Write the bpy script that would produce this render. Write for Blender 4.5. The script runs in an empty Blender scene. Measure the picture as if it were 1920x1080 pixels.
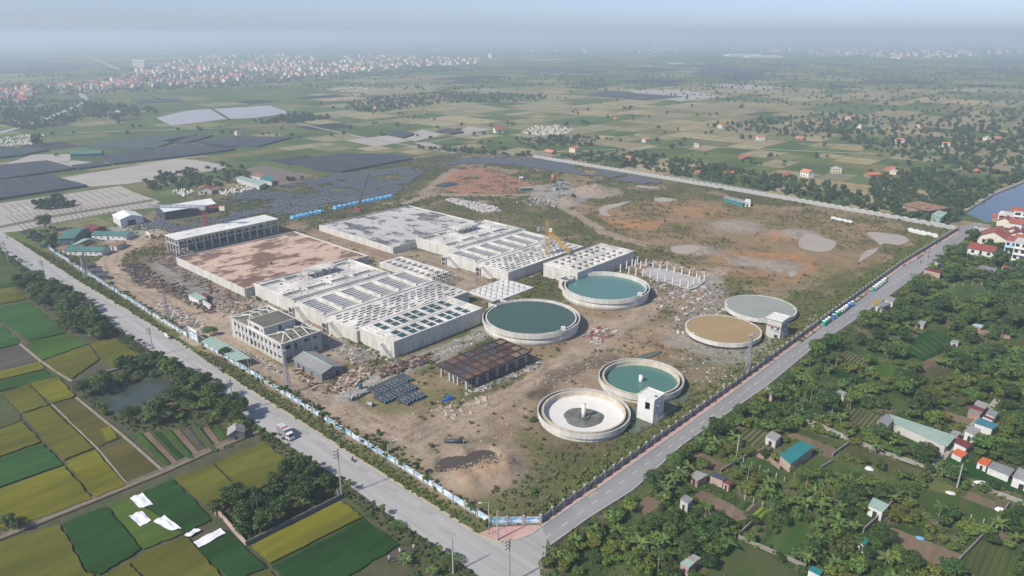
import bpy, math, random
import numpy as np
from mathutils import Vector, Matrix

random.seed(7)
RNG = np.random.default_rng(11)
SC = bpy.context.scene
COL = SC.collection

# ------------------------------------------------------------------ camera
CAM_H, CAM_F, HOR = 120.0, 1320.0, 64.0           # metres, focal length in photo pixels, horizon row
PITCH = math.atan((540 - HOR) / CAM_F)
cam_d = bpy.data.cameras.new('camera')
cam_d.sensor_fit = 'HORIZONTAL'; cam_d.sensor_width = 36.0
cam_d.lens = 36.0 * CAM_F / 1920.0
cam_d.clip_start = 1.0; cam_d.clip_end = 90000.0
cam = bpy.data.objects.new('camera', cam_d); COL.objects.link(cam)
cam.location = (0, 0, CAM_H); cam.rotation_euler = (math.pi / 2 - PITCH, 0, 0)
SC.camera = cam

# ------------------------------------------------------------------ sky and sun
SUN_EL = math.radians(43.0)
SUN_TO = np.array([0.80, 0.60])                    # horizontal direction the light travels
W = bpy.data.worlds.new('World'); SC.world = W; W.use_nodes = True
wn = W.node_tree.nodes; wl = W.node_tree.links
bg = wn['Background']
sky = wn.new('ShaderNodeTexSky'); sky.sky_type = 'NISHITA'; sky.sun_disc = False
sky.sun_elevation = SUN_EL
sky.sun_rotation = math.atan2(-SUN_TO[0], -SUN_TO[1])
sky.altitude = 0; sky.air_density = 0.8; sky.dust_density = 0.7; sky.ozone_density = 1.5
hs = wn.new('ShaderNodeHueSaturation'); hs.inputs['Saturation'].default_value = 0.8
tint = wn.new('ShaderNodeMix'); tint.data_type = 'RGBA'; tint.blend_type = 'MULTIPLY'; tint.inputs[0].default_value = 1.0
tint.inputs[7].default_value = (0.80, 0.89, 1.17, 1)
wl.new(sky.outputs[0], hs.inputs['Color']); wl.new(hs.outputs[0], tint.inputs[6]); wl.new(tint.outputs[2], bg.inputs['Color'])
bg.inputs['Strength'].default_value = 0.086
sun_d = bpy.data.lights.new('sun', 'SUN'); sun_d.energy = 3.7; sun_d.angle = math.radians(3.0)
sun_d.color = (1.0, 0.94, 0.83)
sun = bpy.data.objects.new('sun', sun_d); COL.objects.link(sun)
sd = Vector((SUN_TO[0] * math.cos(SUN_EL), SUN_TO[1] * math.cos(SUN_EL), -math.sin(SUN_EL)))
sun.rotation_euler = sd.to_track_quat('-Z', 'Y').to_euler()
sun.location = (-200, -100, 300)
SC.view_settings.view_transform = 'Standard'; SC.view_settings.look = 'None'
SC.view_settings.gamma = 1.0; SC.view_settings.use_curve_mapping = False
SC.view_settings.exposure = 0.58
SC.cycles.use_denoising = True
SC.cycles.max_bounces = 5; SC.cycles.diffuse_bounces = 2; SC.cycles.glossy_bounces = 2
SC.cycles.transmission_bounces = 2; SC.cycles.volume_bounces = 2; SC.cycles.transparent_max_bounces = 4

# ------------------------------------------------------------------ photo pixel -> point
_cp, _sp = math.cos(PITCH), math.sin(PITCH)
def P(x, y, z=0.0):
    dx, dy = x - 960.0, 540.0 - y
    d = (dx, _cp * CAM_F + _sp * dy, -_sp * CAM_F + _cp * dy)
    t = (z - CAM_H) / d[2]
    return Vector((d[0] * t, d[1] * t, z))
def P2(x, y, z=0.0):
    p = P(x, y, z); return np.array([p.x, p.y])
def proj(q):
    dx, dy, dz = q[0], q[1], q[2] - CAM_H
    zz = dy * _cp - dz * _sp
    return 960 + CAM_F * dx / zz, 540 - CAM_F * (dy * _sp + dz * _cp) / zz
SITE = math.radians(47.5)
U2 = np.array([math.cos(SITE), math.sin(SITE)]); V2 = np.array([-math.sin(SITE), math.cos(SITE)])

# ------------------------------------------------------------------ noise in python
_LAT = {}
def vnoise(x, y, seed=0):
    if seed not in _LAT: _LAT[seed] = np.random.default_rng(seed + 100).random((256, 256))
    L = _LAT[seed]
    xi = np.floor(x).astype(int); yi = np.floor(y).astype(int)
    fx = x - xi; fy = y - yi
    fx = fx * fx * (3 - 2 * fx); fy = fy * fy * (3 - 2 * fy)
    a = L[xi & 255, yi & 255]; b = L[(xi + 1) & 255, yi & 255]
    c = L[xi & 255, (yi + 1) & 255]; d = L[(xi + 1) & 255, (yi + 1) & 255]
    return (a * (1 - fx) + b * fx) * (1 - fy) + (c * (1 - fx) + d * fx) * fy
def fbm(x, y, seed=0, octs=4):
    x = np.asarray(x, float); y = np.asarray(y, float)
    s = 0; a = 0.5
    for o in range(octs):
        s = s + a * vnoise(x * 2 ** o + 17.3 * o, y * 2 ** o + 5.1 * o, seed + o); a *= 0.5
    return s / (1 - 0.5 ** octs)
def inpoly(x, y, poly):
    x = np.asarray(x, float); y = np.asarray(y, float); r = np.zeros(x.shape, bool)
    n = len(poly)
    for i in range(n):
        x0, y0 = poly[i]; x1, y1 = poly[(i + 1) % n]
        c = (y0 > y) != (y1 > y)
        with np.errstate(divide='ignore', invalid='ignore'):
            r ^= c & (x < (x1 - x0) * (y - y0) / (y1 - y0 + 1e-12) + x0)
    return r
def segdist(x, y, pts, closed=False):
    d = np.full(np.shape(x), 1e9)
    n = len(pts)
    for i in range(n if closed else n - 1):
        ax, ay = pts[i]; bx, by = pts[(i + 1) % n]
        L = (bx - ax) ** 2 + (by - ay) ** 2 + 1e-9
        t = np.clip(((x - ax) * (bx - ax) + (y - ay) * (by - ay)) / L, 0, 1)
        d = np.minimum(d, np.hypot(x - ax - t * (bx - ax), y - ay - t * (by - ay)))
    return d
def sdf(x, y, poly):
    d = segdist(x, y, poly, True)
    return np.where(inpoly(x, y, poly), -d, d)
def gp(pts, z=0.0):
    return [tuple(P2(a, b, z)) for a, b in pts]

# ------------------------------------------------------------------ mesh collector
class MB:
    def __init__(s): s.v = []; s.f = []; s.m = []; s.cur = 0
    def add(s, vs, fs):
        o = len(s.v); s.v.extend([tuple(q) for q in vs])
        for f in fs: s.f.append(tuple(i + o for i in f)); s.m.append(s.cur)
        return s
    def hexa(s, b, t):      # 4 bottom points, 4 top points (both counter-clockwise from above)
        return s.add(list(b) + list(t), [(3, 2, 1, 0), (4, 5, 6, 7), (0, 1, 5, 4), (1, 2, 6, 5), (2, 3, 7, 6), (3, 0, 4, 7)])
    def box(s, x0, x1, y0, y1, z0, z1):
        return s.hexa([(x0, y0, z0), (x1, y0, z0), (x1, y1, z0), (x0, y1, z0)], [(x0, y0, z1), (x1, y0, z1), (x1, y1, z1), (x0, y1, z1)])
    def bar(s, a, b, w, h=None):   # square bar between two points
        a = Vector(a); b = Vector(b); h = h or w
        d = (b - a)
        if d.length < 1e-6: return s
        d.normalize()
        r = d.cross(Vector((0, 0, 1)))
        if r.length < 1e-3: r = Vector((1, 0, 0))
        r.normalize(); u = r.cross(d)
        q = [(-1, -1), (1, -1), (1, 1), (-1, 1)]
        vs = [a + r * (i * w / 2) + u * (j * h / 2) for i, j in q] + [b + r * (i * w / 2) + u * (j * h / 2) for i, j in q]
        return s.add(vs, [(3, 2, 1, 0), (4, 5, 6, 7), (0, 1, 5, 4), (1, 2, 6, 5), (2, 3, 7, 6), (3, 0, 4, 7)])
    def tube(s, a, b, r0, r1=None, n=8, caps=True):
        a = Vector(a); b = Vector(b); r1 = r0 if r1 is None else r1
        d = (b - a).normalized()
        r = d.cross(Vector((0, 0, 1)))
        if r.length < 1e-3: r = Vector((1, 0, 0))
        r.normalize(); u = r.cross(d)
        vs = []
        for c, rr in ((a, r0), (b, r1)):
            for k in range(n):
                t = 2 * math.pi * k / n
                vs.append(c + r * (math.cos(t) * rr) + u * (math.sin(t) * rr))
        fs = [(k, (k + 1) % n, n + (k + 1) % n, n + k) for k in range(n)]
        if caps: fs += [tuple(range(n - 1, -1, -1)), tuple(range(n, 2 * n))]
        return s.add(vs, fs)
    def prism(s, poly, z0, z1):
        n = len(poly)
        vs = [(p[0], p[1], z0) for p in poly] + [(p[0], p[1], z1) for p in poly]
        ar = sum(poly[i][0] * poly[(i + 1) % n][1] - poly[(i + 1) % n][0] * poly[i][1] for i in range(n))
        fs = [(k, (k + 1) % n, n + (k + 1) % n, n + k) for k in range(n)] + [tuple(range(n - 1, -1, -1)), tuple(range(n, 2 * n))]
        if ar < 0: fs = [tuple(reversed(f)) for f in fs]
        return s.add(vs, fs)
    def lathe(s, prof, n=64, closed=True):     # profile of (r, z), revolved; closed profile loop
        m = len(prof); vs = []
        for k in range(n):
            t = 2 * math.pi * k / n; c, q = math.cos(t), math.sin(t)
            vs += [(r * c, r * q, z) for r, z in prof]
        fs = []
        for k in range(n):
            k2 = (k + 1) % n
            for j in range(m if closed else m - 1):
                j2 = (j + 1) % m
                fs.append((k * m + j, k2 * m + j, k2 * m + j2, k * m + j2))
        return s.add(vs, fs)
    def mesh(s, name):
        me = bpy.data.meshes.new(name); me.from_pydata(s.v, [], s.f); return me
    def build(s, name, mats, parent=None, smooth=False, loc=None):
        me = s.mesh(name)
        if not isinstance(mats, (list, tuple)): mats = [mats]
        for m in mats: me.materials.append(m)
        if len(mats) > 1: me.polygons.foreach_set('material_index', s.m)
        if smooth: me.polygons.foreach_set('use_smooth', [True] * len(me.polygons))
        return link(name, me, parent, loc)
def link(name, data, parent=None, loc=None):
    o = bpy.data.objects.new(name, data); COL.objects.link(o)
    if parent is not None: o.parent = parent
    if loc is not None: o.location = loc
    return o
def tag(o, label=None, cat=None, group=None, kind=None):
    if label: o['label'] = label
    if cat: o['category'] = cat
    if group: o['group'] = group
    if kind: o['kind'] = kind
    return o
def thing(name, loc, rz=0.0, label=None, cat=None, group=None, scale=None):
    o = bpy.data.objects.new(name, None); COL.objects.link(o)
    o.empty_display_size = 0.2
    o.location = loc; o.rotation_euler = (0, 0, rz)
    if scale is not None: o.scale = (scale,) * 3 if not isinstance(scale, (tuple, list)) else scale
    return tag(o, label, cat, group)
def copy_tree(src, loc, rz=0.0, scale=None, label=None, group=None, parent=None):
    o = src.copy(); COL.objects.link(o)
    if parent is None:
        o.location = loc; o.rotation_euler = (0, 0, rz)
        if scale is not None: o.scale = (scale,) * 3 if not isinstance(scale, (tuple, list)) else scale
        if label: o['label'] = label
        if group: o['group'] = group
    else: o.parent = parent
    for ch in src.children:
        c = ch.copy(); COL.objects.link(c); c.parent = o
        for g in ch.children:
            d = g.copy(); COL.objects.link(d); d.parent = c
    return o

# ------------------------------------------------------------------ materials
MATS = {}
def srgb(r, g, b):
    f = lambda c: (c / 255 / 12.92) if c / 255 <= 0.04045 else ((c / 255 + 0.055) / 1.055) ** 2.4
    return (f(r), f(g), f(b))
def mat(name, c1, c2=None, scale=1.0, rough=0.85, bump=0.0, bscale=None, spec=0.3, coord='Object', stretch=(1, 1, 1), ramp=(0.35, 0.65),
        metallic=0.0, rnd=0.0, detail=6, grime=0.0, hue=0.0, nrough=0.6, rot=None):
    if name in MATS: return MATS[name]
    m = bpy.data.materials.new(name); m.use_nodes = True; MATS[name] = m
    N = m.node_tree.nodes; L = m.node_tree.links
    b = N['Principled BSDF']
    b.inputs['Roughness'].default_value = rough; b.inputs['Metallic'].default_value = metallic
    b.inputs['Specular IOR Level'].default_value = spec
    c1 = tuple(c1) + (1,); c2 = (tuple(c2) + (1,)) if c2 else tuple(x * 0.8 for x in c1[:3]) + (1,)
    if coord == 'World':
        tc = N.new('ShaderNodeNewGeometry'); out = tc.outputs['Position']
    else:
        tc = N.new('ShaderNodeTexCoord'); out = tc.outputs[coord]
    mp = N.new('ShaderNodeMapping'); mp.inputs['Scale'].default_value = stretch; L.new(out, mp.inputs[0])
    if rot is not None: m0 = N.new('ShaderNodeMapping'); m0.inputs['Rotation'].default_value = (0, 0, rot); L.new(out, m0.inputs[0]); L.new(m0.outputs[0], mp.inputs[0])
    n1 = N.new('ShaderNodeTexNoise'); n1.inputs['Scale'].default_value = scale; n1.inputs['Detail'].default_value = detail
    n1.inputs['Roughness'].default_value = nrough
    L.new(mp.outputs[0], n1.inputs['Vector'])
    cr = N.new('ShaderNodeMapRange'); cr.inputs['From Min'].default_value = ramp[0]; cr.inputs['From Max'].default_value = ramp[1]
    L.new(n1.outputs[0], cr.inputs[0])
    mx = N.new('ShaderNodeMix'); mx.data_type = 'RGBA'
    mx.inputs[6].default_value = c1; mx.inputs[7].default_value = c2
    L.new(cr.outputs[0], mx.inputs[0]); colout = mx.outputs[2]
    if grime:
        n2 = N.new('ShaderNodeTexNoise'); n2.inputs['Scale'].default_value = scale * 0.17; n2.inputs['Detail'].default_value = 8
        L.new(mp.outputs[0], n2.inputs['Vector'])
        r2 = N.new('ShaderNodeMapRange'); r2.inputs['From Min'].default_value = 0.3; r2.inputs['From Max'].default_value = 0.7
        r2.inputs['To Min'].default_value = 1 - grime; r2.inputs['To Max'].default_value = 1 + grime * 0.5
        L.new(n2.outputs[0], r2.inputs[0])
        h2 = N.new('ShaderNodeHueSaturation'); L.new(r2.outputs[0], h2.inputs['Value']); L.new(colout, h2.inputs['Color']); colout = h2.outputs[0]
    if rnd or hue:
        oi = N.new('ShaderNodeObjectInfo')
        r3 = N.new('ShaderNodeMapRange'); r3.inputs['To Min'].default_value = 1 - rnd; r3.inputs['To Max'].default_value = 1 + rnd
        L.new(oi.outputs['Random'], r3.inputs[0])
        h3 = N.new('ShaderNodeHueSaturation'); L.new(r3.outputs[0], h3.inputs['Value']); L.new(colout, h3.inputs['Color']); colout = h3.outputs[0]
        if hue:
            ml = N.new('ShaderNodeMath'); ml.operation = 'MULTIPLY'; ml.inputs[1].default_value = 7.31; L.new(oi.outputs['Random'], ml.inputs[0])
            fr = N.new('ShaderNodeMath'); fr.operation = 'FRACT'; L.new(ml.outputs[0], fr.inputs[0])
            r4 = N.new('ShaderNodeMapRange'); r4.inputs['To Min'].default_value = 0.5 - hue; r4.inputs['To Max'].default_value = 0.5 + hue * 0.6
            L.new(fr.outputs[0], r4.inputs[0]); L.new(r4.outputs[0], h3.inputs['Hue'])
    L.new(colout, b.inputs['Base Color'])
    if bump:
        n3 = N.new('ShaderNodeTexNoise'); n3.inputs['Scale'].default_value = bscale or scale * 3; n3.inputs['Detail'].default_value = 5
        L.new(mp.outputs[0], n3.inputs['Vector'])
        bp = N.new('ShaderNodeBump'); bp.inputs['Strength'].default_value = min(1.0, bump); bp.inputs['Distance'].default_value = 0.3 * max(1, bump)
        L.new(n3.outputs[0], bp.inputs['Height']); L.new(bp.outputs[0], b.inputs['Normal'])
    return m
def _math(N, L, op, a, b=None):
    n = N.new('ShaderNodeMath'); n.operation = op
    for i, x in enumerate((a, b)):
        if x is None: continue
        if isinstance(x, (int, float)): n.inputs[i].default_value = x
        else: L.new(x, n.inputs[i])
    return n.outputs[0]
def lines(m, kind, step=2.4, width=0.03, dark=0.7, zstep=None, amount=1.0):
    """darken thin joint lines on an existing material: 'wall' (x / y / z in object space) or 'angle' (round a vertical axis, step = count) or 'x' / 'y'"""
    N = m.node_tree.nodes; L = m.node_tree.links; b = N['Principled BSDF']
    src = b.inputs['Base Color'].links[0].from_socket
    tc = N.new('ShaderNodeTexCoord'); sp = N.new('ShaderNodeSeparateXYZ'); L.new(tc.outputs['Object'], sp.inputs[0])
    def ln(s, st, w):
        f = _math(N, L, 'FRACT', _math(N, L, 'DIVIDE', s, st)); return _math(N, L, 'LESS_THAN', f, w / st)
    if kind == 'angle':
        a = _math(N, L, 'ARCTAN2', sp.outputs[1], sp.outputs[0]); a = _math(N, L, 'MULTIPLY', a, step / (2 * math.pi))
        msk = _math(N, L, 'LESS_THAN', _math(N, L, 'FRACT', a), width)
    elif kind in 'xy':
        msk = ln(sp.outputs[0 if kind == 'x' else 1], step, width)
    else:
        ge = N.new('ShaderNodeTexCoord'); sn = N.new('ShaderNodeSeparateXYZ'); L.new(ge.outputs['Normal'], sn.inputs[0])
        ax = _math(N, L, 'GREATER_THAN', _math(N, L, 'ABSOLUTE', sn.outputs[0]), 0.5); ay = _math(N, L, 'GREATER_THAN', _math(N, L, 'ABSOLUTE', sn.outputs[1]), 0.5)
        msk = _math(N, L, 'MAXIMUM', _math(N, L, 'MULTIPLY', ax, ln(sp.outputs[1], step, width)), _math(N, L, 'MULTIPLY', ay, ln(sp.outputs[0], step, width)))
        if zstep:
            side = _math(N, L, 'MAXIMUM', ax, ay)
            msk = _math(N, L, 'MAXIMUM', msk, _math(N, L, 'MULTIPLY', side, ln(sp.outputs[2], zstep, width)))
    nz = N.new('ShaderNodeTexNoise'); nz.inputs['Scale'].default_value = 0.35; L.new(tc.outputs['Object'], nz.inputs['Vector'])
    msk = _math(N, L, 'MULTIPLY', msk, _math(N, L, 'MULTIPLY', nz.outputs[0], 1.6 * amount))
    mx = N.new('ShaderNodeMix'); mx.data_type = 'RGBA'; mx.blend_type = 'MULTIPLY'
    mx.inputs[7].default_value = (dark, dark, dark, 1)
    cl = N.new('ShaderNodeClamp'); L.new(msk, cl.inputs[0])
    L.new(cl.outputs[0], mx.inputs[0]); L.new(src, mx.inputs[6]); L.new(mx.outputs[2], b.inputs['Base Color'])
    return m

CONC = mat('concrete', (0.60, 0.58, 0.53), (0.50, 0.48, 0.43), scale=0.5, rough=0.9, grime=0.18)
CONC_TOP = mat('concrete_top', (0.68, 0.655, 0.60), (0.50, 0.47, 0.415), scale=0.45, rough=0.9, grime=0.42, detail=10)
CONC_WALL = lines(mat('concrete_wall', (0.61, 0.59, 0.54), (0.44, 0.425, 0.385), scale=0.9, stretch=(1, 1, 0.22), rough=0.9, grime=0.15), 'wall', 2.4, 0.09, 0.72, 1.9)
CONC_TANK = lines(mat('concrete_tank', (0.64, 0.62, 0.565), (0.48, 0.46, 0.41), scale=0.8, stretch=(1, 1, 0.2), rough=0.9, grime=0.18), 'angle', 62, 0.05, 0.62)
CONC_GREY = mat('concrete_grey', (0.36, 0.37, 0.37), (0.27, 0.28, 0.285), scale=0.7, stretch=(1, 1, 0.3), rough=0.9, grime=0.2)
CONC_PALE = mat('concrete_pale', (0.52, 0.51, 0.48), (0.43, 0.42, 0.40), scale=0.7, stretch=(1, 1, 0.3), rough=0.9, grime=0.15)
CONC_DARK = mat('concrete_dark', (0.16, 0.16, 0.155), (0.11, 0.11, 0.105), scale=0.8, rough=0.95)
WHITEP = mat('white_paint', (0.70, 0.69, 0.65), (0.57, 0.56, 0.52), scale=0.6, rough=0.7, grime=0.12)
STEEL = mat('galvanised_steel', (0.45, 0.46, 0.47), (0.34, 0.35, 0.36), scale=2.0, rough=0.5, metallic=0.3)
RUST = mat('rusty_steel', (0.13, 0.075, 0.055), (0.06, 0.042, 0.038), scale=0.9, rough=0.9, grime=0.3)
DARKM = mat('dark_opening', (0.025, 0.027, 0.03), (0.04, 0.04, 0.042), scale=1.0, rough=0.6)
def water(name, col, rough=0.12, ripple=0.05, col2=None, scale=0.05, spec=0.22):
    m = mat(name, col, col2 or tuple(c * 0.9 for c in col), scale=scale, rough=rough, spec=spec, bump=0.0)
    N = m.node_tree.nodes; L = m.node_tree.links
    n = N.new('ShaderNodeTexNoise'); n.inputs['Scale'].default_value = 1.6; n.inputs['Detail'].default_value = 3
    tc = N.new('ShaderNodeTexCoord'); L.new(tc.outputs['Object'], n.inputs['Vector'])
    bp = N.new('ShaderNodeBump'); bp.inputs['Strength'].default_value = ripple; bp.inputs['Distance'].default_value = 0.2
    L.new(n.outputs[0], bp.inputs['Height']); L.new(bp.outputs[0], N['Principled BSDF'].inputs['Normal'])
    return m
# ================================================================== ground
def wobble(px, amp=1.5, n=6, seed=1):
    r = random.Random(seed); out = []; N_ = len(px)
    for i in range(N_):                       # smooth closed curve through the points
        a, b, c, d = (np.array(px[(i + k) % N_], float) for k in (-1, 0, 1, 2))
        for k in range(n):
            t = k / n; q = .5 * (2 * b + (c - a) * t + (2 * a - 5 * b + 4 * c - d) * t * t + (3 * b - a - 3 * c + d) * t ** 3)
            out.append((q[0] + r.uniform(-amp, amp) * .35, q[1] + r.uniform(-amp, amp) * .2))
    return out
GROUND = mat('ground_far', (0.085, 0.105, 0.040), (0.14, 0.135, 0.065), scale=0.004, coord='World', rough=1.0, spec=0.0, detail=10, grime=0.25)
GN = 40000.0
# near square fine, far rings coarse: one sheet
_gm = MB()
_r = [-GN, -6000, -1500, 1500, 6000, GN]
SITE_PX = [(912, 987), (1013, 984), (1798, 431), (1000, 296), (868, 287), (760, 296), (560, 338), (400, 352), (300, 392), (245, 422), (104, 432), (92, 470), (355, 640)]
SITE_POLY = gp(SITE_PX)
from mathutils.geometry import tessellate_polygon
_o = [(-1500, -1500), (1500, -1500), (1500, 1500), (-1500, 1500)]; _h = [tuple(np.array(q) + (np.mean(SITE_POLY, 0) - q) * .012) for q in SITE_POLY]
_vv = [(x, y, 0) for x, y in _o + _h]; _gm.add(_vv, [t_ if (_vv[t_[1]][0] - _vv[t_[0]][0]) * (_vv[t_[2]][1] - _vv[t_[0]][1]) - (_vv[t_[1]][1] - _vv[t_[0]][1]) * (_vv[t_[2]][0] - _vv[t_[0]][0]) > 0 else t_[::-1] for t_ in tessellate_polygon([[Vector((x, y, 0)) for x, y in _o], [Vector((x, y, 0)) for x, y in _h]])])
for i in range(5):
    for j in range(5):
        if i == j == 2: continue
        _gm.add([(_r[i], _r[j], 0), (_r[i + 1], _r[j], 0), (_r[i + 1], _r[j + 1], 0), (_r[i], _r[j + 1], 0)], [(0, 1, 2, 3)])
tag(_gm.build('ground', GROUND), kind='structure')

C0 = np.array(P2(960, 985))
def uv2w(u, v): return C0[0] + u * U2[0] + v * V2[0], C0[1] + u * U2[1] + v * V2[1]

GREEN = np.array([0.100, 0.112, 0.042]); DRY = np.array([0.185, 0.160, 0.085]); SOIL = np.array([0.33, 0.235, 0.155])
TAN = np.array([0.43, 0.335, 0.245]); ORANGE = np.array([0.42, 0.215, 0.105]); RED = np.array([0.34, 0.175, 0.115])
GRAV = np.array([0.36, 0.345, 0.32]); PALE = np.array([0.48, 0.45, 0.40]); MUD = np.array([0.15, 0.12, 0.09]); BROWN = np.array([0.19, 0.13, 0.09])
# strokes: (points in photo pixels, half width in metres, colour, strength, edge softness)
STROKES = [
    ([(318, 432), (268, 446), (222, 470), (202, 492), (222, 522), (262, 546), (310, 568), (360, 596), (420, 622), (432, 640)], 6.5, TAN, .95, 3),
    ([(365, 634), (395, 620), (420, 610)], 8, TAN, .95, 3),
    ([(425, 640), (470, 672), (540, 715), (600, 748), (660, 778), (722, 808), (770, 826)], 5.0, TAN, .9, 3),
    ([(770, 826), (850, 792), (930, 752), (1010, 708), (1090, 660), (1150, 620), (1210, 584), (1280, 550), (1330, 522), (1350, 505)], 4.5, TAN * .93, .95, 2.5),
    ([(640, 745), (720, 700), (800, 672), (880, 640), (915, 622)], 4.5, PALE * .85, .75, 4),
    ([(1090, 655), (1140, 610), (1060, 600)], 6, TAN, .8, 5),
    ([(1200, 458), (1140, 440), (1090, 408), (1050, 385), (1000, 366), (880, 366), (800, 366), (760, 382)], 4.5, TAN * .9, .9, 2.5),
    ([(795, 366), (820, 340), (850, 318)], 4, TAN * .85, .85, 3),
    ([(600, 440), (700, 470), (780, 480), (840, 500), (900, 540)], 9, TAN * .85, .8, 5),
    ([(690, 480), (760, 505), (840, 525), (930, 545)], 9, TAN * .88, .8, 6),
    ([(560, 425), (640, 452), (730, 482)], 5, SOIL, .7, 4),
    ([(470, 545), (520, 590), (600, 640), (680, 670)], 5, PALE * .8, .7, 5),
    ([(1060, 600), (1100, 640), (1160, 610), (1230, 560)], 7, TAN * .9, .6, 6),
    ([(1280, 640), (1350, 665), (1430, 670), (1470, 640)], 7, PALE * .72, .65, 6),
    ([(1330, 520), (1340, 560), (1330, 600)], 6, PALE * .75, .6, 5),
    ([(1440, 560), (1500, 540), (1560, 500)], 5, DRY * 1.4, .6, 5),
    ([(1000, 740), (1050, 700), (1150, 668)], 3.5, MUD, .75, 3),
    ([(880, 470), (900, 545)], 3, SOIL, .5, 3),
]
PATCHES = [
    ([(1100, 385), (1300, 370), (1600, 405), (1740, 440), (1600, 520), (1400, 540), (1240, 490), (1150, 450)], DRY * .75 + ORANGE * .35, .6, 20),
    ([(560, 720), (760, 830), (1000, 740), (1290, 560), (1330, 520), (1280, 690), (1180, 740), (1000, 830), (820, 900)], TAN * .9, .45, 20),
    ([(820, 345), (845, 320), (890, 312), (945, 326), (1010, 348), (965, 362), (860, 365)], RED, .95, 6),
    ([(995, 350), (1060, 340), (1110, 372), (1070, 388), (1000, 372)], GRAV, .85, 5),
    ([(1070, 352), (1120, 346), (1158, 358), (1130, 372), (1085, 372)], PALE * .8, .8, 5),
    ([(1135, 385), (1150, 400), (1200, 425), (1160, 430), (1120, 405)], ORANGE, .6, 8),
    ([(1180, 410), (1240, 415), (1235, 430), (1170, 428)], ORANGE, .8, 6),
    ([(1330, 475), (1420, 470), (1520, 480), (1560, 505), (1480, 528), (1380, 515)], ORANGE * .95, .75, 8),
    ([(1440, 430), (1510, 440), (1520, 455), (1440, 452)], ORANGE, .75, 6),
    ([(1230, 375), (1330, 385), (1400, 405), (1340, 415), (1240, 398)], ORANGE, .45, 12),
    ([(1350, 478), (1400, 480), (1440, 500), (1380, 508)], GRAV * .9, .7, 6),
    ([(1140, 495), (1230, 490), (1345, 505), (1325, 530), (1250, 535), (1200, 510)], SOIL * 1.1, .8, 6),
    ([(740, 760), (860, 760), (960, 745), (980, 790), (900, 820), (840, 835), (760, 835)], TAN * .85, .8, 6),
    ([(740, 830), (820, 815), (940, 830), (1000, 880), (960, 940), (870, 935), (800, 890)], TAN * .85, .85, 8),
    ([(940, 880), (1010, 850), (1060, 880), (1040, 940), (960, 950)], MUD * 1.2, .5, 8),
    ([(1000, 755), (1180, 740), (1180, 790), (1130, 850), (1030, 845), (995, 800)], BROWN, .6, 6),
    ([(1180, 770), (1260, 745), (1300, 735), (1270, 775), (1200, 810)], MUD * .9, .7, 5),
    ([(1180, 660), (1230, 640), (1260, 660), (1200, 690)], ORANGE, .7, 6),
    ([(1110, 610), (1180, 620), (1280, 600), (1280, 700), (1160, 690), (1090, 670)], SOIL * 1.1, .5, 10),
    ([(640, 690), (740, 720), (860, 730), (840, 770), (740, 770), (640, 760)], GREEN * 1.1 + SOIL * .2, .7, 6),
    ([(240, 480), (330, 480), (470, 555), (430, 610), (330, 580), (240, 530)], BROWN * 1.15, .75, 6),
    ([(270, 490), (330, 500), (440, 560), (420, 585), (330, 545)], GRAV * .8, .75, 6),
    ([(430, 640), (470, 600), (520, 570), (640, 630), (690, 690), (600, 660), (520, 690)], SOIL * 1.05, .65, 8),
    ([(380, 580), (440, 590), (450, 650), (400, 640), (370, 610)], TAN * 1.05, .9, 6),
    ([(540, 690), (600, 740), (700, 760), (700, 720), (640, 690)], SOIL, .6, 8),
    ([(560, 345), (760, 300), (860, 290), (850, 315), (760, 370), (560, 420), (330, 415), (260, 425), (300, 395)], np.array([.10, .12, .06]), .8, 6),
    ([(200, 425), (290, 405), (330, 430), (250, 460), (190, 455)], PALE * .8, .7, 6),
    ([(900, 370), (1060, 385), (1120, 440), (1040, 445), (900, 420), (790, 385)], GREEN * .95, .75, 6),
    ([(965, 800), (1060, 862), (1180, 850), (1250, 790), (1180, 880), (1030, 970), (930, 975), (850, 945), (960, 930), (1005, 870)], GREEN * 1.15, .85, 7),
    ([(1180, 800), (1330, 690), (1560, 545), (1760, 440), (1790, 432), (1300, 775), (1020, 975), (960, 975)], GREEN * 1.15, .6, 6),
]
SR = 1.3
SU, SV = np.meshgrid(np.arange(-15, 445, SR), np.arange(-25, 505, SR), indexing='ij')
GX, GY = uv2w(SU, SV)
def site_colour(x, y, shrub=False):
    wx = x + 7 * (fbm(x / 14, y / 14, 3) - .5) + 3 * (fbm(x / 3.5, y / 3.5, 33) - .5); wy = y + 7 * (fbm(x / 14, y / 14, 5) - .5) + 3 * (fbm(x / 3.5, y / 3.5, 35) - .5)
    n1 = fbm(x / 30, y / 30, 8); n2 = fbm(x / 6, y / 6, 12, 5)
    g = np.clip((n1 * .55 + n2 * .45 - .40) * 5, 0, 1)[..., None]
    base = DRY * (1 - g) + GREEN * g
    s = np.clip((fbm(x / 18, y / 18, 21, 5) - .475) * 8, 0, 1)[..., None] * .7
    base = base * (1 - s) + SOIL * s
    gre = (1 - s[..., 0]) * 1.0
    for poly, c, st, soft in PATCHES:
        d = sdf(wx, wy, gp(poly)); w = np.clip(.5 - d / soft, 0, 1) * st * np.clip((n2 - .25) * 4, .35, 1)
        base = base * (1 - w[..., None]) + c * w[..., None]
        gre = gre * (1 - w) + w * .95 if c[1] > c[0] * 1.05 else gre * (1 - w * .92)
    for pts, hw, c, st, soft in STROKES:
        d = segdist(wx, wy, gp(pts)); w = np.clip((hw - d) / soft + .5, 0, 1) * st
        base = base * (1 - w[..., None]) + c * w[..., None]; gre = gre * (1 - w)
        for off in (.38,):          # wheel ruts
            r = np.exp(-((d - hw * off) / .7) ** 2) * w * .35
            base = base * (1 - r[..., None] * .9)
    return base * (.70 + .6 * n2[..., None]), gre
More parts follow.
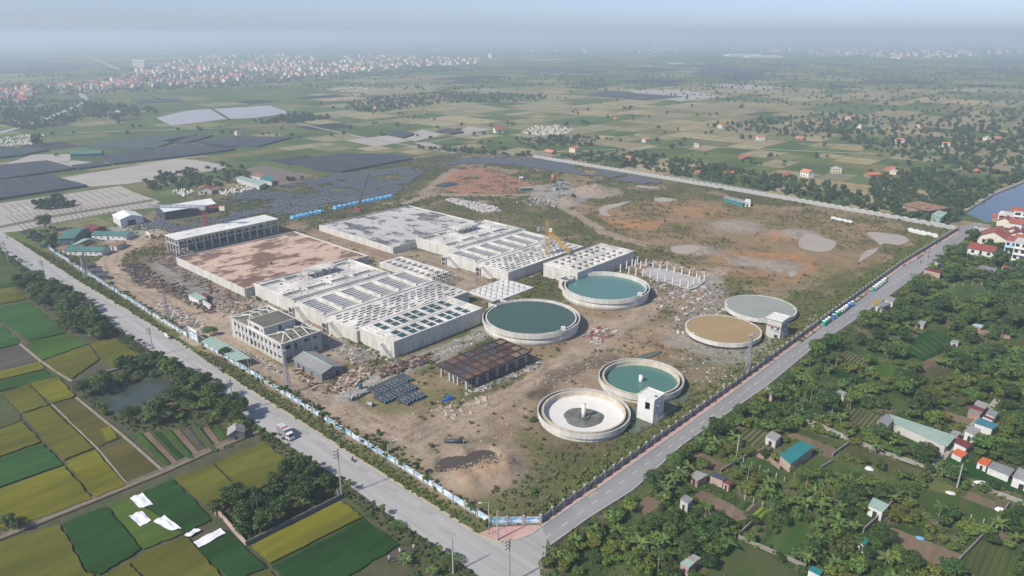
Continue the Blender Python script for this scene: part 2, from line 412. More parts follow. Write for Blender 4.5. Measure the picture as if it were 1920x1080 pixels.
def pit_height(x, y):
    h = np.zeros_like(x)
    c = P2(890, 878); r = np.hypot((x - c[0]) / 1.1, y - c[1])
    n = fbm(x / 4, y / 4, 44, 5); n = np.clip((n - .5) * 1.9 + .5, 0, 1)
    th = np.arctan2(y - c[1], x - c[0]); h += 2.0 / (1 + np.exp((r - 9.6 - 1.4 * np.sin(3 * th + 1)) * .9)) * (.35 + 1.2 * n)
    c2 = P2(930, 880); r2 = np.hypot(x - c2[0], y - c2[1]); h += 2.0 * np.exp(-(r2 / 5.0) ** 2) * (.1 + 1.8 * n)
    pit = 0
    for q, rr in (((864, 867), 4.3), ((901, 856), 3.3), ((850, 874), 2.6)):
        p = P2(*q); d = np.hypot((x - p[0]) / 1.35, y - p[1]); pit = np.maximum(pit, 1 / (1 + np.exp((d - rr - 1.2 * n) * 2.4)))
    h -= 3.9 * pit
    # spoil heaps and gravel piles
    for q, a, s in (((1115, 360), 5.5, 13), ((1065, 378), 3.0, 9), ((905, 380), .8, 6), ((1310, 470), 1.6, 9), ((1500, 440), 2.0, 10), ((1380, 425), 1.5, 14), ((1460, 500), 1.4, 10)):
        p = P2(*q); d = np.hypot(x - p[0], y - p[1]); h += a * np.exp(-(d / s) ** 2) * (.7 + .6 * n)
    return h
PUDS = [[(1497, 462), (1510, 440), (1545, 447), (1567, 455), (1558, 470), (1530, 473)], [(1625, 440), (1640, 436), (1690, 442), (1704, 452), (1685, 460), (1655, 458), (1640, 475), (1610, 492), (1622, 472), (1650, 462)], [(1256, 464), (1300, 460), (1312, 468), (1290, 477), (1265, 475)], [(1478, 512), (1490, 511), (1493, 517), (1482, 520)], [(1123, 394), (1135, 386), (1180, 378), (1165, 386), (1138, 396), (1145, 406), (1128, 404)], [(1225, 374), (1245, 371), (1270, 376), (1240, 380)], [(1195, 348), (1235, 351), (1225, 354), (1198, 352)]]
_near = np.clip((fbm(GX / 9, GY / 9, 50, 4) - .5) * 1.4, -.25, .6)
_c, _g = site_colour(GX, GY)
PITH = pit_height(GX, GY)
HH = 0.06 + np.clip(_near, 0, 1) * .5 * np.clip(_g, .15, 1) + PITH
HH = np.where(PITH < -.1, PITH, HH)
for _p in PUDS: HH = np.minimum(HH, .05 + np.maximum(0, sdf(GX, GY, gp(wobble(_p, 0, 4, 1))) + .4) * .3)
for _x, _y, _r in ((8.3, 283.2, 19), (45.5, 322.9, 19), (46.8, 229.3, 13.3), (23.7, 205.1, 13.3), (89.4, 274.5, 14), (113.6, 299.9, 14)):
    HH = np.where(np.hypot(GX - _x, GY - _y) < _r, -1.2, HH)
# bare diggings and heaps take the colour of the soil itself
_dig = np.clip(np.abs(PITH) / .7, 0, 1)[..., None]
_n2 = fbm(GX / 2.5, GY / 2.5, 61, 4)[..., None]
_c = _c * (1 - _dig) + (TAN * (1.0 - .35 * _n2) * np.where((PITH > 1.9)[..., None], np.array([1.05, .94, .85]), 1) * np.where((GY > 330)[..., None], np.array([.92, 1.0, 1.12]), 1)) * _dig
_g = _g * (1 - _dig[..., 0])
nu, nv = SU.shape
inside = inpoly(GX, GY, SITE_POLY)
idx = np.arange(nu * nv).reshape(nu, nv)
q = np.stack([idx[:-1, :-1], idx[1:, :-1], idx[1:, 1:], idx[:-1, 1:]], -1).reshape(-1, 4)
ok = (inside[:-1, :-1] | inside[1:, 1:] | inside[1:, :-1] | inside[:-1, 1:]).reshape(-1)
me = bpy.data.meshes.new('site_ground')
me.from_pydata(np.stack([GX, GY, HH], -1).reshape(-1, 3).tolist(), [], q[ok].tolist())
ca = me.color_attributes.new('Col', 'FLOAT_COLOR', 'POINT')
ca.data.foreach_set('color', np.concatenate([_c.reshape(-1, 3), np.ones((nu * nv, 1))], 1).astype(np.float32).ravel())
def attr_ground(name, amp=0.5, fine=0.9, bump=0.5, s1=0.55):
    m = mat(name, (1, 1, 1), (0.62, 0.62, 0.62), scale=s1, coord='World', rough=1.0, spec=0.0, detail=9, bump=bump, bscale=fine, ramp=(.3, .7))
    N = m.node_tree.nodes; L = m.node_tree.links; b = N['Principled BSDF']
    src = b.inputs['Base Color'].links[0].from_socket
    at = N.new('ShaderNodeVertexColor'); at.layer_name = 'Col'
    mx = N.new('ShaderNodeMix'); mx.data_type = 'RGBA'; mx.blend_type = 'MULTIPLY'; mx.inputs[0].default_value = amp * 2 if amp < .5 else 1.0
    L.new(at.outputs[0], mx.inputs[6]); L.new(src, mx.inputs[7]); L.new(mx.outputs[2], b.inputs['Base Color'])
    return m
me.materials.append(attr_ground('site_soil'))
me.polygons.foreach_set('use_smooth', [True] * len(me.polygons))
tag(link('site_ground', me), kind='structure')
def site_lookup(x, y):
    dx, dy = x - C0[0], y - C0[1]
    u = (dx * U2[0] + dy * U2[1] + 15) / SR; v = (dx * V2[0] + dy * V2[1] + 25) / SR
    i = np.clip(u.astype(int), 0, nu - 1); j = np.clip(v.astype(int), 0, nv - 1)
    return _g[i, j], HH[i, j]
def zsite(x, y): return float(site_lookup(np.array([x]), np.array([y]))[1][0])

# ---------------------------------------------------------------- flat sheets and water
def sheet(name, px, m, z=0.02, kind='structure', world=None, thick=None):
    pts = world or gp(px)
    b = MB()
    n = len(pts); ar = sum(pts[i][0] * pts[(i + 1) % n][1] - pts[(i + 1) % n][0] * pts[i][1] for i in range(n))
    if ar < 0: pts = pts[::-1]
    if thick: b.prism(pts, z - thick, z)
    else: b.add([(x, y, z) for x, y in pts], [tuple(range(n))])
    return tag(b.build(name, m), kind=kind)
MUDW = water('muddy_water', (0.37, 0.305, 0.225), rough=0.2, ripple=.04, spec=.08)
MUDW2 = water('dark_muddy_water', (0.085, 0.07, 0.055), rough=0.1, ripple=.03, spec=.12)
PONDW = water('pond_water', (0.05, 0.065, 0.05), rough=0.06, ripple=.02)
LAKEW = water('lake_water', (0.075, 0.095, 0.115), rough=0.10, ripple=.06)
for i, px in enumerate(PUDS):
    sheet('puddle', wobble(px, 1.0, 5, i), MUDW, .30)
sheet('excavation_water', [(800, 905), (800, 825), (960, 825), (960, 905)], MUDW2, -.75)
sheet('flooded_ground', wobble([(1182, 772), (1205, 760), (1262, 752), (1290, 740), (1285, 755), (1255, 778), (1215, 805), (1178, 812)], 1.5, 4, 5), water('stagnant_water', (.10, .12, .085), rough=.12, ripple=.03), .42)
sheet('flooded_ground', wobble([(1196, 672), (1212, 664), (1240, 660), (1230, 668), (1205, 676)], 1, 4, 6), MATS['stagnant_water'], .5)
# ================================================================== round tanks
TEAL1 = water('teal_water_dark', (0.052, 0.096, 0.068), rough=0.14, ripple=.03, spec=.10, col2=(0.05, 0.09, 0.075), scale=.04)
TEAL2 = water('teal_water', (0.085, 0.185, 0.16), rough=0.12, ripple=.03, spec=.14, col2=(.085, .18, .16), scale=.04)
TEAL3 = water('teal_water_green', (0.065, 0.16, 0.135), rough=0.10, ripple=.03, col2=(.08, .17, .13), scale=.05)
BROWNW = water('brown_water', (0.33, 0.235, 0.11), rough=0.25, ripple=.03, spec=.06)
GREYW = water('grey_water', (0.285, 0.29, 0.25), rough=0.25, ripple=.03, spec=.06)
STAIN = mat('stained_concrete', (0.58, 0.52, 0.42), (0.44, 0.37, 0.27), scale=.6, stretch=(1, 1, .3), rough=.9, grime=.2)
def tank(cx, cy, R, H, label, wat, wz, band=True, launder=True, n=96):
    t = thing('settling_tank', (cx, cy, 0), 0.0, label, 'tank', 'round concrete settling tanks')
    Rw = R - (.55 if band else .12)
    Ri = R - (2.0 if launder else .55)
    MB().lathe([(Rw, -.5), (Rw, H - (1.7 if band else .9)), (Ri, H - (1.7 if band else .9)), (Ri, -.5)], n).build('wall', CONC_TANK, t, True)
    zb = H - (1.7 if band else .9)
    if launder:
        MB().lathe([(R, zb), (R, H), (R - .32, H), (R - .32, H - 1.05), (R - .33, zb + .003)], n).build('rim_band', CONC_TANK, t)
        MB().lathe([(R - .33, H - 1.1), (R - .33, H - 1.05), (R - 1.5, H - 1.05), (R - 1.5, H - 1.1)], n).build('launder_channel', CONC_DARK, t)
        MB().lathe([(R - 1.5, zb + .002), (R - 1.5, H - .06), (R - 2.0, H - .06), (R - 2.0, zb + .002)], n).build('weir_wall', STAIN if H < 4 else CONC_TANK, t)
    else:
        MB().lathe([(R, zb + .002), (R, H), (R - .5, H), (R - .5, zb + .002)], n).build('rim_band', CONC_TANK, t)
    if wat:
        b = MB(); k = 72
        b.add([(0, 0, wz)] + [((Ri + .02) * math.cos(2 * math.pi * i / k), (Ri + .02) * math.sin(2 * math.pi * i / k), wz) for i in range(k)], [(0, 1 + i, 1 + (i + 1) % k) for i in range(k)])
        b.build('water', wat, t)
    return t
TK = dict(T1=(8.3, 283.2, 21.2, 5.0), T2=(45.5, 322.9, 21.4, 5.0), T3=(46.8, 229.3, 15.3, 3.2), T4=(23.7, 205.1, 15.3, 3.2), T5=(89.4, 274.5, 15.6, 2.8), T6=(113.6, 299.9, 15.7, 2.8))
T1 = tank(*TK['T1'], 'large round concrete tank with dark green water beside the rusty roofed frame', TEAL1, 4.55)
T2 = tank(*TK['T2'], 'large round concrete tank with teal water beside the rows of bare white columns', TEAL2, 3.3)
T3 = tank(*TK['T3'], 'round concrete tank with green water and a white stub column in the middle', TEAL3, 1.3)
T4 = tank(*TK['T4'], 'drained round concrete tank with white floor and dark puddle round its centre post', None, 0)
T5 = tank(*TK['T5'], 'round tank brimful of brown muddy water', BROWNW, 2.62, True, False)
T6 = tank(*TK['T6'], 'round tank brimful of grey water behind the brown one', GREYW, 2.62, True, False)
# inlet boxes, overflow blocks and columns that belong to the tanks
for t, R, H, ang in ((T1, 21.2, 5, 312), (T2, 21.4, 5, 318)):
    a = math.radians(ang); x, y = (R - 1.9) * math.cos(a), (R - 1.9) * math.sin(a)
    MB().box(x - .9, x + .9, y - .7, y + .7, H - 1.2, H + 1.0).build('outlet_box', CONC_TOP, t)
b = MB(); a = math.radians(47.5)
def _rot(x, y, a): return (x * math.cos(a) - y * math.sin(a), x * math.sin(a) + y * math.cos(a))
def rbox(b, cx, cy, lx, ly, z0, z1, a):
    q = [(-lx / 2, -ly / 2), (lx / 2, -ly / 2), (lx / 2, ly / 2), (-lx / 2, ly / 2)]
    pts = [(_rot(x, y, a)[0] + cx, _rot(x, y, a)[1] + cy) for x, y in q]
    return b.hexa([(x, y, z0) for x, y in pts], [(x, y, z1) for x, y in pts])
# inlet chambers: open boxes of four walls and a floor of water at the back left of both large tanks
for t, (ax, ay), L in ((T1, (-14.6, 16.2), 7.5), (T2, (-18.2, 9.5), 6.0)):
    b = MB()
    for s in (-1, 1): rbox(b, *(np.array([ax, ay]) + np.array(_rot(0, s * 2.4, a))), L, .4, 0, 5.25, a)
    for s in (-1, 1): rbox(b, *(np.array([ax, ay]) + np.array(_rot(s * (L / 2 - .2), 0, a))), .4, 4.38, 0, 5.24, a)
    b.build('inlet_chamber', CONC_WALL, t)
    rbox(MB(), ax, ay, L - .9, 4.2, 4.0, 4.2, a).build('chamber_water', TEAL1, t)
MB().tube((0, 0, 0), (0, 0, 3.7), .75, n=20).build('centre_column', WHITEP, T3, True)
# the drained tank: dished floor, puddle, post with feed well
fl = MB(); k = 96; rs = [(13.4, .95), (9, .6), (6.8, .42), (3, .2), (0.01, .12)]
vs = [(r * math.cos(2 * math.pi * i / k), r * math.sin(2 * math.pi * i / k), z) for r, z in rs for i in range(k)]
fl.add(vs, [(j * k + i, j * k + (i + 1) % k, (j + 1) * k + (i + 1) % k, (j + 1) * k + i) for j in range(len(rs) - 1) for i in range(k)])
fl.build('floor', mat('pale_floor', (0.66, 0.64, 0.60), (0.60, 0.58, 0.53), scale=.4, rough=.9), T4, True)
pd = MB(); ring = [((6.6 + .35 * math.sin(3 * t + 1) + .2 * math.sin(7 * t)) * math.cos(t), (6.4 + .35 * math.sin(3 * t + 1)) * math.sin(t), .46) for t in [2 * math.pi * i / 60 for i in range(60)]]
pd.add([(0, 0, .46)] + ring, [(0, 1 + i, 1 + (i + 1) % 60) for i in range(60)])
pd.build('puddle', water('green_sludge', (0.20, 0.195, 0.165), rough=.35, ripple=.05, col2=(.09, .095, .08), scale=.25), T4)
MB().tube((0, 0, -.6), (0, 0, 5.4), .72, n=20).build('centre_column', WHITEP, T4, True)
b = MB()
for i in range(10):
    t = 2 * math.pi * i / 10; b.tube((1.1 * math.cos(t), 1.1 * math.sin(t), .5), (1.9 * math.cos(t), 1.9 * math.sin(t), 1.25), .3, .22, 6)
b.lathe([(2.1, .3), (2.1, 1.0), (1.6, 1.0), (1.6, .3)], 20)
b.build('scraper_drive', mat('dark_machine', (.07, .085, .08), (.16, .16, .15), scale=2, rough=.6), T4)
# rebar / pipe stubs on the rims
for t, (x, y, R, H), an in ((T5, TK['T5'], (200, 20)), (T6, TK['T6'], (170, 350, 255))):
    for d in an:
        r = math.radians(d); MB().box(-.35, .35, -.3, .3, 0, .5).build('rim_block', WHITEP, t, loc=((R - .9) * math.cos(r), (R - .9) * math.sin(r), H - .2))

# ================================================================== slabs with real openings
def slab_holes(b, x0, x1, y0, y1, zt, zb, holes, depth, floor=True):
    xs = sorted({x0, x1, *[h[0] for h in holes], *[h[1] for h in holes]}); ys = sorted({y0, y1, *[h[2] for h in holes], *[h[3] for h in holes]})
    H = np.array(holes) if holes else np.zeros((0, 4))
    for j in range(len(ys) - 1):
        cy = (ys[j] + ys[j + 1]) / 2; run = None
        hs = H[(H[:, 2] < cy) & (H[:, 3] > cy)] if len(H) else H
        cuts = sorted((a, c) for a, c, *_ in hs); x = x0
        for a, c in cuts + [(x1, x1)]:
            if a > x + 1e-6: b.add([(x, ys[j], zt), (a, ys[j], zt), (a, ys[j + 1], zt), (x, ys[j + 1], zt)], [(0, 1, 2, 3)])
            x = max(x, c)
    for a, c, d, e in holes:
        z = zt - depth
        b.add([(a, d, z), (c, d, z), (c, e, z), (a, e, z), (a, d, zt), (c, d, zt), (c, e, zt), (a, e, zt)],
              [(4, 5, 1, 0), (5, 6, 2, 1), (6, 7, 3, 2), (7, 4, 0, 3)] + ([(0, 1, 2, 3)] if floor else []))
    return b
def outer_walls(b, x0, x1, y0, y1, z0, z1):
    b.add([(x0, y0, z0), (x1, y0, z0), (x1, y1, z0), (x0, y1, z0), (x0, y0, z1), (x1, y0, z1), (x1, y1, z1), (x0, y1, z1)],
          [(0, 1, 5, 4), (1, 2, 6, 5), (2, 3, 7, 6), (3, 0, 4, 7)])
    return b
WATER_CELL = water('cell_water', (0.030, 0.068, 0.070), rough=.1, ripple=.02)
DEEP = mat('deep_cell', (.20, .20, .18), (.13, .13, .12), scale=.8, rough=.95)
def filter_block(near, W_, label, wet):
    Hh = 7.0; D = 22.4
    t = thing('filter_block', (near[0], near[1], 0), SITE, label, 'filter block', 'open celled filter blocks')
    outer_walls(MB(), 0, W_, 0, D, -.3, Hh - .35).build('wall', CONC_WALL, t)
    b = MB()
    s = W_ / 49.0
    cols = [5.0, 10.6, 14.9, 20.4, 24.7, 30.2, 34.5, 40.1]; cells = []
    for c in cols:
        for y in (1.2, 5.35, 12.5, 16.65): cells.append(((c) * s, (c + 3.85) * s, y, y + 3.65))
    slots = []
    for x in (1.0, 45.6):
        for y in (1.5, 12.8): slots += [(x * s, (x + .9) * s, y, y + 7.0)]
    for x in (3.2, 44.4):
        for y in (1.5, 5.4, 12.8, 16.7): slots += [(x * s, (x + .8) * s, y, y + 3.0)]
    slab_holes(b, .35, W_ - .35, .35, D - .35, Hh, 0, cells + slots, 3.2)
    b.build('top_slab', [CONC_TOP], t)
    rim = MB()
    for q in ((-.12, W_ + .12, -.12, .36), (-.12, W_ + .12, D - .36, D + .12), (-.12, .36, .36, D - .36), (W_ - .36, W_ + .12, .36, D - .36)):
        rim.box(*q, Hh - .36, Hh + .22)
    rim.build('parapet', CONC_TOP, t)
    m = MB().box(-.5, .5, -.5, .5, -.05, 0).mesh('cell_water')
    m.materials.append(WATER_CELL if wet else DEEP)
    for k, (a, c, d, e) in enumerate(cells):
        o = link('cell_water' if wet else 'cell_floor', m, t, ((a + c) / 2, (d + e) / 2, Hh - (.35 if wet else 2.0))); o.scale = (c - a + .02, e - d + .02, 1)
    # raised walkway kerbs between the cell rows and across
    for y in (10.0, 12.05): MB().box(.4, W_ - .4, y - .12, y + .12, Hh, Hh + .18).build('kerb', CONC_TOP, t)
    return t
FA = filter_block(P2(738.3, 641.7, 7), 49.0, 'white concrete block whose open cells hold dark teal water', True)
FB = filter_block(P2(1083, 511.7, 7), 51.5, 'white concrete block with empty dark cells under the yellow crane', False)
# stair and door on the end wall of the wet block, timber formwork left against it
b = MB()
for i in range(12): b.box(-1.6, -.14, 6.6 - i * .55, 7.15 - i * .55 + .02, 0, 4.6 - i * .38)
b.build('stair', CONC_PALE, FA)
b = MB()
for z in (0.0, 2.5): b.box(-.16, -.1, 1.6 + z * 0, 1.75, 0, 2.6)
b.box(-.17, -.1, 1.6, 3.0, 2.5, 2.65); b.box(-.17, -.1, 2.9, 3.05, 0, 2.6)
b.build('door_frame', CONC_GREY, FA)
b = MB()
for i in range(6): b.box(-.155, -.1, 1.75 + i * .2, 1.93 + i * .2, 0.1, 2.5)
b.build('door', CONC_PALE, FA)

RIB = mat('launder_trough', (0.60, 0.59, 0.55), (0.50, 0.49, 0.46), scale=.8, rough=.9)
def clarifier(near, label, mir, label2):
    """sedimentation block: perforated flocculation deck (near), six ribbed bays, slotted deck with canopy (far)"""
    L = 64.0; Hh = 6.4
    t = thing('clarifier_block', (near[0], near[1], 0), SITE, label, 'clarifier block', 'sedimentation blocks')
    dx0, dx1 = (0.0, 54.5) if not mir else (9.0, 66.5)
    outer_walls(MB(), 0, L, 0, 22.6, -.3, Hh - .9).build('wall', CONC_WALL, t)
    outer_walls(MB(), 0, L, 22.64, 46.8, -.3, Hh - .5).build('wall', CONC_WALL, t)
    outer_walls(MB(), dx0, dx1, 46.84, 83, -.3, Hh - .36).build('wall', CONC_WALL, t)
    # flocculation deck
    r = random.Random(3 + mir); holes = []
    for j in range(8):
        y = 2.0 + j * 2.4
        for i in range(15):
            x = 1.6 + i * 4.1 + (2.05 if j % 2 else 0) + r.uniform(-.5, .5)
            if x + 2.6 < L - .8 and r.random() > .07: y_ = y + r.uniform(-.3, .3); holes.append((x, x + r.uniform(2.2, 3.3), y_, y_ + r.uniform(.5, .8)))
    slab_holes(MB(), 0, L, 0, 22.6, Hh - .9, 0, holes, 2.4).build('baffle_deck', CONC_TOP, t)
    lip = MB()                                 # raised lips in front of each slot
    for a, c, d, e in holes: lip.box(a - .25, c + .2, e + .06, e + .34, Hh - .9, Hh - .62)
    tag(lip.build('baffle_lips', CONC_TOP, t), kind='stuff')
    # bays
    bays = [(i * 10.55 + .5 + (.3 if mir else 0), i * 10.55 + 9.3 + (.3 if mir else 0), 25.0, 44.2) for i in range(6)]
    slab_holes(MB(), 0, L, 22.64, 46.8, Hh - .5, 0, bays, 2.9).build('bay_deck', CONC_TOP, t)
    bm = MB().box(-.55, .55, 24.2, 45.2, 0, .75)
    bmm = bm.mesh('bay_wall'); bmm.materials.append(CONC_TOP)
    for i in range(7):
        x = min(max(i * 10.55 - .35, .56), L - .56); link('bay_wall', bmm, t, (x, 0, Hh - .498))
    rm = MB().hexa([(0, 0, 0), (8.86, 0, 0), (8.86, .75, 0), (0, .75, 0)], [(0, .1, .6), (8.86, .1, .6), (8.86, .75, .6), (0, .75, .6)]).mesh('launder_trough')
    rm.materials.append(RIB)
    for a, c, d, e in bays:
        for k in range(9): link('launder_trough', rm, t, (a - .03, d + 1.0 + k * 2.05, Hh - 1.45 + (0.0 if k % 2 else .1)))
    # far deck with long slots, gutter and canopy
    ox = 0 if not mir else 9.3
    slots = [(ox + a, ox + c, 77.2, 79.4) for a, c in ((.8, 11.2), (13.6, 21.0), (41, 51.4))] + [(ox + a, ox + c, 57.0, 59.0) for a, c in ((.8, 11.2), (13.6, 24.4), (26.9, 37.8), (39.8, 51))]
    small = [(ox + 3 + i * 4.3, ox + 4.2 + i * 4.3, 54.0 + (i % 3) * .25, 54.8 + (i % 3) * .25) for i in range(11)] + [(ox + 12 + i * 5.3, ox + 13 + i * 5.3, 64 + i % 2, 64.7 + i % 2) for i in range(7)]
    slab_holes(MB(), dx0, dx1, 46.84, 83, Hh - .36, 0, slots, 2.6).build('slotted_deck', CONC_TOP, t)
    for a, c, d, e in small: MB().box(a, c, d, e, Hh - .355, Hh - .31).build('hatch', CONC_GREY, t)
    for a, c, d, e in slots:
        k = MB()
        for q in ((a - .35, c + .35, d - .35, d), (a - .35, c + .35, e, e + .35), (a - .35, a, d, e), (c, c + .35, d, e)): k.box(*q, Hh - .36, Hh + .1)
        k.build('slot_kerb', CONC_TOP, t)
    g = MB(); g.box(dx0 + .3, dx1 - .3, 48.2, 48.6, Hh - .36, Hh + .3); g.box(dx0 + .3, dx1 - .3, 49.9, 50.3, Hh - .36, Hh + .3); g.build('gutter_wall', CONC_TOP, t)
    MB().box(dx0 + .3, dx1 - .3, 48.62, 49.88, Hh - .355, Hh - .3).build('gutter_floor', CONC_GREY, t)
    k = MB()
    for q in ((dx0, dx1, 82.6, 83.05), (dx0 - .05, dx0 + .4, 47, 82.6), (dx1 - .4, dx1 + .05, 47, 82.6)): k.box(*q, Hh - .36, Hh + .25)
    k.build('parapet', CONC_TOP, t)
    k = MB(); r2 = random.Random(31 + mir)
    for i in range(70): x, y, w = r2.uniform(dx0 + 1, dx1 - 2), r2.uniform(51, 81), r2.uniform(.3, 1.3); k.cur = i % 2; k.box(x, x + w, y, y + w * .5, Hh - .355, Hh - .2 + .5 * r2.random() ** 3)
    for i in range(40): x, y, w = r2.uniform(1, L - 2), r2.uniform(.6, 21), r2.uniform(.3, .9); k.cur = i % 2; k.box(x, x + w, y, y + w * .6, Hh - .895, Hh - .7)
    tag(k.build('deck_debris', [CONC_GREY, mat('deck_wood', (.22, .16, .11), (.15, .11, .08), scale=1, rough=.95)], t), kind='stuff')
    # canopy
    cx0, cx1 = ox + 21.2, ox + 38.6
    MB().box(cx0, cx1, 69.5, 77.0, Hh + 2.9, Hh + 3.25).build('canopy_roof', CONC_TOP, t)
    pm = MB().box(-.22, .22, -.22, .22, 0, 3.27).mesh('canopy_post'); pm.materials.append(CONC_TOP)
    for i in range(5):
        for y in (70.0, 76.5): link('canopy_post', pm, t, (cx0 + .5 + i * 4.1, y, Hh - .36))
    # stair towers at the gable end
    for y in (44.0, 17.5):
        b = MB()
        b.box(-3.2, -.05, y, y + .25, 0, 4.6); b.box(-3.2, -.05, y + 2.9, y + 3.15, 0, 4.6); b.box(-3.2, -.05, y, y + 3.15, 4.6, 4.85); b.box(-3.2, -2.95, y + .26, y + 2.88, 2.2, 2.45)
        b.build('stair_tower', CONC_TOP, t)
        b = MB()
        for i in range(16): b.box(-2.2, -.06, y - .7 - i * .5, y - .2 - i * .5, 0, 4.6 - i * .29)
        b.build('stair', CONC_TOP, t)
    return t
_sa = np.array([-46.1, 251.0]) + V2 * 22.55 + U2 * 0.0
SA = clarifier(_sa - U2 * 1.4, 'pale sedimentation block adjoining the reservoir with the reddish stained roof', 0, '')
SB = clarifier(np.array(P2(952.8, 509.2, 6)), 'pale sedimentation block adjoining the reservoir with the grey stained roof', 1, '')

# ------------------------------------------------------------------ covered reservoirs
REDSLAB = mat('red_stained_slab', (0.52, 0.37, 0.28), (0.165, 0.10, 0.07), scale=0.06, rough=.95, ramp=(.48, .53), detail=12, nrough=.74, grime=.15, stretch=(.75, 1.4, 1))
GREYSLAB = mat('grey_stained_slab', (0.47, 0.45, 0.42), (0.12, 0.12, 0.125), scale=0.075, rough=.95, ramp=(.495, .54), detail=12, nrough=.74, grime=.15, stretch=(1.3, .8, 1))
def reservoir(near, Wx, Wy, Hh, slab, label):
    t = thing('covered_reservoir', (near[0], near[1], 0), SITE, label, 'reservoir', 'covered reservoirs')
    MB().box(.4, Wx - .4, .4, Wy - .4, -.3, Hh - .7).build('roof_slab', slab, t)
    for q in ((0, Wx, 0, .4), (0, Wx, Wy - .4, Wy), (0, .4, .4, Wy - .4), (Wx - .4, Wx, .4, Wy - .4)):
        MB().box(*q, -.3, Hh).build('wall', CONC_WALL, t)
    return t
RA = reservoir(P2(458, 541.5, 4.4), 73.5, 76.0, 4.4, REDSLAB, 'low square reservoir roof with reddish brown stains beside the column frame hall')
RB = reservoir(P2(736.7, 464, 4.0), 75.0, 76.0, 4.0, GREYSLAB, 'low square reservoir roof with dark grey stains beyond the other one')
for t, q in ((RA, (30, 28)), (RB, (12, 60))):
    MB().box(q[0], q[0] + .8, q[1], q[1] + .8, 3.2, 4.6).build('vent_box', DARKM, t)
b = MB()
for i in range(6): b.box(4 + i * .2, 5.2 + i * .3, 9.02 + i * .01, 9.2, 1, 4)
# ------------------------------------------------------------------ column frame pump hall
t = thing('frame_hall', P(337.5, 479), SITE + math.radians(1.5), 'long open concrete frame hall with flat white roof and grey columns', 'building')
LX, LY, HZ = 64.5, 16.0, 9.1
cm = MB().box(-.38, .38, -.38, .38, -.2, HZ - .62).mesh('column'); cm.materials.append(CONC_PALE)
NX = 14
for i in range(NX):
    for j in (0, 1): link('column', cm, t, (.5 + i * (LX - 1) / (NX - 1), .5 if j == 0 else LY - .5, 0))
for j in (1, 2, 3):
    for x in (.5, LX - .5): link('column', cm, t, (x, .5 + j * (LY - 1) / 4, 0))
for y in (.5, LY - .5):
    MB().box(.1, LX - .1, y - .28, y + .28, 5.2, 5.75).build('beam', CONC_PALE, t); MB().box(.1, LX - .1, y - .3, y + .3, HZ - .62, HZ - .003).build('beam', CONC_PALE, t)
for x in (.5, LX - .5): MB().box(x - .27, x + .27, .8, LY - .8, 5.21, 5.74).build('beam', CONC_PALE, t); MB().box(x - .29, x + .29, .8, LY - .8, HZ - .62, HZ - .004).build('beam', CONC_PALE, t)
slab_holes(MB(), -.3, LX + .3, -.3, LY + .3, HZ + .3, 0, [(9, 12, 6, 8), (16, 18, 10, 11), (30, 34, 5, 9), (36, 39, 9, 11), (47, 49, 6, 7)], .28, True).build('roof_slab', WHITEP, t)
outer_walls(MB(), -.3, LX + .3, -.3, LY + .3, HZ, HZ + .3).build('roof_edge', WHITEP, t)
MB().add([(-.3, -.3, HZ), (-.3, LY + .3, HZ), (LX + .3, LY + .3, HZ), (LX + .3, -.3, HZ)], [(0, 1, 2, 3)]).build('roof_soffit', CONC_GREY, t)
MB().box(.9, LX - .9, 1, LY - 1, -.1, .12).build('floor_slab', CONC_GREY, t)
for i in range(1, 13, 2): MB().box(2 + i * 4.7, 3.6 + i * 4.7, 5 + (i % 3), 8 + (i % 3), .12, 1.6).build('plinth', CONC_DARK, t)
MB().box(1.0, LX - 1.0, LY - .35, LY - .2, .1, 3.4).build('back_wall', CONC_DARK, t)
# ------------------------------------------------------------------ small grid box between the clarifiers (with rebar cage end)
o = np.array([-46.1, 251.0])
t = thing('grid_basin', tuple(o + U2 * 67 + V2 * 57) + (0,), SITE, 'narrow concrete basin with two rows of square openings between the big blocks', 'basin')
hl = [(x, x + 4.0, 2 + j * 4.6, 5.2 + j * 4.6) for x in (2.2, 8.6) for j in range(8)]
outer_walls(MB(), 0, 15, 0, 40, -.2, 3.0).build('wall', CONC_WALL, t)
slab_holes(MB(), 0, 15, 0, 40, 3.0, 0, hl, 1.6).build('top_slab', CONC_TOP, t)
pm = MB().box(-.2, .2, -.2, .2, 0, 4.6).mesh('scaffold_post'); pm.materials.append(CONC_PALE)
for i in range(4):
    for j in range(3): link('scaffold_post', pm, t, (1.5 + i * 4, -1.2 - j * 3.2, 0))
for z in (2.4, 4.4):
    for i in range(4): MB().bar((1.5 + i * 4, -7.6, z), (1.5 + i * 4, -1.2, z), .18).build('scaffold_beam', CONC_PALE, t)
    for j in range(3): MB().bar((1.5, -1.2 - j * 3.2, z + .19), (13.5, -1.2 - j * 3.2, z + .19), .18).build('scaffold_beam', RUST, t)
# ------------------------------------------------------------------ rebar slab between the two large tanks
O = P2(931, 566, .5)
t = thing('rebar_slab', (O[0], O[1], 0), SITE, 'pale floor slab studded with starter bars between the two large tanks', 'floor slab')
slab_holes(MB(), 0, 27, 0, 20, .7, 0, [(2 + i * 4.1, 3.6 + i * 4.1, 2 + j * 3.6, 3.6 + j * 3.6) for i in range(6) for j in range(5)], .55).build('slab', WHITEP, t)
outer_walls(MB(), 0, 27, 0, 20, -.3, .7).build('slab_edge', CONC_PALE, t)
pm = MB().tube((0, 0, 0), (0, 0, 3.2), .10, n=5).mesh('starter_bar'); pm.materials.append(CONC_DARK)
for i in range(7):
    for j in range(6): link('starter_bar', pm, t, (1.2 + i * 4.1, 1.2 + j * 3.55, .6)).scale = (1, 1, .7 + .5 * ((i * 7 + j * 3) % 5) / 5)
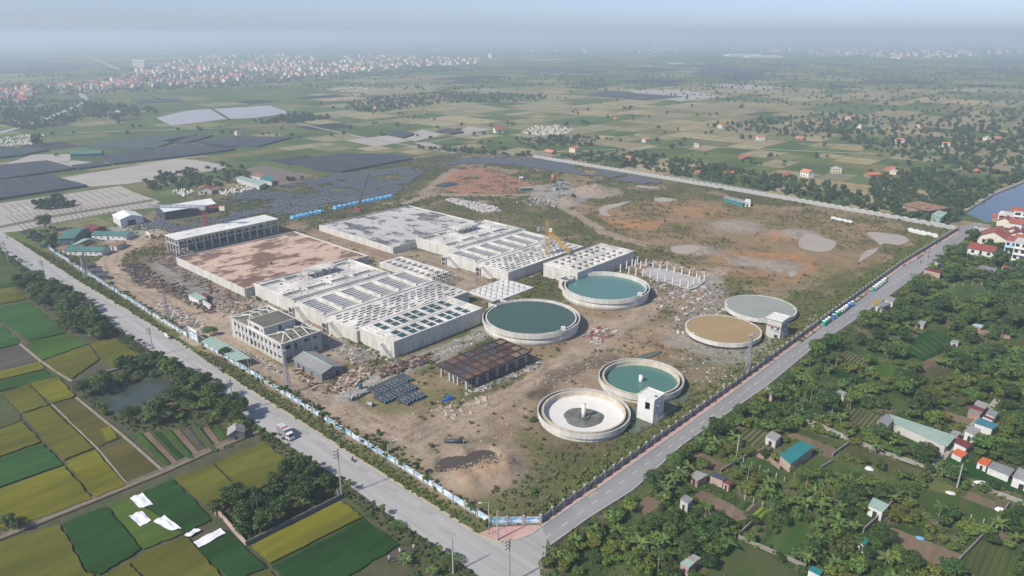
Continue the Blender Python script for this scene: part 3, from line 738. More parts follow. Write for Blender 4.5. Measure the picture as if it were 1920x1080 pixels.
# ------------------------------------------------------------------ rows of bare columns
px_cols = [(35, 315), (205, 350), (345, 385), (487, 405), (633, 450), (777, 510), (928, 545), (1077, 582), (1228, 632), (1385, 667),
           (375, 165), (545, 212), (685, 245), (825, 285), (965, 325), (1110, 355), (1260, 390), (1410, 425), (1557, 470), (1710, 505),
           (158, 245), (268, 205), (330, 215), (440, 245), (1500, 605), (1610, 555)]
cmesh = MB().box(-.27, .27, -.27, .27, -.3, 4.2).mesh('shaft'); cmesh.materials.append(WHITEP)
cap = MB().hexa([(-.27, -.27, 3.5), (.27, -.27, 3.5), (.27, .27, 3.5), (-.27, .27, 3.5)], [(-.85, -.3, 4.25), (.85, -.3, 4.25), (.85, .3, 4.25), (-.85, .3, 4.25)]).mesh('corbel'); cap.materials.append(WHITEP)
foot = MB().box(-.6, .6, -.6, .6, -.3, .35).mesh('footing'); foot.materials.append(CONC_PALE)
for i, (x, y) in enumerate(px_cols):
    p = P(1160 + x / 10.667, 480 + y / 10.667)
    back = 10 <= i < 20
    t = thing('bare_column', p, SITE, ('bare white column with a corbel head in the row along the weeds' if back else 'bare white column without a head on the unfinished slab by the teal tank'),
              'column', 'bare columns with corbels' if back else 'bare columns without heads')
    link('shaft', cmesh, t); link('footing', foot, t)
    if back: link('corbel', cap, t)
sheet('unfinished_slab', [(1200, 512), (1218, 503), (1250, 506), (1300, 520), (1322, 530), (1305, 542), (1290, 546), (1240, 530), (1205, 518)], mat('wet_slab', (.42, .40, .38), (.33, .31, .29), scale=.2, rough=.8, coord='World'), .72)

# ------------------------------------------------------------------ rust roofed frame
O = P2(875, 732)
t = thing('rusty_frame', (O[0], O[1], 0), SITE - math.radians(3), 'low concrete frame topped by rusty formwork panels and dark steel', 'building')
LX, LY, HZ = 31.0, 15.0, 5.0
cm = MB().box(-.35, .35, -.35, .35, -.2, 3.3).mesh('column'); cm.materials.append(CONC_PALE)
for i in range(7):
    for y in (.5, LY / 2, LY - .5): link('column', cm, t, (.5 + i * (LX - 1) / 6, y, 0))
for j in (1, 2):
    link('column', cm, t, (.5, .5 + j * (LY - 1) / 3, 0))
for y in (.5, LY - .5): MB().box(.1, LX - .1, y - .25, y + .25, 3.3, 3.8).build('beam', CONC_PALE, t)
for x in (.5, LX - .5): MB().box(x - .24, x + .24, .8, LY - .8, 3.31, 3.79).build('beam', CONC_PALE, t)
r = random.Random(4)
pan = [mat('rust_panel_%d' % i, c, tuple(k * .55 for k in c), scale=.9, rough=.9, ramp=(.4, .6)) for i, c in enumerate(((.085, .055, .045), (.15, .09, .065), (.085, .08, .085), (.24, .18, .13)))]
for i in range(8):
    for j in range(4):
        w, h = (LX + 2.2) / 8, (LY + 2) / 4; x, y = -1.1 + i * w, -1 + j * h
        MB().box(x + .12, x + w - .12, y + .12, y + h - .12, HZ - .25, HZ - .08 + r.uniform(0, .1)).build('formwork_panel', pan[r.choice((0, 0, 1, 2, 2, 3)) if j else r.choice((1, 3, 0))], t)
SOOT = mat('sooty_steel', (.03, .024, .022), (.055, .035, .03), scale=1, rough=.9)
for i in range(9): MB().bar((-1.1 + i * (LX + 2.2) / 8, -1, HZ + .12), (-1.1 + i * (LX + 2.2) / 8, LY + 1, HZ + .14), .5, .42).build('joist', SOOT, t)
for j in range(5): MB().bar((-1.1, -1 + j * (LY + 2) / 4, HZ - .38), (LX + 1.1, -1 + j * (LY + 2) / 4, HZ + .2), .5, .42).build('joist', SOOT, t)
pm = MB().tube((0, 0, 0), (0, 0, 4.7), .06, n=5).mesh('prop'); pm.materials.append(STEEL)
for i in range(22): link('prop', pm, t, (.2 + i * 1.42, -.75, 0))
for i in range(14): link('prop', pm, t, (1 + i * 2.1, 4.0, 0))
for i in range(8): link('prop', pm, t, (-.8, i * 1.9, 0))
for z in (1.6, 3.0): MB().bar((0, -.8, z), (LX, -.8, z), .09).build('prop_rail', STEEL, t)
# ------------------------------------------------------------------ valve houses beside the tanks
def valve_house(px, label, w, d, h, unfinished):
    O = P2(*px); t = thing('valve_house', (O[0], O[1], 0), SITE, label, 'valve house', 'square valve houses')
    holes_x = [(1.6, 3.4, h - 4.2, h - 1.6)] if not unfinished else [(.9, 1.9, 4.0, 5.3), (3.3, 4.3, 4.0, 5.3), (1.2, 2.6, .6, 1.8)]
    holes_y = [(1.4, 2.3, h - 3.8, h - 2.6), (4.2, 5.0, h - 3.4, h - 2.2)] if not unfinished else [(1.0, 2.4, 4.0, 6.4), (3.4, 5.0, 4.0, 6.4)]
    def wall(b, axis, L, y, hl, zt):
        xs = sorted({0, L, *[k for q in hl for k in q[:2]]}); zs = sorted({-.3, zt, *[k for q in hl for k in q[2:]]})
        for i in range(len(xs) - 1):
            for j in range(len(zs) - 1):
                cx, cz = (xs[i] + xs[i + 1]) / 2, (zs[j] + zs[j + 1]) / 2
                if any(q[0] < cx < q[1] and q[2] < cz < q[3] for q in hl): continue
                if axis == 'x': b.box(xs[i], xs[i + 1], y, y + .25, zs[j], zs[j + 1])
                else: b.box(y, y + .25, xs[i], xs[i + 1], zs[j], zs[j + 1])
    zt = h - .25; m = WHITEP if not unfinished else CONC_PALE
    b = MB(); wall(b, 'x', w, 0, holes_y, zt); b.build('wall', m, t)          # right hand face
    b = MB(); wall(b, 'y', d, 0, holes_x, zt); b.build('wall', m, t)          # left hand face
    MB().box(0, w, d - .25, d, -.3, zt).build('wall', m, t); MB().box(w - .25, w, .25, d - .25, -.3, zt).build('wall', m, t)
    MB().box(.3, w - .3, .3, d - .3, h * .45, h * .45 + .15).build('floor', CONC_DARK, t)
    ov = .12 if not unfinished else .55
    MB().box(-ov, w + ov, -ov, d + ov, zt, h).build('roof_slab', WHITEP, t)
    for q in ((-ov, w + ov, -ov, -ov + .22), (-ov, w + ov, d + ov - .22, d + ov), (-ov, -ov + .22, -ov + .22, d + ov - .22), (w + ov - .22, w + ov, -ov + .22, d + ov - .22)):
        MB().box(*q, h, h + .3).build('parapet', WHITEP, t)
    if unfinished:
        MB().box(-.06, -.005, .3, d - .3, h - 3.7, h - 2.9).build('brick_band', mat('brick', (.30, .19, .14), (.22, .14, .11), scale=3, rough=.95), t)
        MB().box(-.06, -.005, .9, 4.6, 3.3, 4.0).build('render_patch', CONC_GREY, t)
    else:
        for (a, c, z0, z1) in holes_y: MB().box(a - .15, c + .15, -.45, -.005, z1 + .05, z1 + .14).build('window_hood', WHITEP, t)
        MB().lathe([(.55, h), (.55, h + .06), (.05, h + .06), (.05, h)], 16).build('roof_hatch', RUST, t, loc=(w * .45, 1.2, 0))
    # leftover scaffolding on the right hand face
    sc = MB(); r = random.Random(px[0])
    for i in range(7): sc.bar((w * i / 6, -.9 - r.random() * .5, 0), (w * i / 6 + r.uniform(-.6, .6), -.35, 2.2 + r.random() * 2), .1)
    for z in (1.0, 2.0): sc.bar((0, -.95, z), (w + 1, -1.0, z + .2), .1)
    sc.build('scaffold', CONC_PALE if not unfinished else STEEL, t)
    return t
valve_house((1224, 797), 'small white valve house in flooded ground between the two near tanks', 6.2, 6.4, 9.0, False)
valve_house((1462, 638), 'unfinished valve house with open top floor beside the grey tank', 6.6, 6.4, 8.6, True)
# ================================================================== roads and pavements
def local_sheet(name, px, m, rz, z, thick=None):
    o = P2(*px[0]); c, s = math.cos(-rz), math.sin(-rz)
    pts = [((x - o[0]) * c - (y - o[1]) * s, (x - o[0]) * s + (y - o[1]) * c) for x, y in gp(px)]
    n = len(pts); ar = sum(pts[i][0] * pts[(i + 1) % n][1] - pts[(i + 1) % n][0] * pts[i][1] for i in range(n))
    if ar < 0: pts = pts[::-1]
    b = MB()
    if thick: b.prism(pts, -thick, 0)
    else: b.add([(x, y, 0) for x, y in pts], [tuple(range(n))])
    ob = b.build(name, m); ob.location = (o[0], o[1], z); ob.rotation_euler = (0, 0, rz)
    return tag(ob, kind='structure')
RDL, RDR = math.radians(137.6), math.radians(46.2)
ROADC = mat('worn_concrete_road', (0.40, 0.385, 0.36), (0.285, 0.275, 0.26), scale=.30, stretch=(.06, 1.3, 1), rough=.9, grime=.12, ramp=(.3, .7))
ASPH = mat('asphalt', (0.275, 0.268, 0.262), (0.215, 0.21, 0.208), scale=.35, stretch=(.08, 1.0, 1), rough=.92, grime=.12, ramp=(.3, .7))
PINK = lines(mat('pink_paving', (0.52, 0.32, 0.285), (0.44, 0.275, 0.245), scale=.8, rough=.9, grime=.15), 'x', 1.6, .12, .75)
L_UP = [(0, 432), (20.6, 446), (75, 481), (116, 507.5), (163, 537), (240, 583), (306, 624), (356, 655), (420, 700), (482, 740), (530, 770), (596, 811), (658, 852), (747, 908), (830, 960), (897, 1003), (940, 1018)]
L_DN = [(1010, 1120), (925, 1100), (880, 1067), (813, 1020), (750, 980), (633, 895), (520, 822), (467, 785), (380, 724), (239, 628), (194, 597), (104, 533), (65, 512), (4, 470), (-30, 448)]
local_sheet('west_road', L_UP + [(973, 1012), (1016, 988), (1030, 1024), (1021, 1042)] + L_DN, ROADC, RDL, .10)
R_IN = [(1016, 988), (1133, 907.5), (1280, 803.5), (1390, 724), (1573, 588), (1690, 502), (1797, 437)]
R_OUT = [(1818, 441), (1727, 511), (1633, 579), (1520, 656), (1440, 722), (1280, 834), (1187, 919), (1107, 969), (1030, 1024)]
local_sheet('east_road', R_IN + R_OUT, ASPH, RDR, .118)
sheet('road_end', [(1797, 437), (1803, 424), (1840, 418), (1850, 430), (1818, 441)], ASPH, .114)
# pink pavement with a real kerb step
local_sheet('pavement', [(1013, 983.5), (1133, 899.5), (1280, 795.5), (1390, 716.5), (1573, 581.5), (1690, 497), (1797, 433)] + R_IN[::-1], PINK, RDR, .25, .3)
local_sheet('corner_pavement', [(900, 1001), (925, 990), (990, 986.5), (1010, 986), (1015, 989), (1000, 999), (973, 1010.5), (945, 1016), (925, 1009)], PINK, 0, .248, .3)
def strip(name, px, w, m, z0, z1, kind='structure'):
    pts = gp(px); b = MB()
    for i in range(len(pts) - 1):
        a, c = np.array(pts[i]), np.array(pts[i + 1]); d = (c - a) / np.linalg.norm(c - a); n = np.array([-d[1], d[0]]) * w / 2
        q = [a - n, c - n, c + n, a + n]
        b.hexa([(x, y, z0) for x, y in q], [(x, y, z1) for x, y in q])
    return tag(b.build(name, m), kind=kind)
KERB = mat('kerb_stone', (.42, .41, .39), (.33, .32, .31), scale=1.5, rough=.9, coord='World')
strip('kerb', [(945, 1017.5), (973, 1011.5), (1000, 1000)] + R_IN, .32, KERB, 0, .27)
strip('kerb', R_OUT, .34, KERB, 0, .30)
# marking: centre dashes, rumble bars
PAINT = mat('road_paint', (.62, .62, .60), (.48, .48, .46), scale=2, rough=.7, coord='World')
road_r = bpy.data.objects['east_road']
a = P2(1028, 1005.7); c = P2(1797, 440); dv = (c - a); Ld = np.linalg.norm(dv); dv /= Ld
dm = MB().add([(-1.2, -.09, 0), (1.2, -.09, 0), (1.2, .09, 0), (-1.2, .09, 0)], [(0, 1, 2, 3)]).mesh('centre_dash'); dm.materials.append(PAINT)
ang = math.atan2(dv[1], dv[0]); k = 0
inv = road_r.matrix_basis.inverted()
while k * 6.4 < Ld:
    p = a + dv * k * 6.4
    o = link('centre_dash', dm, road_r); o.location = inv @ Vector((p[0], p[1], .124)); o.rotation_euler = (0, 0, ang - RDR); k += 1
for j in range(4):
    p = P2(1080 + j * 4.2, 965.5 - j * 2.9); d2 = P2(1110, 969) - P2(1074, 952); d2 /= np.linalg.norm(d2)
    o = MB().add([(-3.3, -.07, 0), (3.3, -.07, 0), (3.3, .07, 0), (-3.3, .07, 0)], [(0, 1, 2, 3)]).build('rumble_bar', mat('old_paint', (.40, .39, .33), (.30, .295, .27), scale=2, rough=.8), road_r)
    pc = P2(1092 + j * 3.4, 961 - j * 2.4); o.location = inv @ Vector((pc[0], pc[1], .126)); o.rotation_euler = (0, 0, math.atan2(d2[1], d2[0]) - RDR)
for q in ((1111, 928, 'x'), (1540, 625, 'x'), (1617, 580, 'x')):
    p = P2(q[0], q[1]); b = MB()
    for i in range(4): b.add([(-1.6 + i * .9, -.7, 0), (-1.1 + i * .9, -.7, 0), (-1.0 + i * .9, .7, 0), (-1.5 + i * .9, .7, 0)], [(0, 1, 2, 3)])
    o = b.build('painted_mark', MATS['old_paint'], road_r); o.location = inv @ Vector((p[0], p[1], .127))
# drainage ditch wall along the outer side of the right road
strip('roadside_ditch', [(1034, 1024), (1110, 973), (1190, 922), (1283, 838), (1443, 727), (1523, 661), (1636, 583)], 1.6, mat('ditch_dark', (.035, .035, .03), (.06, .055, .045), scale=1, rough=1, coord='World'), .012, .02)
for i in range(16):
    f = i / 16 + random.random() * .03; q = (20 + f * 860 + random.uniform(-14, 14), 462 + f * 560 - 60 * f * (1 - f) + random.uniform(-6, 6)); p = P2(*q)
    o = MB().add([(-2 - i % 3, -.9, 0), (2.5, -.8, 0), (2.2 + i % 2, .9, 0), (-2.2, 1.1, 0)], [(0, 1, 2, 3)]).build('road_patch', mat('road_patch', (.27, .265, .255), (.33, .32, .30), scale=.8, rough=.95)); o.location = (p[0], p[1], .107 + .0005 * i); o.rotation_euler = (0, 0, RDL); tag(o, kind='structure')
# verges
VERGE = mat('verge_grass', (.085, .125, .035), (.15, .14, .06), scale=.25, coord='World', rough=1, spec=0, bump=.6, bscale=1.2, grime=.2, ramp=(.42, .62))
sheet('verge', L_UP[:8] + [(358, 640), (92, 468), (20, 425)], VERGE, .05)
sheet('verge', L_UP[7:] + [(925, 1008), (903, 998), (912, 985), (366, 645)], VERGE, .054)
EDGE = mat('road_edge_sand', (.43, .37, .28), (.36, .31, .23), scale=.8, coord='World', rough=1)
strip('road_edge', L_UP[1:8], .9, EDGE, .06, .108); strip('road_edge', L_UP[8:], .9, EDGE, .06, .109)
# field track between the paddies
strip('field_track', [(-10, 1012), (150, 948), (300, 887), (400, 842), (490, 806)], 3.2, mat('track_earth', (.17, .135, .10), (.11, .09, .065), scale=.5, coord='World', rough=1, bump=.4), .1, .42)
strip('field_track_rut', [(-10, 1014), (150, 950), (300, 889), (400, 844), (490, 808)], .5, mat('track_pale', (.27, .225, .17), (.2, .16, .12), scale=.7, coord='World', rough=1), .41, .43)

# ================================================================== fences
def mural(i):
    cs = [((.62, .70, .76), (.16, .34, .55)), ((.70, .74, .76), (.30, .48, .62)), ((.45, .62, .72), (.12, .30, .42)), ((.74, .76, .76), (.22, .33, .50)), ((.36, .52, .70), (.70, .75, .78))][i]
    m = mat('mural_%d' % i, cs[0], cs[1], scale=.9, stretch=(.6, .6, 1.5), rough=.7, ramp=(.46, .54), detail=4, coord='Object')
    return m
MURALS = [mural(i) for i in range(5)]
POSTM = mat('fence_post', (.40, .37, .33), (.30, .28, .25), scale=2, rough=.95)
FOOTM = mat('fence_foot', (.34, .32, .29), (.24, .22, .2), scale=1.2, rough=.95)
def box_mesh(name, m, *q):
    me_ = MB().box(*q).mesh(name); me_.materials.append(m); return me_
def fence(name, px, step, label, panel_meshes, post_mesh, foot_mesh=None, cat='fence', z=0.0):
    pts = [np.array(P2(*q)) for q in px]
    t = thing(name, (pts[0][0], pts[0][1], z), 0, label, cat); r = random.Random(len(px) + int(px[0][0]))
    for i in range(len(pts) - 1):
        a, c = pts[i], pts[i + 1]; L = np.linalg.norm(c - a); n = max(1, round(L / step)); d = (c - a) / n; an = math.atan2(d[1], d[0]); s = np.linalg.norm(d) / step
        for k in range(n):
            p = a + d * k - pts[0]
            o = link('panel', panel_meshes[r.randrange(len(panel_meshes))], t, (p[0], p[1], 0)); o.rotation_euler = (0, 0, an); o.scale = (s, 1, 1)
            o = link('post', post_mesh, t, (p[0], p[1], 0)); o.rotation_euler = (0, 0, an)
            if foot_mesh: o = link('plinth', foot_mesh, t, (p[0], p[1], 0)); o.rotation_euler = (0, 0, an); o.scale = (s, 1, 1)
        p = c - pts[0]; o = link('post', post_mesh, t, (p[0], p[1], 0)); o.rotation_euler = (0, 0, an)
    return t
mp_ = []
for i in range(5):
    b = MB(); b.box(.28, 3.92, -.08, .08, .62, 2.35); b.cur = 1; b.box(.28, 3.92, -.11, .11, 2.35, 2.47)
    me_ = b.mesh('panel'); me_.materials.append(MURALS[i]); me_.materials.append(POSTM); me_.polygons.foreach_set('material_index', b.m); mp_.append(me_)
b = MB().box(-.28, .28, -.26, .26, 0, 2.6); b.box(-.36, .36, -.34, .34, 2.6, 2.74); pm_ = b.mesh('post'); pm_.materials.append(POSTM)
fm_ = box_mesh('plinth', FOOTM, .28, 3.92, -.14, .14, 0, .62)
fence('mural_fence', [(100, 436), (94, 470), (160, 513), (240, 563), (300, 602), (352, 634)], 4.2, 'blue and white painted fence between the camp and the gate', mp_, pm_, fm_)
fence('mural_fence', [(384, 651), (470, 703), (560, 759), (660, 822), (760, 884), (850, 941), (919, 984.5), (1013, 983)], 4.2, 'blue and white painted fence past the street lamps to the pink paved corner', mp_, pm_, fm_)
def step_panel(L, h0, h1, m, seed):
    b = MB(); n = 6; th = .09
    prof = [h0 + (h1 - h0) * (abs(2 * k / n - 1) ** 1.6) for k in range(n + 1)]
    for k in range(n):
        x0, x1 = .2 + (L - .4) * k / n, .2 + (L - .4) * (k + 1) / n
        b.hexa([(x0, -th, 0), (x1, -th, 0), (x1, th, 0), (x0, th, 0)], [(x0, -th, prof[k]), (x1, -th, prof[k + 1]), (x1, th, prof[k + 1]), (x0, th, prof[k])])
    me_ = b.mesh('panel'); me_.materials.append(m); return me_
GF = mat('grey_fence', (.27, .27, .275), (.20, .20, .205), scale=.8, stretch=(1, 1, .4), rough=.9, grime=.2)
GFP = mat('grey_fence_post', (.40, .40, .39), (.31, .31, .30), scale=1.5, rough=.9)
b = MB().box(-.24, .24, -.24, .24, 0, 2.75); b.box(-.3, .3, -.3, .3, 2.75, 2.88); gp_ = b.mesh('post'); gp_.materials.append(GFP)
fence('grey_fence', [(1014, 982), (1133, 898.2), (1280, 794), (1390, 715.5), (1573, 580.5), (1690, 496.3), (1793, 433)], 4.4, 'grey concrete fence with dipped panel tops along the pink pavement', [step_panel(4.4, 1.95, 2.6, GF, 0)], gp_)
WF = mat('pale_wall', (.47, .46, .44), (.36, .35, .33), scale=.5, rough=.9, grime=.2)
def arch_panel(L, h0, h1, m):
    b = MB(); n = 6; th = .15
    prof = [h0 + (h1 - h0) * (1 - abs(2 * k / n - 1) ** 2.2) for k in range(n + 1)]
    for k in range(n):
        x0, x1 = L * k / n, L * (k + 1) / n
        b.hexa([(x0, -th, 0), (x1, -th, 0), (x1, th, 0), (x0, th, 0)], [(x0, -th, prof[k]), (x1, -th, prof[k + 1]), (x1, th, prof[k + 1]), (x0, th, prof[k])])
    me_ = b.mesh('panel'); me_.materials.append(m); return me_
fence('scalloped_wall', [(1793, 432.5), (1640, 404), (1400, 362), (1180, 325), (1000, 295.5)], 5.6, 'long pale wall with scalloped tops closing the far side of the site', [arch_panel(5.6, 2.3, 3.2, WF)], box_mesh('post', WF, -.2, .2, -.22, .22, 0, 2.5), None, 'wall')
TARP = mat('white_tarp', (.66, .66, .64), (.52, .52, .50), scale=.8, rough=.7)
fence('tarp_screen', [(1558, 411), (1598, 420)], 4.0, 'short white tarpaulin screen standing alone in the weeds', [arch_panel(4, 1.8, 2.3, TARP)], box_mesh('post', TARP, -.1, .1, -.17, .17, 0, 2), None, 'screen')
fence('tarp_screen', [(1702, 434), (1758, 447)], 4.0, 'white tarpaulin screen joining the grey fence near the road end', [arch_panel(4, 2.2, 2.8, TARP)], box_mesh('post', TARP, -.1, .1, -.17, .17, 0, 2), None, 'screen')
# ------------------------------------------------------------------ site gate
O = P2(357, 634)
t = thing('site_gate', (O[0], O[1], 0), math.atan2(*(P2(376, 645) - P2(357, 634))[::-1]), 'tall white site gate frame with two panels by the road mouth', 'gate')
for x in (0, 7.2): MB().box(x - .3, x + .3, -.3, .3, 0, 5.4).build('gate_post', WHITEP, t)
MB().box(.3, 6.9, -.15, .15, 4.0, 5.3).build('name_board', mat('gate_board', (.66, .69, .68), (.50, .57, .58), scale=.8, rough=.6), t)
for x in (.4, 3.9): MB().box(x, x + 3.1, -.05, .05, .2, 3.2).build('gate_leaf', MURALS[1], t)
O = P2(311, 634.5)
t = thing('notice_board', (O[0], O[1], 0), RDL + math.pi, 'white notice board on two posts on the grass verge by the gate', 'sign')
for x in (0, 2.4): MB().box(x - .06, x + .06, -.06, .06, 0, 2.6).build('post', STEEL, t)
MB().box(-.3, 2.7, -.16, -.07, 1.0, 2.8).build('board', WHITEP, t)

# ================================================================== poles, lamps, towers
POLEC = mat('pole_concrete', (.40, .38, .35), (.31, .30, .28), scale=1.2, stretch=(1, 1, .2), rough=.9)
ps = MB().tube((0, 0, -.2), (0, 0, 12.6), .24, .15, 8).mesh('shaft'); ps.materials.append(POLEC)
arm = MB().bar((-.9, 0, 0), (.9, 0, 0), .14).mesh('cross_arm'); arm.materials.append(CONC_DARK)
ins = MB().tube((0, 0, 0), (0, 0, .38), .07, .05, 6).mesh('insulator'); ins.materials.append(CONC_GREY)
def power_pole(px, h, label, rz=RDL + math.pi / 2, arms=3, group='concrete power poles along the worn road'):
    t = thing('power_pole', P(*px), rz, label, 'power pole', group)
    o = link('shaft', ps, t); o.scale = (1, 1, h / 12.6)
    for k in range(arms):
        a_ = link('cross_arm', arm, t, (.45, 0, h - .5 - k * .95))
        for x in (-.75, .75): link('insulator', ins, a_, (x, 0, .07))
    return t
poles = [((16, 491), 12.2), ((87, 531.5), 12.4), ((177, 606), 12.6), ((289, 668), 12.4), ((440.5, 776), 13), ((641, 932), 15.4), ((955, 1096), 13.0)]
pole_tops = []
for i, (q, h) in enumerate(poles):
    power_pole(q, h, 'concrete power pole with three cross arms ' + ('at the bend by the rough grass', 'where the roadside belt of trees begins', 'rising out of the roadside belt of trees', 'across the worn road from the site gate', 'beside the fish pond trees', 'next to the walled palm grove', 'in the middle of the road junction')[i])
    p = P(*q); pole_tops.append((p.x, p.y, h))
power_pole((850, 1075), 10, 'slim bare pole at the paddy edge near the road corner', arms=0, group='bare poles')
power_pole((933, 1013.5), 9, 'dark bare pole on the pink paved corner', arms=0, group='bare poles')
power_pole((1022, 1060), 8, 'bare pole in the hedge across the corner from the pink paving', arms=0, group='bare poles')
for q, lab in (((1381, 858), 'pole beside the garden path near the teal roofed shed'), ((1794, 915), 'pole at the garden path near the white sheets'), ((1735, 498), 'street pole on the grassy side of the road near the red roofed houses')):
    power_pole(q, 8, lab, arms=0, group='garden poles')
# wires between the road poles: each span a thing of its own
WIRE = mat('wire', (.05, .05, .05), (.07, .07, .07), rough=.6)
for i in range(len(pole_tops) - 1):
    a_, c_ = pole_tops[i], pole_tops[i + 1]; b = MB()
    for s in (0,):
        for k in range(8):
            t0, t1 = k / 8, (k + 1) / 8; f = lambda t_: (a_[0] + (c_[0] - a_[0]) * t_, a_[1] + (c_[1] - a_[1]) * t_, a_[2] + (c_[2] - a_[2]) * t_ - 1.6 * 4 * t_ * (1 - t_))
            b.tube(f(t0), f(t1), .018, n=4, caps=False)
    tag(b.build('power_wire', WIRE), 'thin power wire strung between two poles of the worn road', 'wire', 'wires along the worn road')
def lamp(px, h, label, rz):
    t = thing('street_lamp', P(*px), rz, label, 'street lamp', 'street lamps beside the mural fence')
    MB().tube((0, 0, 0), (0, 0, h), .11, .07, 8).build('post', POLEC, t, True)
    MB().tube((0, 0, h - .25), (-1.9, 0, h - .05), .045, .04, 6).build('arm', STEEL, t)
    b = MB(); b.hexa([(-2.6, -.15, h - .16), (-1.8, -.15, h - .12), (-1.8, .15, h - .12), (-2.6, .15, h - .16)], [(-2.55, -.1, h + .02), (-1.8, -.12, h + .04), (-1.8, .12, h + .04), (-2.55, .1, h + .02)])
    b.build('lamp_head', WHITEP, t)
    return t
lamp((730, 888), 10, 'street lamp on the verge where the mural fence faces the spoil heap', RDL - math.pi / 2 - math.pi)
lamp((917, 1004), 10.2, 'street lamp at the end of the verge beside the pink paved corner', math.radians(8))
lamp((589.5, 795), 9, 'street lamp on the verge across from the box truck', RDL - math.pi / 2 - math.pi)
lamp((470, 716), 9, 'street lamp on the verge below the lattice tower by the grey shed', RDL - math.pi / 2 - math.pi)
def lattice(px, h, label, w0=1.6, w1=.6, m=STEEL):
    t = thing('lattice_tower', P(*px), SITE, label, 'lattice tower')
    for i, (sx, sy) in enumerate(((-1, -1), (1, -1), (1, 1), (-1, 1))):
        MB().bar((sx * w0 / 2, sy * w0 / 2, 0), (sx * w1 / 2, sy * w1 / 2, h), .16).build('leg', m, t)
    n = int(h / 1.4); b = MB()
    for k in range(n):
        z0, z1 = h * k / n, h * (k + 1) / n; a0 = w0 + (w1 - w0) * k / n; a1 = w0 + (w1 - w0) * (k + 1) / n
        cs = [(-1, -1), (1, -1), (1, 1), (-1, 1)]
        for i in range(4):
            p0, p1 = cs[i], cs[(i + 1) % 4]
            if k % 2: p0, p1 = p1, p0
            b.bar((p0[0] * a0 / 2, p0[1] * a0 / 2, z0), (p1[0] * a1 / 2, p1[1] * a1 / 2, z1), .09)
            b.bar((p0[0] * a1 / 2, p0[1] * a1 / 2, z1), (p1[0] * a1 / 2, p1[1] * a1 / 2, z1), .08)
    b.build('bracing', m, t)
    hd = MB(); hd.box(-.9, .9, -.9, .9, h, h + .12)
    for i in range(4): hd.box(-.8 + i * .45, -.5 + i * .45, -.95, -.75, h + .1, h + .55)
    hd.build('head_platform', m, t)
    return t
lattice((1401, 696), 14.8, 'white lattice tower standing before the brown water tank')
lattice((541, 738), 16.5, 'lattice tower beside the grey gabled shed and mural fence')
lattice((315, 600), 12.5, 'lattice tower in the weeds by the scrap yard')
lattice((161, 524), 13.0, 'lattice tower beside the dark tarpaulin stacks')
for i, (q, h) in enumerate((((148, 418), 11), ((158, 416), 11))):
    power_pole(q, h, 'twin pole of the pylon behind the green roofed camp', arms=2, group='twin pylon poles')

# ================================================================== vehicles and people
def wheel_mesh():
    me_ = MB().tube((0, -.14, 0), (0, .14, 0), .48, n=14).mesh('wheel'); me_.materials.append(mat('tyre', (.02, .02, .02), (.035, .035, .035), scale=5, rough=.9)); return me_
WHEEL = wheel_mesh()
GLASS = mat('dark_glass', (.02, .025, .03), (.03, .035, .04), rough=.08, spec=.6)
def box_truck(px, rz, label):
    t = thing('box_truck', P(*px) + Vector((0, 0, .12)), rz, label, 'truck')
    gm = mat('truck_grey', (.30, .31, .31), (.24, .245, .25), scale=.8, rough=.55)
    MB().box(-3.9, 1.25, -1.1, 1.1, 1.0, 3.3).build('cargo_box', gm, t)
    b = MB()
    for i in range(12): b.box(-3.8 + i * .42, -3.72 + i * .42, -1.13, 1.13, 1.05, 3.25)
    b.build('box_rib', gm, t)
    MB().box(-3.85, 1.2, -1.05, 1.05, 3.302, 3.34).build('box_roof', mat('truck_roof', (.50, .51, .49), (.42, .43, .41), scale=.8, rough=.6), t)
    MB().box(-.9, .0, -1.03, 1.03, 3.342, 3.36).build('roof_stripe', mat('truck_red', (.28, .05, .045), (.22, .04, .04), rough=.6), t)
    MB().box(-3.9, 3.2, -.5, .5, .62, .98).build('chassis', CONC_DARK, t)
    c = MB(); c.hexa([(1.5, -1.02, .55), (3.35, -1.02, .55), (3.35, 1.02, .55), (1.5, 1.02, .55)], [(1.5, -.98, 2.45), (2.85, -.92, 2.45), (2.85, .92, 2.45), (1.5, .98, 2.45)])
    cab = c.build('cab', mat('truck_white', (.74, .74, .72), (.66, .66, .64), rough=.35, spec=.5), t)
    MB().add([(3.19, -.9, 1.45), (3.19, .9, 1.45), (2.93, .86, 2.3), (2.93, -.86, 2.3)], [(0, 1, 2, 3)]).build('windscreen', GLASS, cab)
    for s in (-1, 1):
        MB().add([(1.9, s * 1.02, 1.5), (3.0, s * 1.02, 1.5), (2.8, s * .96, 2.2), (1.9, s * .985, 2.2)], [(0, 1, 2, 3)]).build('side_window', GLASS, cab)
        MB().box(3.32, 3.4, s * .75 - .18, s * .75 + .18, .75, .98).build('headlight', mat('lamp_glass', (.6, .6, .58), (.5, .5, .5), rough=.2), cab)
    for x, y in ((2.4, .92), (2.4, -.92), (-2.5, .95), (-2.5, -.95)): link('wheel', WHEEL, t, (x, y, .48))
    return t
box_truck((537.5, 820), RDL + math.pi, 'grey box truck with white cab and red roof stripe on the worn road')
def skin_figure(name, pts, edges, radii, m, parent):
    me_ = bpy.data.meshes.new(name); me_.from_pydata(pts, edges, []); me_.materials.append(m)
    o = link(name, me_, parent)
    md = o.modifiers.new('skin', 'SKIN')
    for i, r_ in enumerate(radii): me_.skin_vertices[0].data[i].radius = (r_, r_)
    me_.skin_vertices[0].data[0].use_root = True
    o.modifiers.new('sub', 'SUBSURF').levels = 1; o.modifiers['sub'].render_levels = 1
    return o
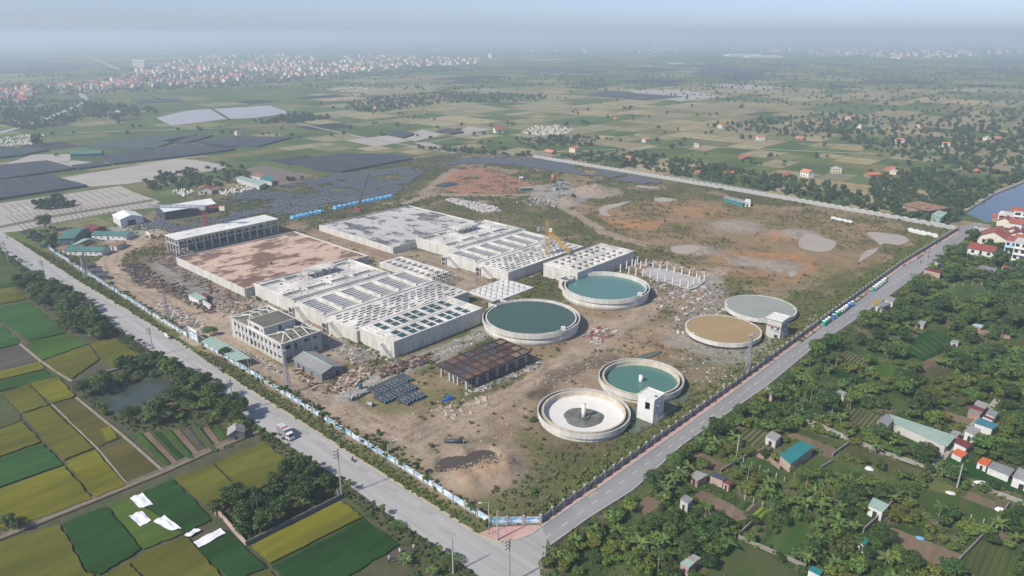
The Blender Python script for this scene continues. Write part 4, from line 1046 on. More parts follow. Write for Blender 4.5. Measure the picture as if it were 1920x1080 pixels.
SKINM = mat('skin', (.42, .26, .18), (.38, .23, .16), rough=.6)
def person(px, rz, label, shirt, trousers, hat=None, seat=False, at=None, parent_group='people'):
    t = thing('person', at if at is not None else P(*px), rz, label, 'person')
    if seat:
        pts = [(0, 0, .82), (0, 0, 1.1), (.05, 0, 1.36), (.05, .19, 1.33), (.28, .24, 1.12), (.5, .2, 1.08), (.05, -.19, 1.33), (.28, -.24, 1.12), (.5, -.2, 1.08), (.08, .1, .82), (.45, .16, .72), (.38, .16, .34), (.08, -.1, .82), (.45, -.16, .72), (.38, -.16, .34), (.08, 0, 1.48), (.1, 0, 1.66)]
    else:
        pts = [(0, 0, .95), (0, 0, 1.2), (0, 0, 1.43), (0, .2, 1.40), (.03, .26, 1.14), (.12, .25, .9), (0, -.2, 1.40), (.03, -.26, 1.14), (.12, -.25, .9), (0, .1, .9), (.04, .12, .5), (0, .12, .06), (0, -.1, .9), (-.04, -.12, .5), (-.06, -.12, .06), (0, 0, 1.53), (.02, 0, 1.69)]
    ed = [(0, 1), (1, 2), (2, 3), (3, 4), (4, 5), (2, 6), (6, 7), (7, 8), (0, 9), (9, 10), (10, 11), (0, 12), (12, 13), (13, 14), (2, 15), (15, 16)]
    ra = [.16, .16, .15, .075, .06, .045, .075, .06, .045, .10, .075, .055, .10, .075, .055, .065, .115]
    sm = bpy.data.materials.new('clothes'); sm.use_nodes = True
    N = sm.node_tree.nodes; L_ = sm.node_tree.links; g = N.new('ShaderNodeTexCoord'); sp_ = N.new('ShaderNodeSeparateXYZ'); L_.new(g.outputs['Object'], sp_.inputs[0])
    rp = N.new('ShaderNodeValToRGB'); rp.color_ramp.interpolation = 'CONSTANT'; e = rp.color_ramp.elements
    e[0].color = trousers + (1,); e[1].position = .86 / 2; e[1].color = shirt + (1,); x = e.new(1.5 / 2); x.color = (.42, .26, .18, 1)
    dv_ = N.new('ShaderNodeMath'); dv_.operation = 'DIVIDE'; dv_.inputs[1].default_value = 2; L_.new(sp_.outputs[2], dv_.inputs[0]); L_.new(dv_.outputs[0], rp.inputs[0]); L_.new(rp.outputs[0], N['Principled BSDF'].inputs['Base Color']); N['Principled BSDF'].inputs['Roughness'].default_value = .85
    skin_figure('body', pts, ed, ra, sm, t)
    zz = 1.74 if seat else 1.77
    if hat == 'cone': MB().tube((.03, 0, zz - .02), (.03, 0, zz + .17), .26, .01, 14).build('hat', mat('straw', (.62, .56, .42), (.5, .45, .33), scale=6, rough=.9), t)
    else:
        b = MB(); b.lathe([(.001, zz + .1), (.10, zz + .05), (.135, zz - .05), (.12, zz - .12), (.001, zz - .12)][::-1], 12, False); b.build('helmet' if seat else 'hair', mat('black_hair', (.02, .02, .02), (.03, .03, .03), rough=.5), t, loc=(.07 if seat else 0, 0, 0))
    return t
def motorbike(px, rz, label, shirt, plabel, z=.12):
    p = P(*px) + Vector((0, 0, z))
    t = thing('motorbike', p, rz, label, 'motorbike', 'motorbikes on the roads')
    wm = MB().tube((0, -.06, 0), (0, .06, 0), .29, n=14).mesh('wheel'); wm.materials.append(MATS['tyre'])
    for x in (-.6, .62): link('wheel', wm, t, (x, 0, .29))
    bm_ = mat('bike_body', (.05, .05, .055), (.08, .07, .07), rough=.35)
    MB().hexa([(-.65, -.12, .42), (.25, -.1, .38), (.25, .1, .38), (-.65, .12, .42)], [(-.75, -.15, .78), (.05, -.12, .72), (.05, .12, .72), (-.75, .15, .78)]).build('body', bm_, t)
    MB().box(-.7, .05, -.14, .14, .74, .84).build('seat', DARKM, t)
    b = MB(); b.bar((.62, .09, .3), (.42, .09, .98), .06); b.bar((.62, -.09, .3), (.42, -.09, .98), .06); b.build('fork', STEEL, t)
    MB().tube((.4, -.34, 1.02), (.4, .34, 1.02), .025, n=6).build('handlebar', STEEL, t)
    MB().hexa([(.44, -.13, .55), (.6, -.09, .55), (.6, .09, .55), (.44, .13, .55)], [(.36, -.15, .98), (.52, -.1, .95), (.52, .1, .95), (.36, .15, .98)]).build('front_fairing', bm_, t)
    person(None, rz, plabel, shirt, (.04, .045, .06), seat=True, at=p + Vector((-.2 * math.cos(rz), -.2 * math.sin(rz), 0)))
motorbike((662, 866), RDL + math.pi, 'motorbike on the worn road near the street lamp', (.03, .03, .035), 'person in a dark jacket riding the motorbike near the street lamp')
motorbike((13.5, 447), RDL, 'motorbike on the worn road at the corner by the pale beds', (.10, .10, .14), 'person riding the motorbike at the corner by the pale beds')
motorbike((1740, 482.5), RDR, 'motorbike on the asphalt road nearer its end', (.16, .05, .05), 'person in a red shirt riding a motorbike on the asphalt road')
motorbike((1726.5, 493.5), RDR + math.pi, 'motorbike on the asphalt road by the roadside sheds', (.05, .06, .12), 'person in blue riding a motorbike on the asphalt road')
person((750, 1040), 1.0, 'person in a straw cone hat working at the muddy paddy corner', (.55, .55, .52), (.05, .06, .09), 'cone')
person((776, 1033), 2.2, 'person in a white shirt standing at the paddy bank', (.62, .62, .6), (.05, .05, .05), 'cone')
person((730, 1054), -.6, 'person in a pale blue shirt at the edge of the bright green paddy', (.5, .55, .6), (.07, .06, .05), 'cone')
person((204.5, 513), .5, 'person in dark clothes walking on the sandy site track', (.05, .05, .06), (.04, .04, .05))

# ------------------------------------------------------------------ portable toilets on the pavement
def toilet_proto(c, roof, nm):
    me_ = {}
    m = mat('toilet_' + nm, c, tuple(k * .85 for k in c), scale=1.5, rough=.5)
    rm_ = mat('toilet_roof_' + nm, roof, tuple(k * .88 for k in roof), scale=1.5, rough=.5)
    dm_ = mat('toilet_door_' + nm, tuple(min(.8, k * 1.5 + .06) for k in c), c, scale=1.5, rough=.5)
    def f(px, label, group, rz=RDR):
        t = thing('portable_toilet', P(*px) + Vector((0, 0, .25)), rz, label, 'portable toilet', group)
        if 'b' not in me_:
            for k, b_, mm in (('body', MB().box(-.6, .6, -.6, .6, .05, 2.25), m), ('roof', MB().hexa([(-.68, -.68, 2.25), (.68, -.68, 2.25), (.68, .68, 2.25), (-.68, .68, 2.25)], [(-.5, -.5, 2.5), (.5, -.5, 2.5), (.5, .5, 2.5), (-.5, .5, 2.5)]), rm_), ('door', MB().box(-.45, .45, -.64, -.602, .12, 2.1), dm_)):
                x = b_.mesh(k); x.materials.append(mm); me_[k] = x
            me_['b'] = 1
        for k in ('body', 'roof', 'door'): link(k, me_[k], t)
        return t
    return f
TG = toilet_proto((.03, .30, .20), (.72, .72, .66), 'green'); TB = toilet_proto((.04, .14, .38), (.45, .5, .6), 'blue'); TW = toilet_proto((.38, .46, .44), (.74, .74, .68), 'pale'); TL = toilet_proto((.03, .27, .55), (.6, .68, .75), 'sky')
lg = 'green portable toilet with cream roof standing in a row by the grey fence'
for q in ((1544, 611.5), (1548.5, 608), (1553, 604.5)): TG(q, lg, 'green portable toilets')
for q in ((1568, 594), (1572.5, 591)): TG(q, lg, 'green portable toilets')
TB((1562, 599), 'dark blue portable toilet between the two green sets', 'dark blue toilets')
for q in ((1577.5, 588), (1582, 584.5), (1586, 581.5)): TW(q, 'pale grey portable toilet in the row by the grey fence', 'pale toilets')
TB((1591, 577.5), 'dark blue portable toilet next to the bright blue one', 'dark blue toilet end')
TL((1597, 574.5), 'bright sky blue portable toilet at the end of the row', 'sky blue toilet')
for k in range(6): (TG if k < 1 else TW)((1637 + k * 4.2, 546.5 - k * 3.2), 'green portable toilet heading the far set by the grey fence' if k < 1 else 'pale portable toilet of the far set by the grey fence', 'far toilets green' if k < 1 else 'far toilets pale')
# ================================================================== building helpers
ROOF_GREEN = lines(mat('green_sheet_roof', (.075, .185, .15), (.06, .145, .12), scale=.6, rough=.55, grime=.15), 'x', 1.1, .16, .8)
ROOF_PALEG = lines(mat('pale_green_roof', (.33, .44, .36), (.27, .36, .30), scale=.5, rough=.6, grime=.15), 'x', 1.1, .16, .85)
ROOF_TEAL = lines(mat('teal_sheet_roof', (.02, .21, .20), (.035, .16, .165), scale=.5, rough=.5, grime=.2), 'x', 1.3, .12, .75)
ROOF_GREY = lines(mat('grey_sheet_roof', (.26, .26, .255), (.21, .21, .21), scale=.5, rough=.6, grime=.2), 'x', 1.0, .14, .8)
ROOF_ASB = lines(mat('asbestos_roof', (.37, .36, .335), (.26, .25, .23), scale=.7, rough=.9, grime=.3), 'x', .9, .14, .8)
ROOF_WHITE = mat('white_sheet_roof', (.72, .72, .70), (.64, .64, .62), scale=.3, rough=.5, grime=.08)
ROOF_RED = lines(mat('red_tile_roof', (.36, .10, .07), (.27, .075, .055), scale=.8, rough=.8, grime=.2), 'x', .9, .12, .8)
ROOF_MAROON = mat('maroon_roof', (.20, .045, .05), (.15, .035, .04), scale=.6, rough=.7, grime=.2)
ROOF_RUST = mat('rusted_roof', (.36, .21, .12), (.19, .10, .065), scale=.35, rough=.9, grime=.2)
WALL_W = mat('white_wall', (.64, .635, .61), (.55, .54, .51), scale=.6, rough=.85, grime=.12, stretch=(1, 1, .4))
WALL_CREAM = mat('cream_wall', (.66, .61, .48), (.58, .54, .43), scale=.6, rough=.85, grime=.1)
WALL_BRICK = lines(mat('brick_wall', (.36, .24, .19), (.27, .18, .145), scale=2.2, rough=.95, grime=.2), 'wall', 50, .01, .9, .45)
WALL_GREY = lines(mat('grey_sheet_wall', (.215, .225, .235), (.18, .19, .20), scale=.6, rough=.6, grime=.12), 'wall', 1.0, .12, .8)
WALL_NAVY_SHADE = mat('navy_shade_sheet', (.05, .065, .085), (.065, .08, .10), scale=.5, rough=.6)  # dark navy sheet on stacks and a roof; on the long barn painted shade
WALL_BLUE = mat('pale_blue_wall', (.42, .58, .66), (.36, .50, .58), scale=.6, rough=.8, grime=.1)
WALL_PINK = mat('pink_brick_wall', (.45, .33, .28), (.36, .27, .23), scale=1.4, rough=.95, grime=.15)
def add_openings(t, Lx, Ly, op):
    for i, (face, kind, u, z, w, h) in enumerate(op):
        e = .05
        if face == 'f': q = (u, u + w, -e, .02); fr = (u - .1, u + w + .1, -e * .6, .02)
        elif face == 'b': q = (u, u + w, Ly - .02, Ly + e); fr = (u - .1, u + w + .1, Ly - .02, Ly + e * .6)
        elif face == 'l': q = (-e, .02, u, u + w); fr = (-e * .6, .02, u - .1, u + w + .1)
        else: q = (Lx - .02, Lx + e, u, u + w); fr = (Lx - .02, Lx + e * .6, u - .1, u + w + .1)
        o = MB().box(*fr, z - .1 if kind == 'window' else z, z + h + .1).build(kind, WHITEP if kind == 'window' else STEEL, t)
        MB().box(*q, z, z + h).build('pane' if kind == 'window' else 'door_leaf', GLASS if kind == 'window' else DARKM, o)
def gable_house(name, O, rz, Lx, Ly, h, rh, label, cat, wallm, roofm, axis='x', ov=.5, op=(), group=None, z0=0.0, ridge=None):
    t = thing(name, (O[0], O[1], z0), rz, label, cat, group)
    w = MB(); outer_walls(w, 0, Lx, 0, Ly, -.2, h)
    if axis == 'x':
        for x, s in ((0, 1), (Lx, -1)): w.add([(x, 0, h), (x, Ly, h), (x, Ly / 2, h + rh)], [(0, 1, 2)])
    else:
        for y in (0, Ly): w.add([(0, y, h), (Lx, y, h), (Lx / 2, y, h + rh)], [(0, 1, 2)])
    w.build('wall', wallm, t)
    th = .14
    if axis == 'x':
        k = rh / (Ly / 2); lo = h - ov * k
        for s in (0, 1):
            y0 = -ov if s == 0 else Ly + ov; ym = Ly / 2
            b = [(-ov, y0, lo + .03), (Lx + ov, y0, lo + .03), (Lx + ov, ym, h + rh + .03), (-ov, ym, h + rh + .03)]
            if s: b = [b[1], b[0], b[3], b[2]]
            MB().hexa(b, [(x, y, z + th) for x, y, z in b]).build('roof_slope', roofm, t)
        if ridge: MB().box(-ov, Lx + ov, Ly / 2 - .28, Ly / 2 + .28, h + rh + .1, h + rh + .26).build('ridge_cap', ridge, t)
    else:
        k = rh / (Lx / 2); lo = h - ov * k
        for s in (0, 1):
            x0 = -ov if s == 0 else Lx + ov; xm = Lx / 2
            b = [(x0, Ly + ov, lo + .03), (x0, -ov, lo + .03), (xm, -ov, h + rh + .03), (xm, Ly + ov, h + rh + .03)]
            if s: b = [b[1], b[0], b[3], b[2]]
            MB().hexa(b, [(x, y, z + th) for x, y, z in b]).build('roof_slope', roofm, t)
        if ridge: MB().box(Lx / 2 - .28, Lx / 2 + .28, -ov, Ly + ov, h + rh + .1, h + rh + .26).build('ridge_cap', ridge, t)
    add_openings(t, Lx, Ly, op)
    return t
def frame3(near, right, left, z):
    N, R, L = P2(*near, z), P2(*right, z), P2(*left, z)
    d = R - N; rz = math.atan2(d[1], d[0]); Lx = np.linalg.norm(d); v = np.array([-math.sin(rz), math.cos(rz)])
    return N, rz, Lx, float(abs((L - N) @ v))
def quad_shed(name, label, cat, px4, z, wallm, roofm, group=None, tilt=0.0, posts=False, door=True):
    """shed under a sheet roof; px4 are the roof corners (any order round), z eave height; the side between the last two is raised by tilt"""
    zs = [z, z, z + tilt, z + tilt]
    pts = [P(*q, zz) for q, zz in zip(px4, zs)]
    c = sum(pts, Vector()) / 4; c0 = Vector((c.x, c.y, 0))
    d = pts[1] - pts[0]; rz = math.atan2(d.y, d.x)
    ar = sum(pts[i].x * pts[(i + 1) % 4].y - pts[(i + 1) % 4].x * pts[i].y for i in range(4))
    if ar < 0: pts = pts[::-1]; 
    R_ = Matrix.Rotation(-rz, 3, 'Z')
    q = [R_ @ (p - c0) for p in pts]
    t = thing(name, c0, rz, label, cat, group)
    cc = sum((Vector((p.x, p.y, 0)) for p in q), Vector()) / 4
    ins = [Vector((cc.x + (p.x - cc.x) * .93, cc.y + (p.y - cc.y) * .93, p.z)) for p in q]
    if posts:
        for p in ins: MB().box(p.x - .09, p.x + .09, p.y - .09, p.y + .09, 0, p.z).build('post', STEEL, t)
    else:
        for i in range(4):
            a_, b_ = ins[i], ins[(i + 1) % 4]; n = Vector((cc.x, cc.y, 0)) - Vector(((a_.x + b_.x) / 2, (a_.y + b_.y) / 2, 0)); n = n.normalized() * .15
            a2 = a_ + (b_ - a_).normalized() * (.16 if i % 2 else 0); b2 = b_ - (b_ - a_).normalized() * (.16 if i % 2 else 0)
            MB().hexa([(a2.x, a2.y, -.2), (b2.x, b2.y, -.2), (b2.x + n.x, b2.y + n.y, -.2), (a2.x + n.x, a2.y + n.y, -.2)], [(a2.x, a2.y, a2.z), (b2.x, b2.y, b2.z), (b2.x + n.x, b2.y + n.y, b2.z), (a2.x + n.x, a2.y + n.y, a2.z)]).build('wall', wallm, t)
        if door:
            i = min(range(4), key=lambda k: (R_.inverted() @ ((ins[k] + ins[(k + 1) % 4]) / 2)).y)
            a_, b_ = ins[i], ins[(i + 1) % 4]; m_ = a_ + (b_ - a_) * .35; dd = (b_ - a_); dd.z = 0; dd.normalize(); n = Vector((m_.x - cc.x, m_.y - cc.y, 0)); n = Vector((dd.y, -dd.x, 0)) * .06
            e = m_ + dd * min(1.2, (b_ - a_).length * .3); hh = min(2.1, z * .8)
            MB().hexa([(m_.x, m_.y, 0), (m_.x + n.x, m_.y + n.y, 0), (e.x + n.x, e.y + n.y, 0), (e.x, e.y, 0)], [(m_.x, m_.y, hh), (m_.x + n.x, m_.y + n.y, hh), (e.x + n.x, e.y + n.y, hh), (e.x, e.y, hh)]).build('door', DARKM, t)
    MB().hexa([tuple(p) for p in q], [(p.x, p.y, p.z + .12) for p in q]).build('roof', roofm, t)
    return t

# ================================================================== administration block
O = P2(532, 683.5)
t = thing('office_block', (O[0], O[1], 0), SITE, 'unfinished grey three part office block with open rafters and flat topped middle', 'building')
LX, LY, HZ = 17.4, 40.6, 8.8
def punched(b, axis, L, pos, th, hl, z0, zt, flip=1):
    xs = sorted({0, L, *[k for q in hl for k in q[:2]]}); zs = sorted({z0, zt, *[k for q in hl for k in q[2:]]})
    for i in range(len(xs) - 1):
        for j in range(len(zs) - 1):
            cx, cz = (xs[i] + xs[i + 1]) / 2, (zs[j] + zs[j + 1]) / 2
            if any(q[0] < cx < q[1] and q[2] < cz < q[3] for q in hl): continue
            if axis == 'x': b.box(xs[i], xs[i + 1], pos, pos + th, zs[j], zs[j + 1])
            else: b.box(pos, pos + th, xs[i], xs[i + 1], zs[j], zs[j + 1])
    return b
bays = [1.5 + i * 3.13 for i in range(12)]
hl = []
for i, y in enumerate(bays):
    if i in (0, 11): hl += [(y - .3, y + 1.9, 5.9, 7.3), (y - .3, y + 1.9, 2.1, 3.2)]
    elif i in (6, 7): hl += [(y - .2, y + 2.2, 5.0, 7.4), (y - .2, y + 2.2, 1.0, 3.6)]
    else: hl += [(y + .2, y + 1.4, 5.4, 7.2), (y + .2, y + 1.4, 1.6, 3.5)]
punched(MB(), 'y', LY, 0, .25, hl, -.2, HZ - .4).build('long_wall', CONC_PALE, t)
hr = [(1.5, 3.7, 5.6, 7.2), (1.5, 3.7, 1.3, 2.2), (5.6, 6.5, 4.6, 7.2), (5.9, 8.0, 1.2, 2.2), (9.8, 11.8, 6.3, 7.3), (9.8, 11.8, 1.4, 2.3), (14.0, 15.4, 6.2, 7.2), (14.0, 15.4, 1.6, 2.5)]
punched(MB(), 'x', LX - .26, 0, .25, [(a - .26, c - .26, z, zz) for a, c, z, zz in hr], -.2, HZ - .4).build('end_wall', CONC_GREY, t, loc=(.26, 0, 0))  # shade of this end wall put into the colour as greyer concrete
MB().box(LX - .25, LX, .26, LY, -.2, HZ - .4).build('long_wall', CONC_PALE, t); MB().box(.26, LX - .26, LY - .25, LY, -.2, HZ - .4).build('end_wall', CONC_PALE, t)
pil = MB().box(-.16, .0, -.22, .22, -.1, HZ - .4).mesh('pilaster'); pil.materials.append(CONC_PALE)
for i in range(14): link('pilaster', pil, t, (-.002, min(LY - .25, .25 + i * 3.09), 0))
for x in (.3, 1.0, 4.6, 8.8, 12.9, 16.2, 17.1):
    o = link('pilaster', pil, t, (x, -.003, 0)); o.rotation_euler = (0, 0, math.pi / 2)
MB().box(.3, LX - .3, .3, LY - .3, 4.1, 4.3).build('floor_slab', CONC_DARK, t); MB().box(.3, LX - .3, .3, LY - .3, HZ - .9, HZ - .7).build('roof_slab', mat('mossy_slab', (.20, .18, .13), (.13, .12, .09), scale=.4, rough=.95), t)
b = MB()
for q in ((-.45, LX + .45, -.45, .25), (-.45, LX + .45, LY - .25, LY + .45), (-.45, .25, .25, LY - .25), (LX - .25, LX + .45, .25, LY - .25)): b.box(*q, HZ - .4, HZ)
b.build('cornice', CONC_TOP, t)
BEAM = WHITEP
def rafters(y0, y1):
    x0, x1 = .5, LX - .5; ym = (y0 + y1) / 2; zt = HZ + 1.6; xa, xb = x0 + 4.4, x1 - 4.4
    for a_, c_ in (((x0, y0, HZ - .2), (xa, ym, zt)), ((x0, y1, HZ - .2), (xa, ym, zt)), ((x1, y0, HZ - .2), (xb, ym, zt)), ((x1, y1, HZ - .2), (xb, ym, zt)), ((xa, ym, zt), (xb, ym, zt))):
        MB().bar(a_, c_, .34, .3).build('rafter', BEAM, t)
    for f in (.0, .5, 1.0):
        x = xa + (xb - xa) * f
        for y in (y0, y1): MB().bar((x, y, HZ - .21), (x, ym, zt + .012), .3, .28).build('rafter', BEAM, t)
rafters(.5, 11.8); rafters(25.6, LY - .5)
outer_walls(MB(), -.05, 13.6, 12.3, 25.0, HZ - .9, HZ + 2.7).build('middle_block', CONC_PALE, t)
MB().box(-.25, 13.8, 12.1, 25.2, HZ + 2.7, HZ + 3.0).build('middle_parapet', CONC_TOP, t)
MB().box(.2, 13.4, 12.5, 24.8, HZ + 3.0, HZ + 3.04).build('middle_roof', mat('dark_roof_felt', (.13, .125, .09), (.09, .09, .075), scale=.3, rough=.95, grime=.2), t)
for y, w in ((13.6, .8), (16.4, 3.6), (22.6, .8)): MB().box(-.1, -.02, y, y + w, HZ + .8, HZ + 1.9).build('window', DARKM, t)
MB().box(6.2, 7.4, 12.2, 12.28, HZ + .2, HZ + 2.0).build('door', DARKM, t)
# grey gabled store
O = P2(604.5, 716); gable_house('grey_store', O, SITE, 9.0, 19.0, 3.2, 1.3, 'grey sheet metal store with a pale ridge beside the pile of scrap timber', 'shed', WALL_GREY, ROOF_GREY, 'y', .35,
    [('f', 'door', 5.9, 0, 1.6, 2.3), ('f', 'window', 2.0, 1.4, .8, .8), ('l', 'door', 11.6, 0, 1.3, 2.2), ('l', 'door', 6.2, 0, 1.0, 2.1), ('l', 'window', 2.0, 1.3, .8, .8), ('l', 'door', 15.0, 0, 1.4, 2.2)], ridge=ROOF_PALEG)
# gate sheds
quad_shed('gate_shed', 'pale green roofed shed by the gate with a broken corner', 'shed', [(376, 640), (414, 659), (432, 648), (397, 631)], 3.4, CONC_PALE, ROOF_PALEG, posts=True)
quad_shed('gate_shed', 'pale green roofed shed on posts between the gate and the office block', 'shed', [(416, 661), (442, 677), (471, 672), (433, 648)], 3.4, CONC_PALE, ROOF_PALEG, posts=True)
# ================================================================== workers' camp
def camp(px, rz, Lx, Ly, label, roofm=ROOF_GREEN, h=3.0, rh=1.2, n=6, wallm=WALL_W):
    N = P2(*px, h); op = [('f', 'window', 2.2 + i * Lx / n, 1.2, 1.0, .8) for i in range(n) if 2.2 + i * Lx / n + 1 < Lx - .5 and i != 2] + [('f', 'door', Lx * .45, 0, 1.0, 2.1)]
    op = [o_ for o_ in op if not (o_[1] == 'window' and abs(o_[2] - Lx * .45) < 1.4)]
    return gable_house('camp_building', N, rz, Lx, Ly, h, rh, label, 'building', wallm, roofm, 'x', .5, op)
camp((123, 469.5), math.radians(-5), 21.5, 8.5, 'long white camp building with dark green roof facing the grass and fence', n=7)
camp((171.5, 440), math.radians(-6), 22.5, 8.5, 'long white camp building with dark green roof behind the parked cars', n=6)
camp((110.5, 448), math.radians(12), 8.0, 26, 'tall green roofed camp shed beside the round crowned tree', ROOF_GREEN, 4.4, 1.5, 2, ROOF_GREEN)
camp((152.5, 426), math.radians(-25), 13, 7, 'red roofed camp hut near the white barn', ROOF_MAROON, 2.4, .9, 3, ROOF_MAROON)
quad_shed('carport', 'pale green carport roof over parked cars in the camp', 'carport', [(131, 461), (146, 458), (170, 447), (156, 447.5)], 2.8, CONC_PALE, ROOF_PALEG, posts=True)
quad_shed('camp_annex', 'rusty roofed annex at the end of the camp building', 'shed', [(203, 460), (218, 462), (238, 453), (222, 451.5)], 2.8, CONC_PALE, ROOF_RUST)
quad_shed('camp_annex', 'rusty lean-to roof at the fence end of the camp building', 'shed', [(106, 468), (120, 468.5), (131, 459.5), (124, 460)], 2.6, CONC_PALE, ROOF_RUST)
quad_shed('tarp_shelter', 'dark low shelter in the trees beside the worn road', 'shelter', [(74, 459), (95, 457), (97, 453.5), (79, 454)], 2.2, CONC_DARK, ROOF_GREEN)
for i, (q, lab) in enumerate((([(163, 499), (181, 497), (178, 492), (163, 493)], 'dark tarpaulin stack next to the lattice tower, farthest from the gate'), ([(170, 509), (193, 508), (189, 501), (172, 503)], 'dark tarpaulin stack in the middle of three by the track'), ([(178, 519), (205, 518), (199, 511), (180, 512)], 'dark tarpaulin stack next to the pile of boards'))):
    quad_shed('tarp_stack', lab, 'stack', q, 2.0, WALL_NAVY_SHADE, mat('dark_tarp', (.06, .065, .075), (.085, .09, .10), scale=.6, rough=.7), tilt=.7, door=False)
quad_shed('board_stack', 'stack of brown boards beside the dark tarpaulin stacks', 'stack', [(186, 526), (206, 531), (209, 526), (192, 521)], 1.4, mat('boards', (.28, .22, .17), (.2, .15, .11), scale=1.5, rough=.9), MATS['boards'], door=False)
# barns
N, rz, Lx, Ly = frame3((225, 412), (267.5, 405.5), (202.5, 404), 5.0)
gable_house('white_barn', N, rz, Lx, Ly, 5.0, 2.0, 'white sheet metal barn with a low gable beside the pipe yard', 'barn', lines(mat('white_sheet_wall', (.60, .61, .62), (.53, .54, .55), scale=.5, rough=.6), 'wall', 1.2, .1, .85), ROOF_WHITE, 'y', .3, [('f', 'door', Lx * .3, 0, Lx * .35, 3.8)])
N, rz, Lx, Ly = frame3((308, 397.5), (404, 382), (287, 390.5), 6.0)
gable_house('long_barn', N, rz, Lx, Ly, 6.0, 2.4, 'long white roofed barn with walls painted dark for shade along the pipe yard', 'barn', WALL_NAVY_SHADE, ROOF_WHITE, 'x', .4, [('l', 'door', Ly * .35, 0, 5, 4.2)])  # the barn's wall shade is put into the dark wall colour

# ================================================================== pipes
PIPE = mat('black_pipe', (.035, .042, .052), (.055, .062, .072), scale=.8, rough=.55, spec=.4, rnd=.15)
PIPE_RIM = mat('blue_collar', (.13, .26, .38), (.18, .32, .44), scale=3, rough=.5)
PIPE_PRINT = mat('pipe_print', (.42, .44, .46), (.30, .32, .34), scale=3, rough=.6)
def ring_tube(b, L, r, n=14, w=.1):
    prof = []
    vs = []; 
    for x, rr in ((0, r), (L, r), (L, r - w), (0, r - w)):
        for k in range(n): a_ = 2 * math.pi * k / n; vs.append((x, rr * math.cos(a_), rr * math.sin(a_) + r))
    fs = [(j * n + k, ((j + 1) % 4) * n + k, ((j + 1) % 4) * n + (k + 1) % n, j * n + (k + 1) % n) for j in range(4) for k in range(n)]
    return b.add(vs, fs)
pb = ring_tube(MB(), 6.0, .62).mesh('barrel'); pb.materials.append(PIPE); pb.polygons.foreach_set('use_smooth', [True] * len(pb.polygons))
pc_ = ring_tube(MB(), .2, .66, w=.1).mesh('collar'); pc_.materials.append(PIPE_RIM)
pp = MB().box(2.0, 3.4, -.1, .1, 1.236, 1.246).mesh('printed_mark'); pp.materials.append(PIPE_PRINT)
Op = P2(764, 762); VANG = math.radians(317.5)
r = random.Random(8)
lay = {0: range(0, 6), 1: range(-3, 7), 2: range(-2, 9)}
for j in (0, 1, 2):
    for i in lay[j]:
        p = Op + U2 * (i * 1.55 + j * .25 + 0.2) + V2 * (6.0 + j * 6.5 + r.uniform(-.25, .25))
        t = thing('pipe', (p[0], p[1], .2), VANG + r.uniform(-.03, .03), 'large black pipe with a blue collar in the stack by the rusty frame', 'pipe', 'large pipes stacked by the rusty frame')
        link('barrel', pb, t); link('collar', pc_, t, (5.85, 0, -.06))
        if r.random() < .5: link('printed_mark', pp, t)
p = P2(851, 836); t = thing('pipe', (p[0] - 3, p[1] + 1.5, zsite(p[0], p[1])), math.radians(-3), 'single black pipe lying behind the dug pit', 'pipe')
link('barrel', pb, t); link('collar', pc_, t, (5.85, 0, -.06))
# grey fittings beside the stack
FIT = mat('grey_fitting', (.34, .35, .35), (.27, .28, .28), scale=1.2, rough=.6)
for k, (q, L, rz, rr, lab) in enumerate((((672, 745), 3.2, .9, .75, 'grey flanged pipe piece lying next to the blue drum'), ((664, 752), 2.4, 2.4, .8, 'grey pipe bend lying at the edge of the track'), ((690, 760), 2.2, -.5, .7, 'grey pipe tee with a blue band lying at the track'), ((655, 750), 2.0, .3, .9, 'short wide grey pipe ring at the track'))):
    t = thing('pipe_fitting', P(*q) + Vector((0, 0, .1)), rz, lab, 'pipe fitting', 'grey pipe fittings')
    ring_tube(MB(), L, rr, 16, .12).build('barrel', FIT, t); o = ring_tube(MB(), .2, rr + .22, 16, .3).build('flange', FIT, t); o.location = (0, 0, -.2); o = ring_tube(MB(), .2, rr + .22, 16, .3).build('flange', FIT, t); o.location = (L - .1, 0, -.2)
t = thing('blue_drum', P(676.5, 729), 0, 'dark blue plastic drum standing at the end of the pipe stack', 'drum'); MB().tube((0, 0, 0), (0, 0, 2.1), .75, .7, 18).build('barrel', mat('drum_blue', (.04, .10, .17), (.055, .12, .19), rough=.5), t); MB().lathe([(.78, 1.95), (.78, 2.15), (.6, 2.15), (.6, 1.95)], 18).build('rim', MATS['drum_blue'], t)
t = thing('blue_machine', P(843, 750), .4, 'bright blue machine on the ground at the corner of the rusty frame', 'machine')
MB().box(-1, 1, -.7, .7, .2, 1.3).build('housing', mat('machine_blue', (.02, .09, .36), (.03, .12, .42), scale=2, rough=.45), t); MB().tube((-.3, 0, 1.3), (-.3, 0, 1.9), .3, n=10).build('funnel', MATS['machine_blue'], t); MB().box(-2.8, -1.1, -.5, .6, .05, .5).build('tray', MATS['machine_blue'], t)
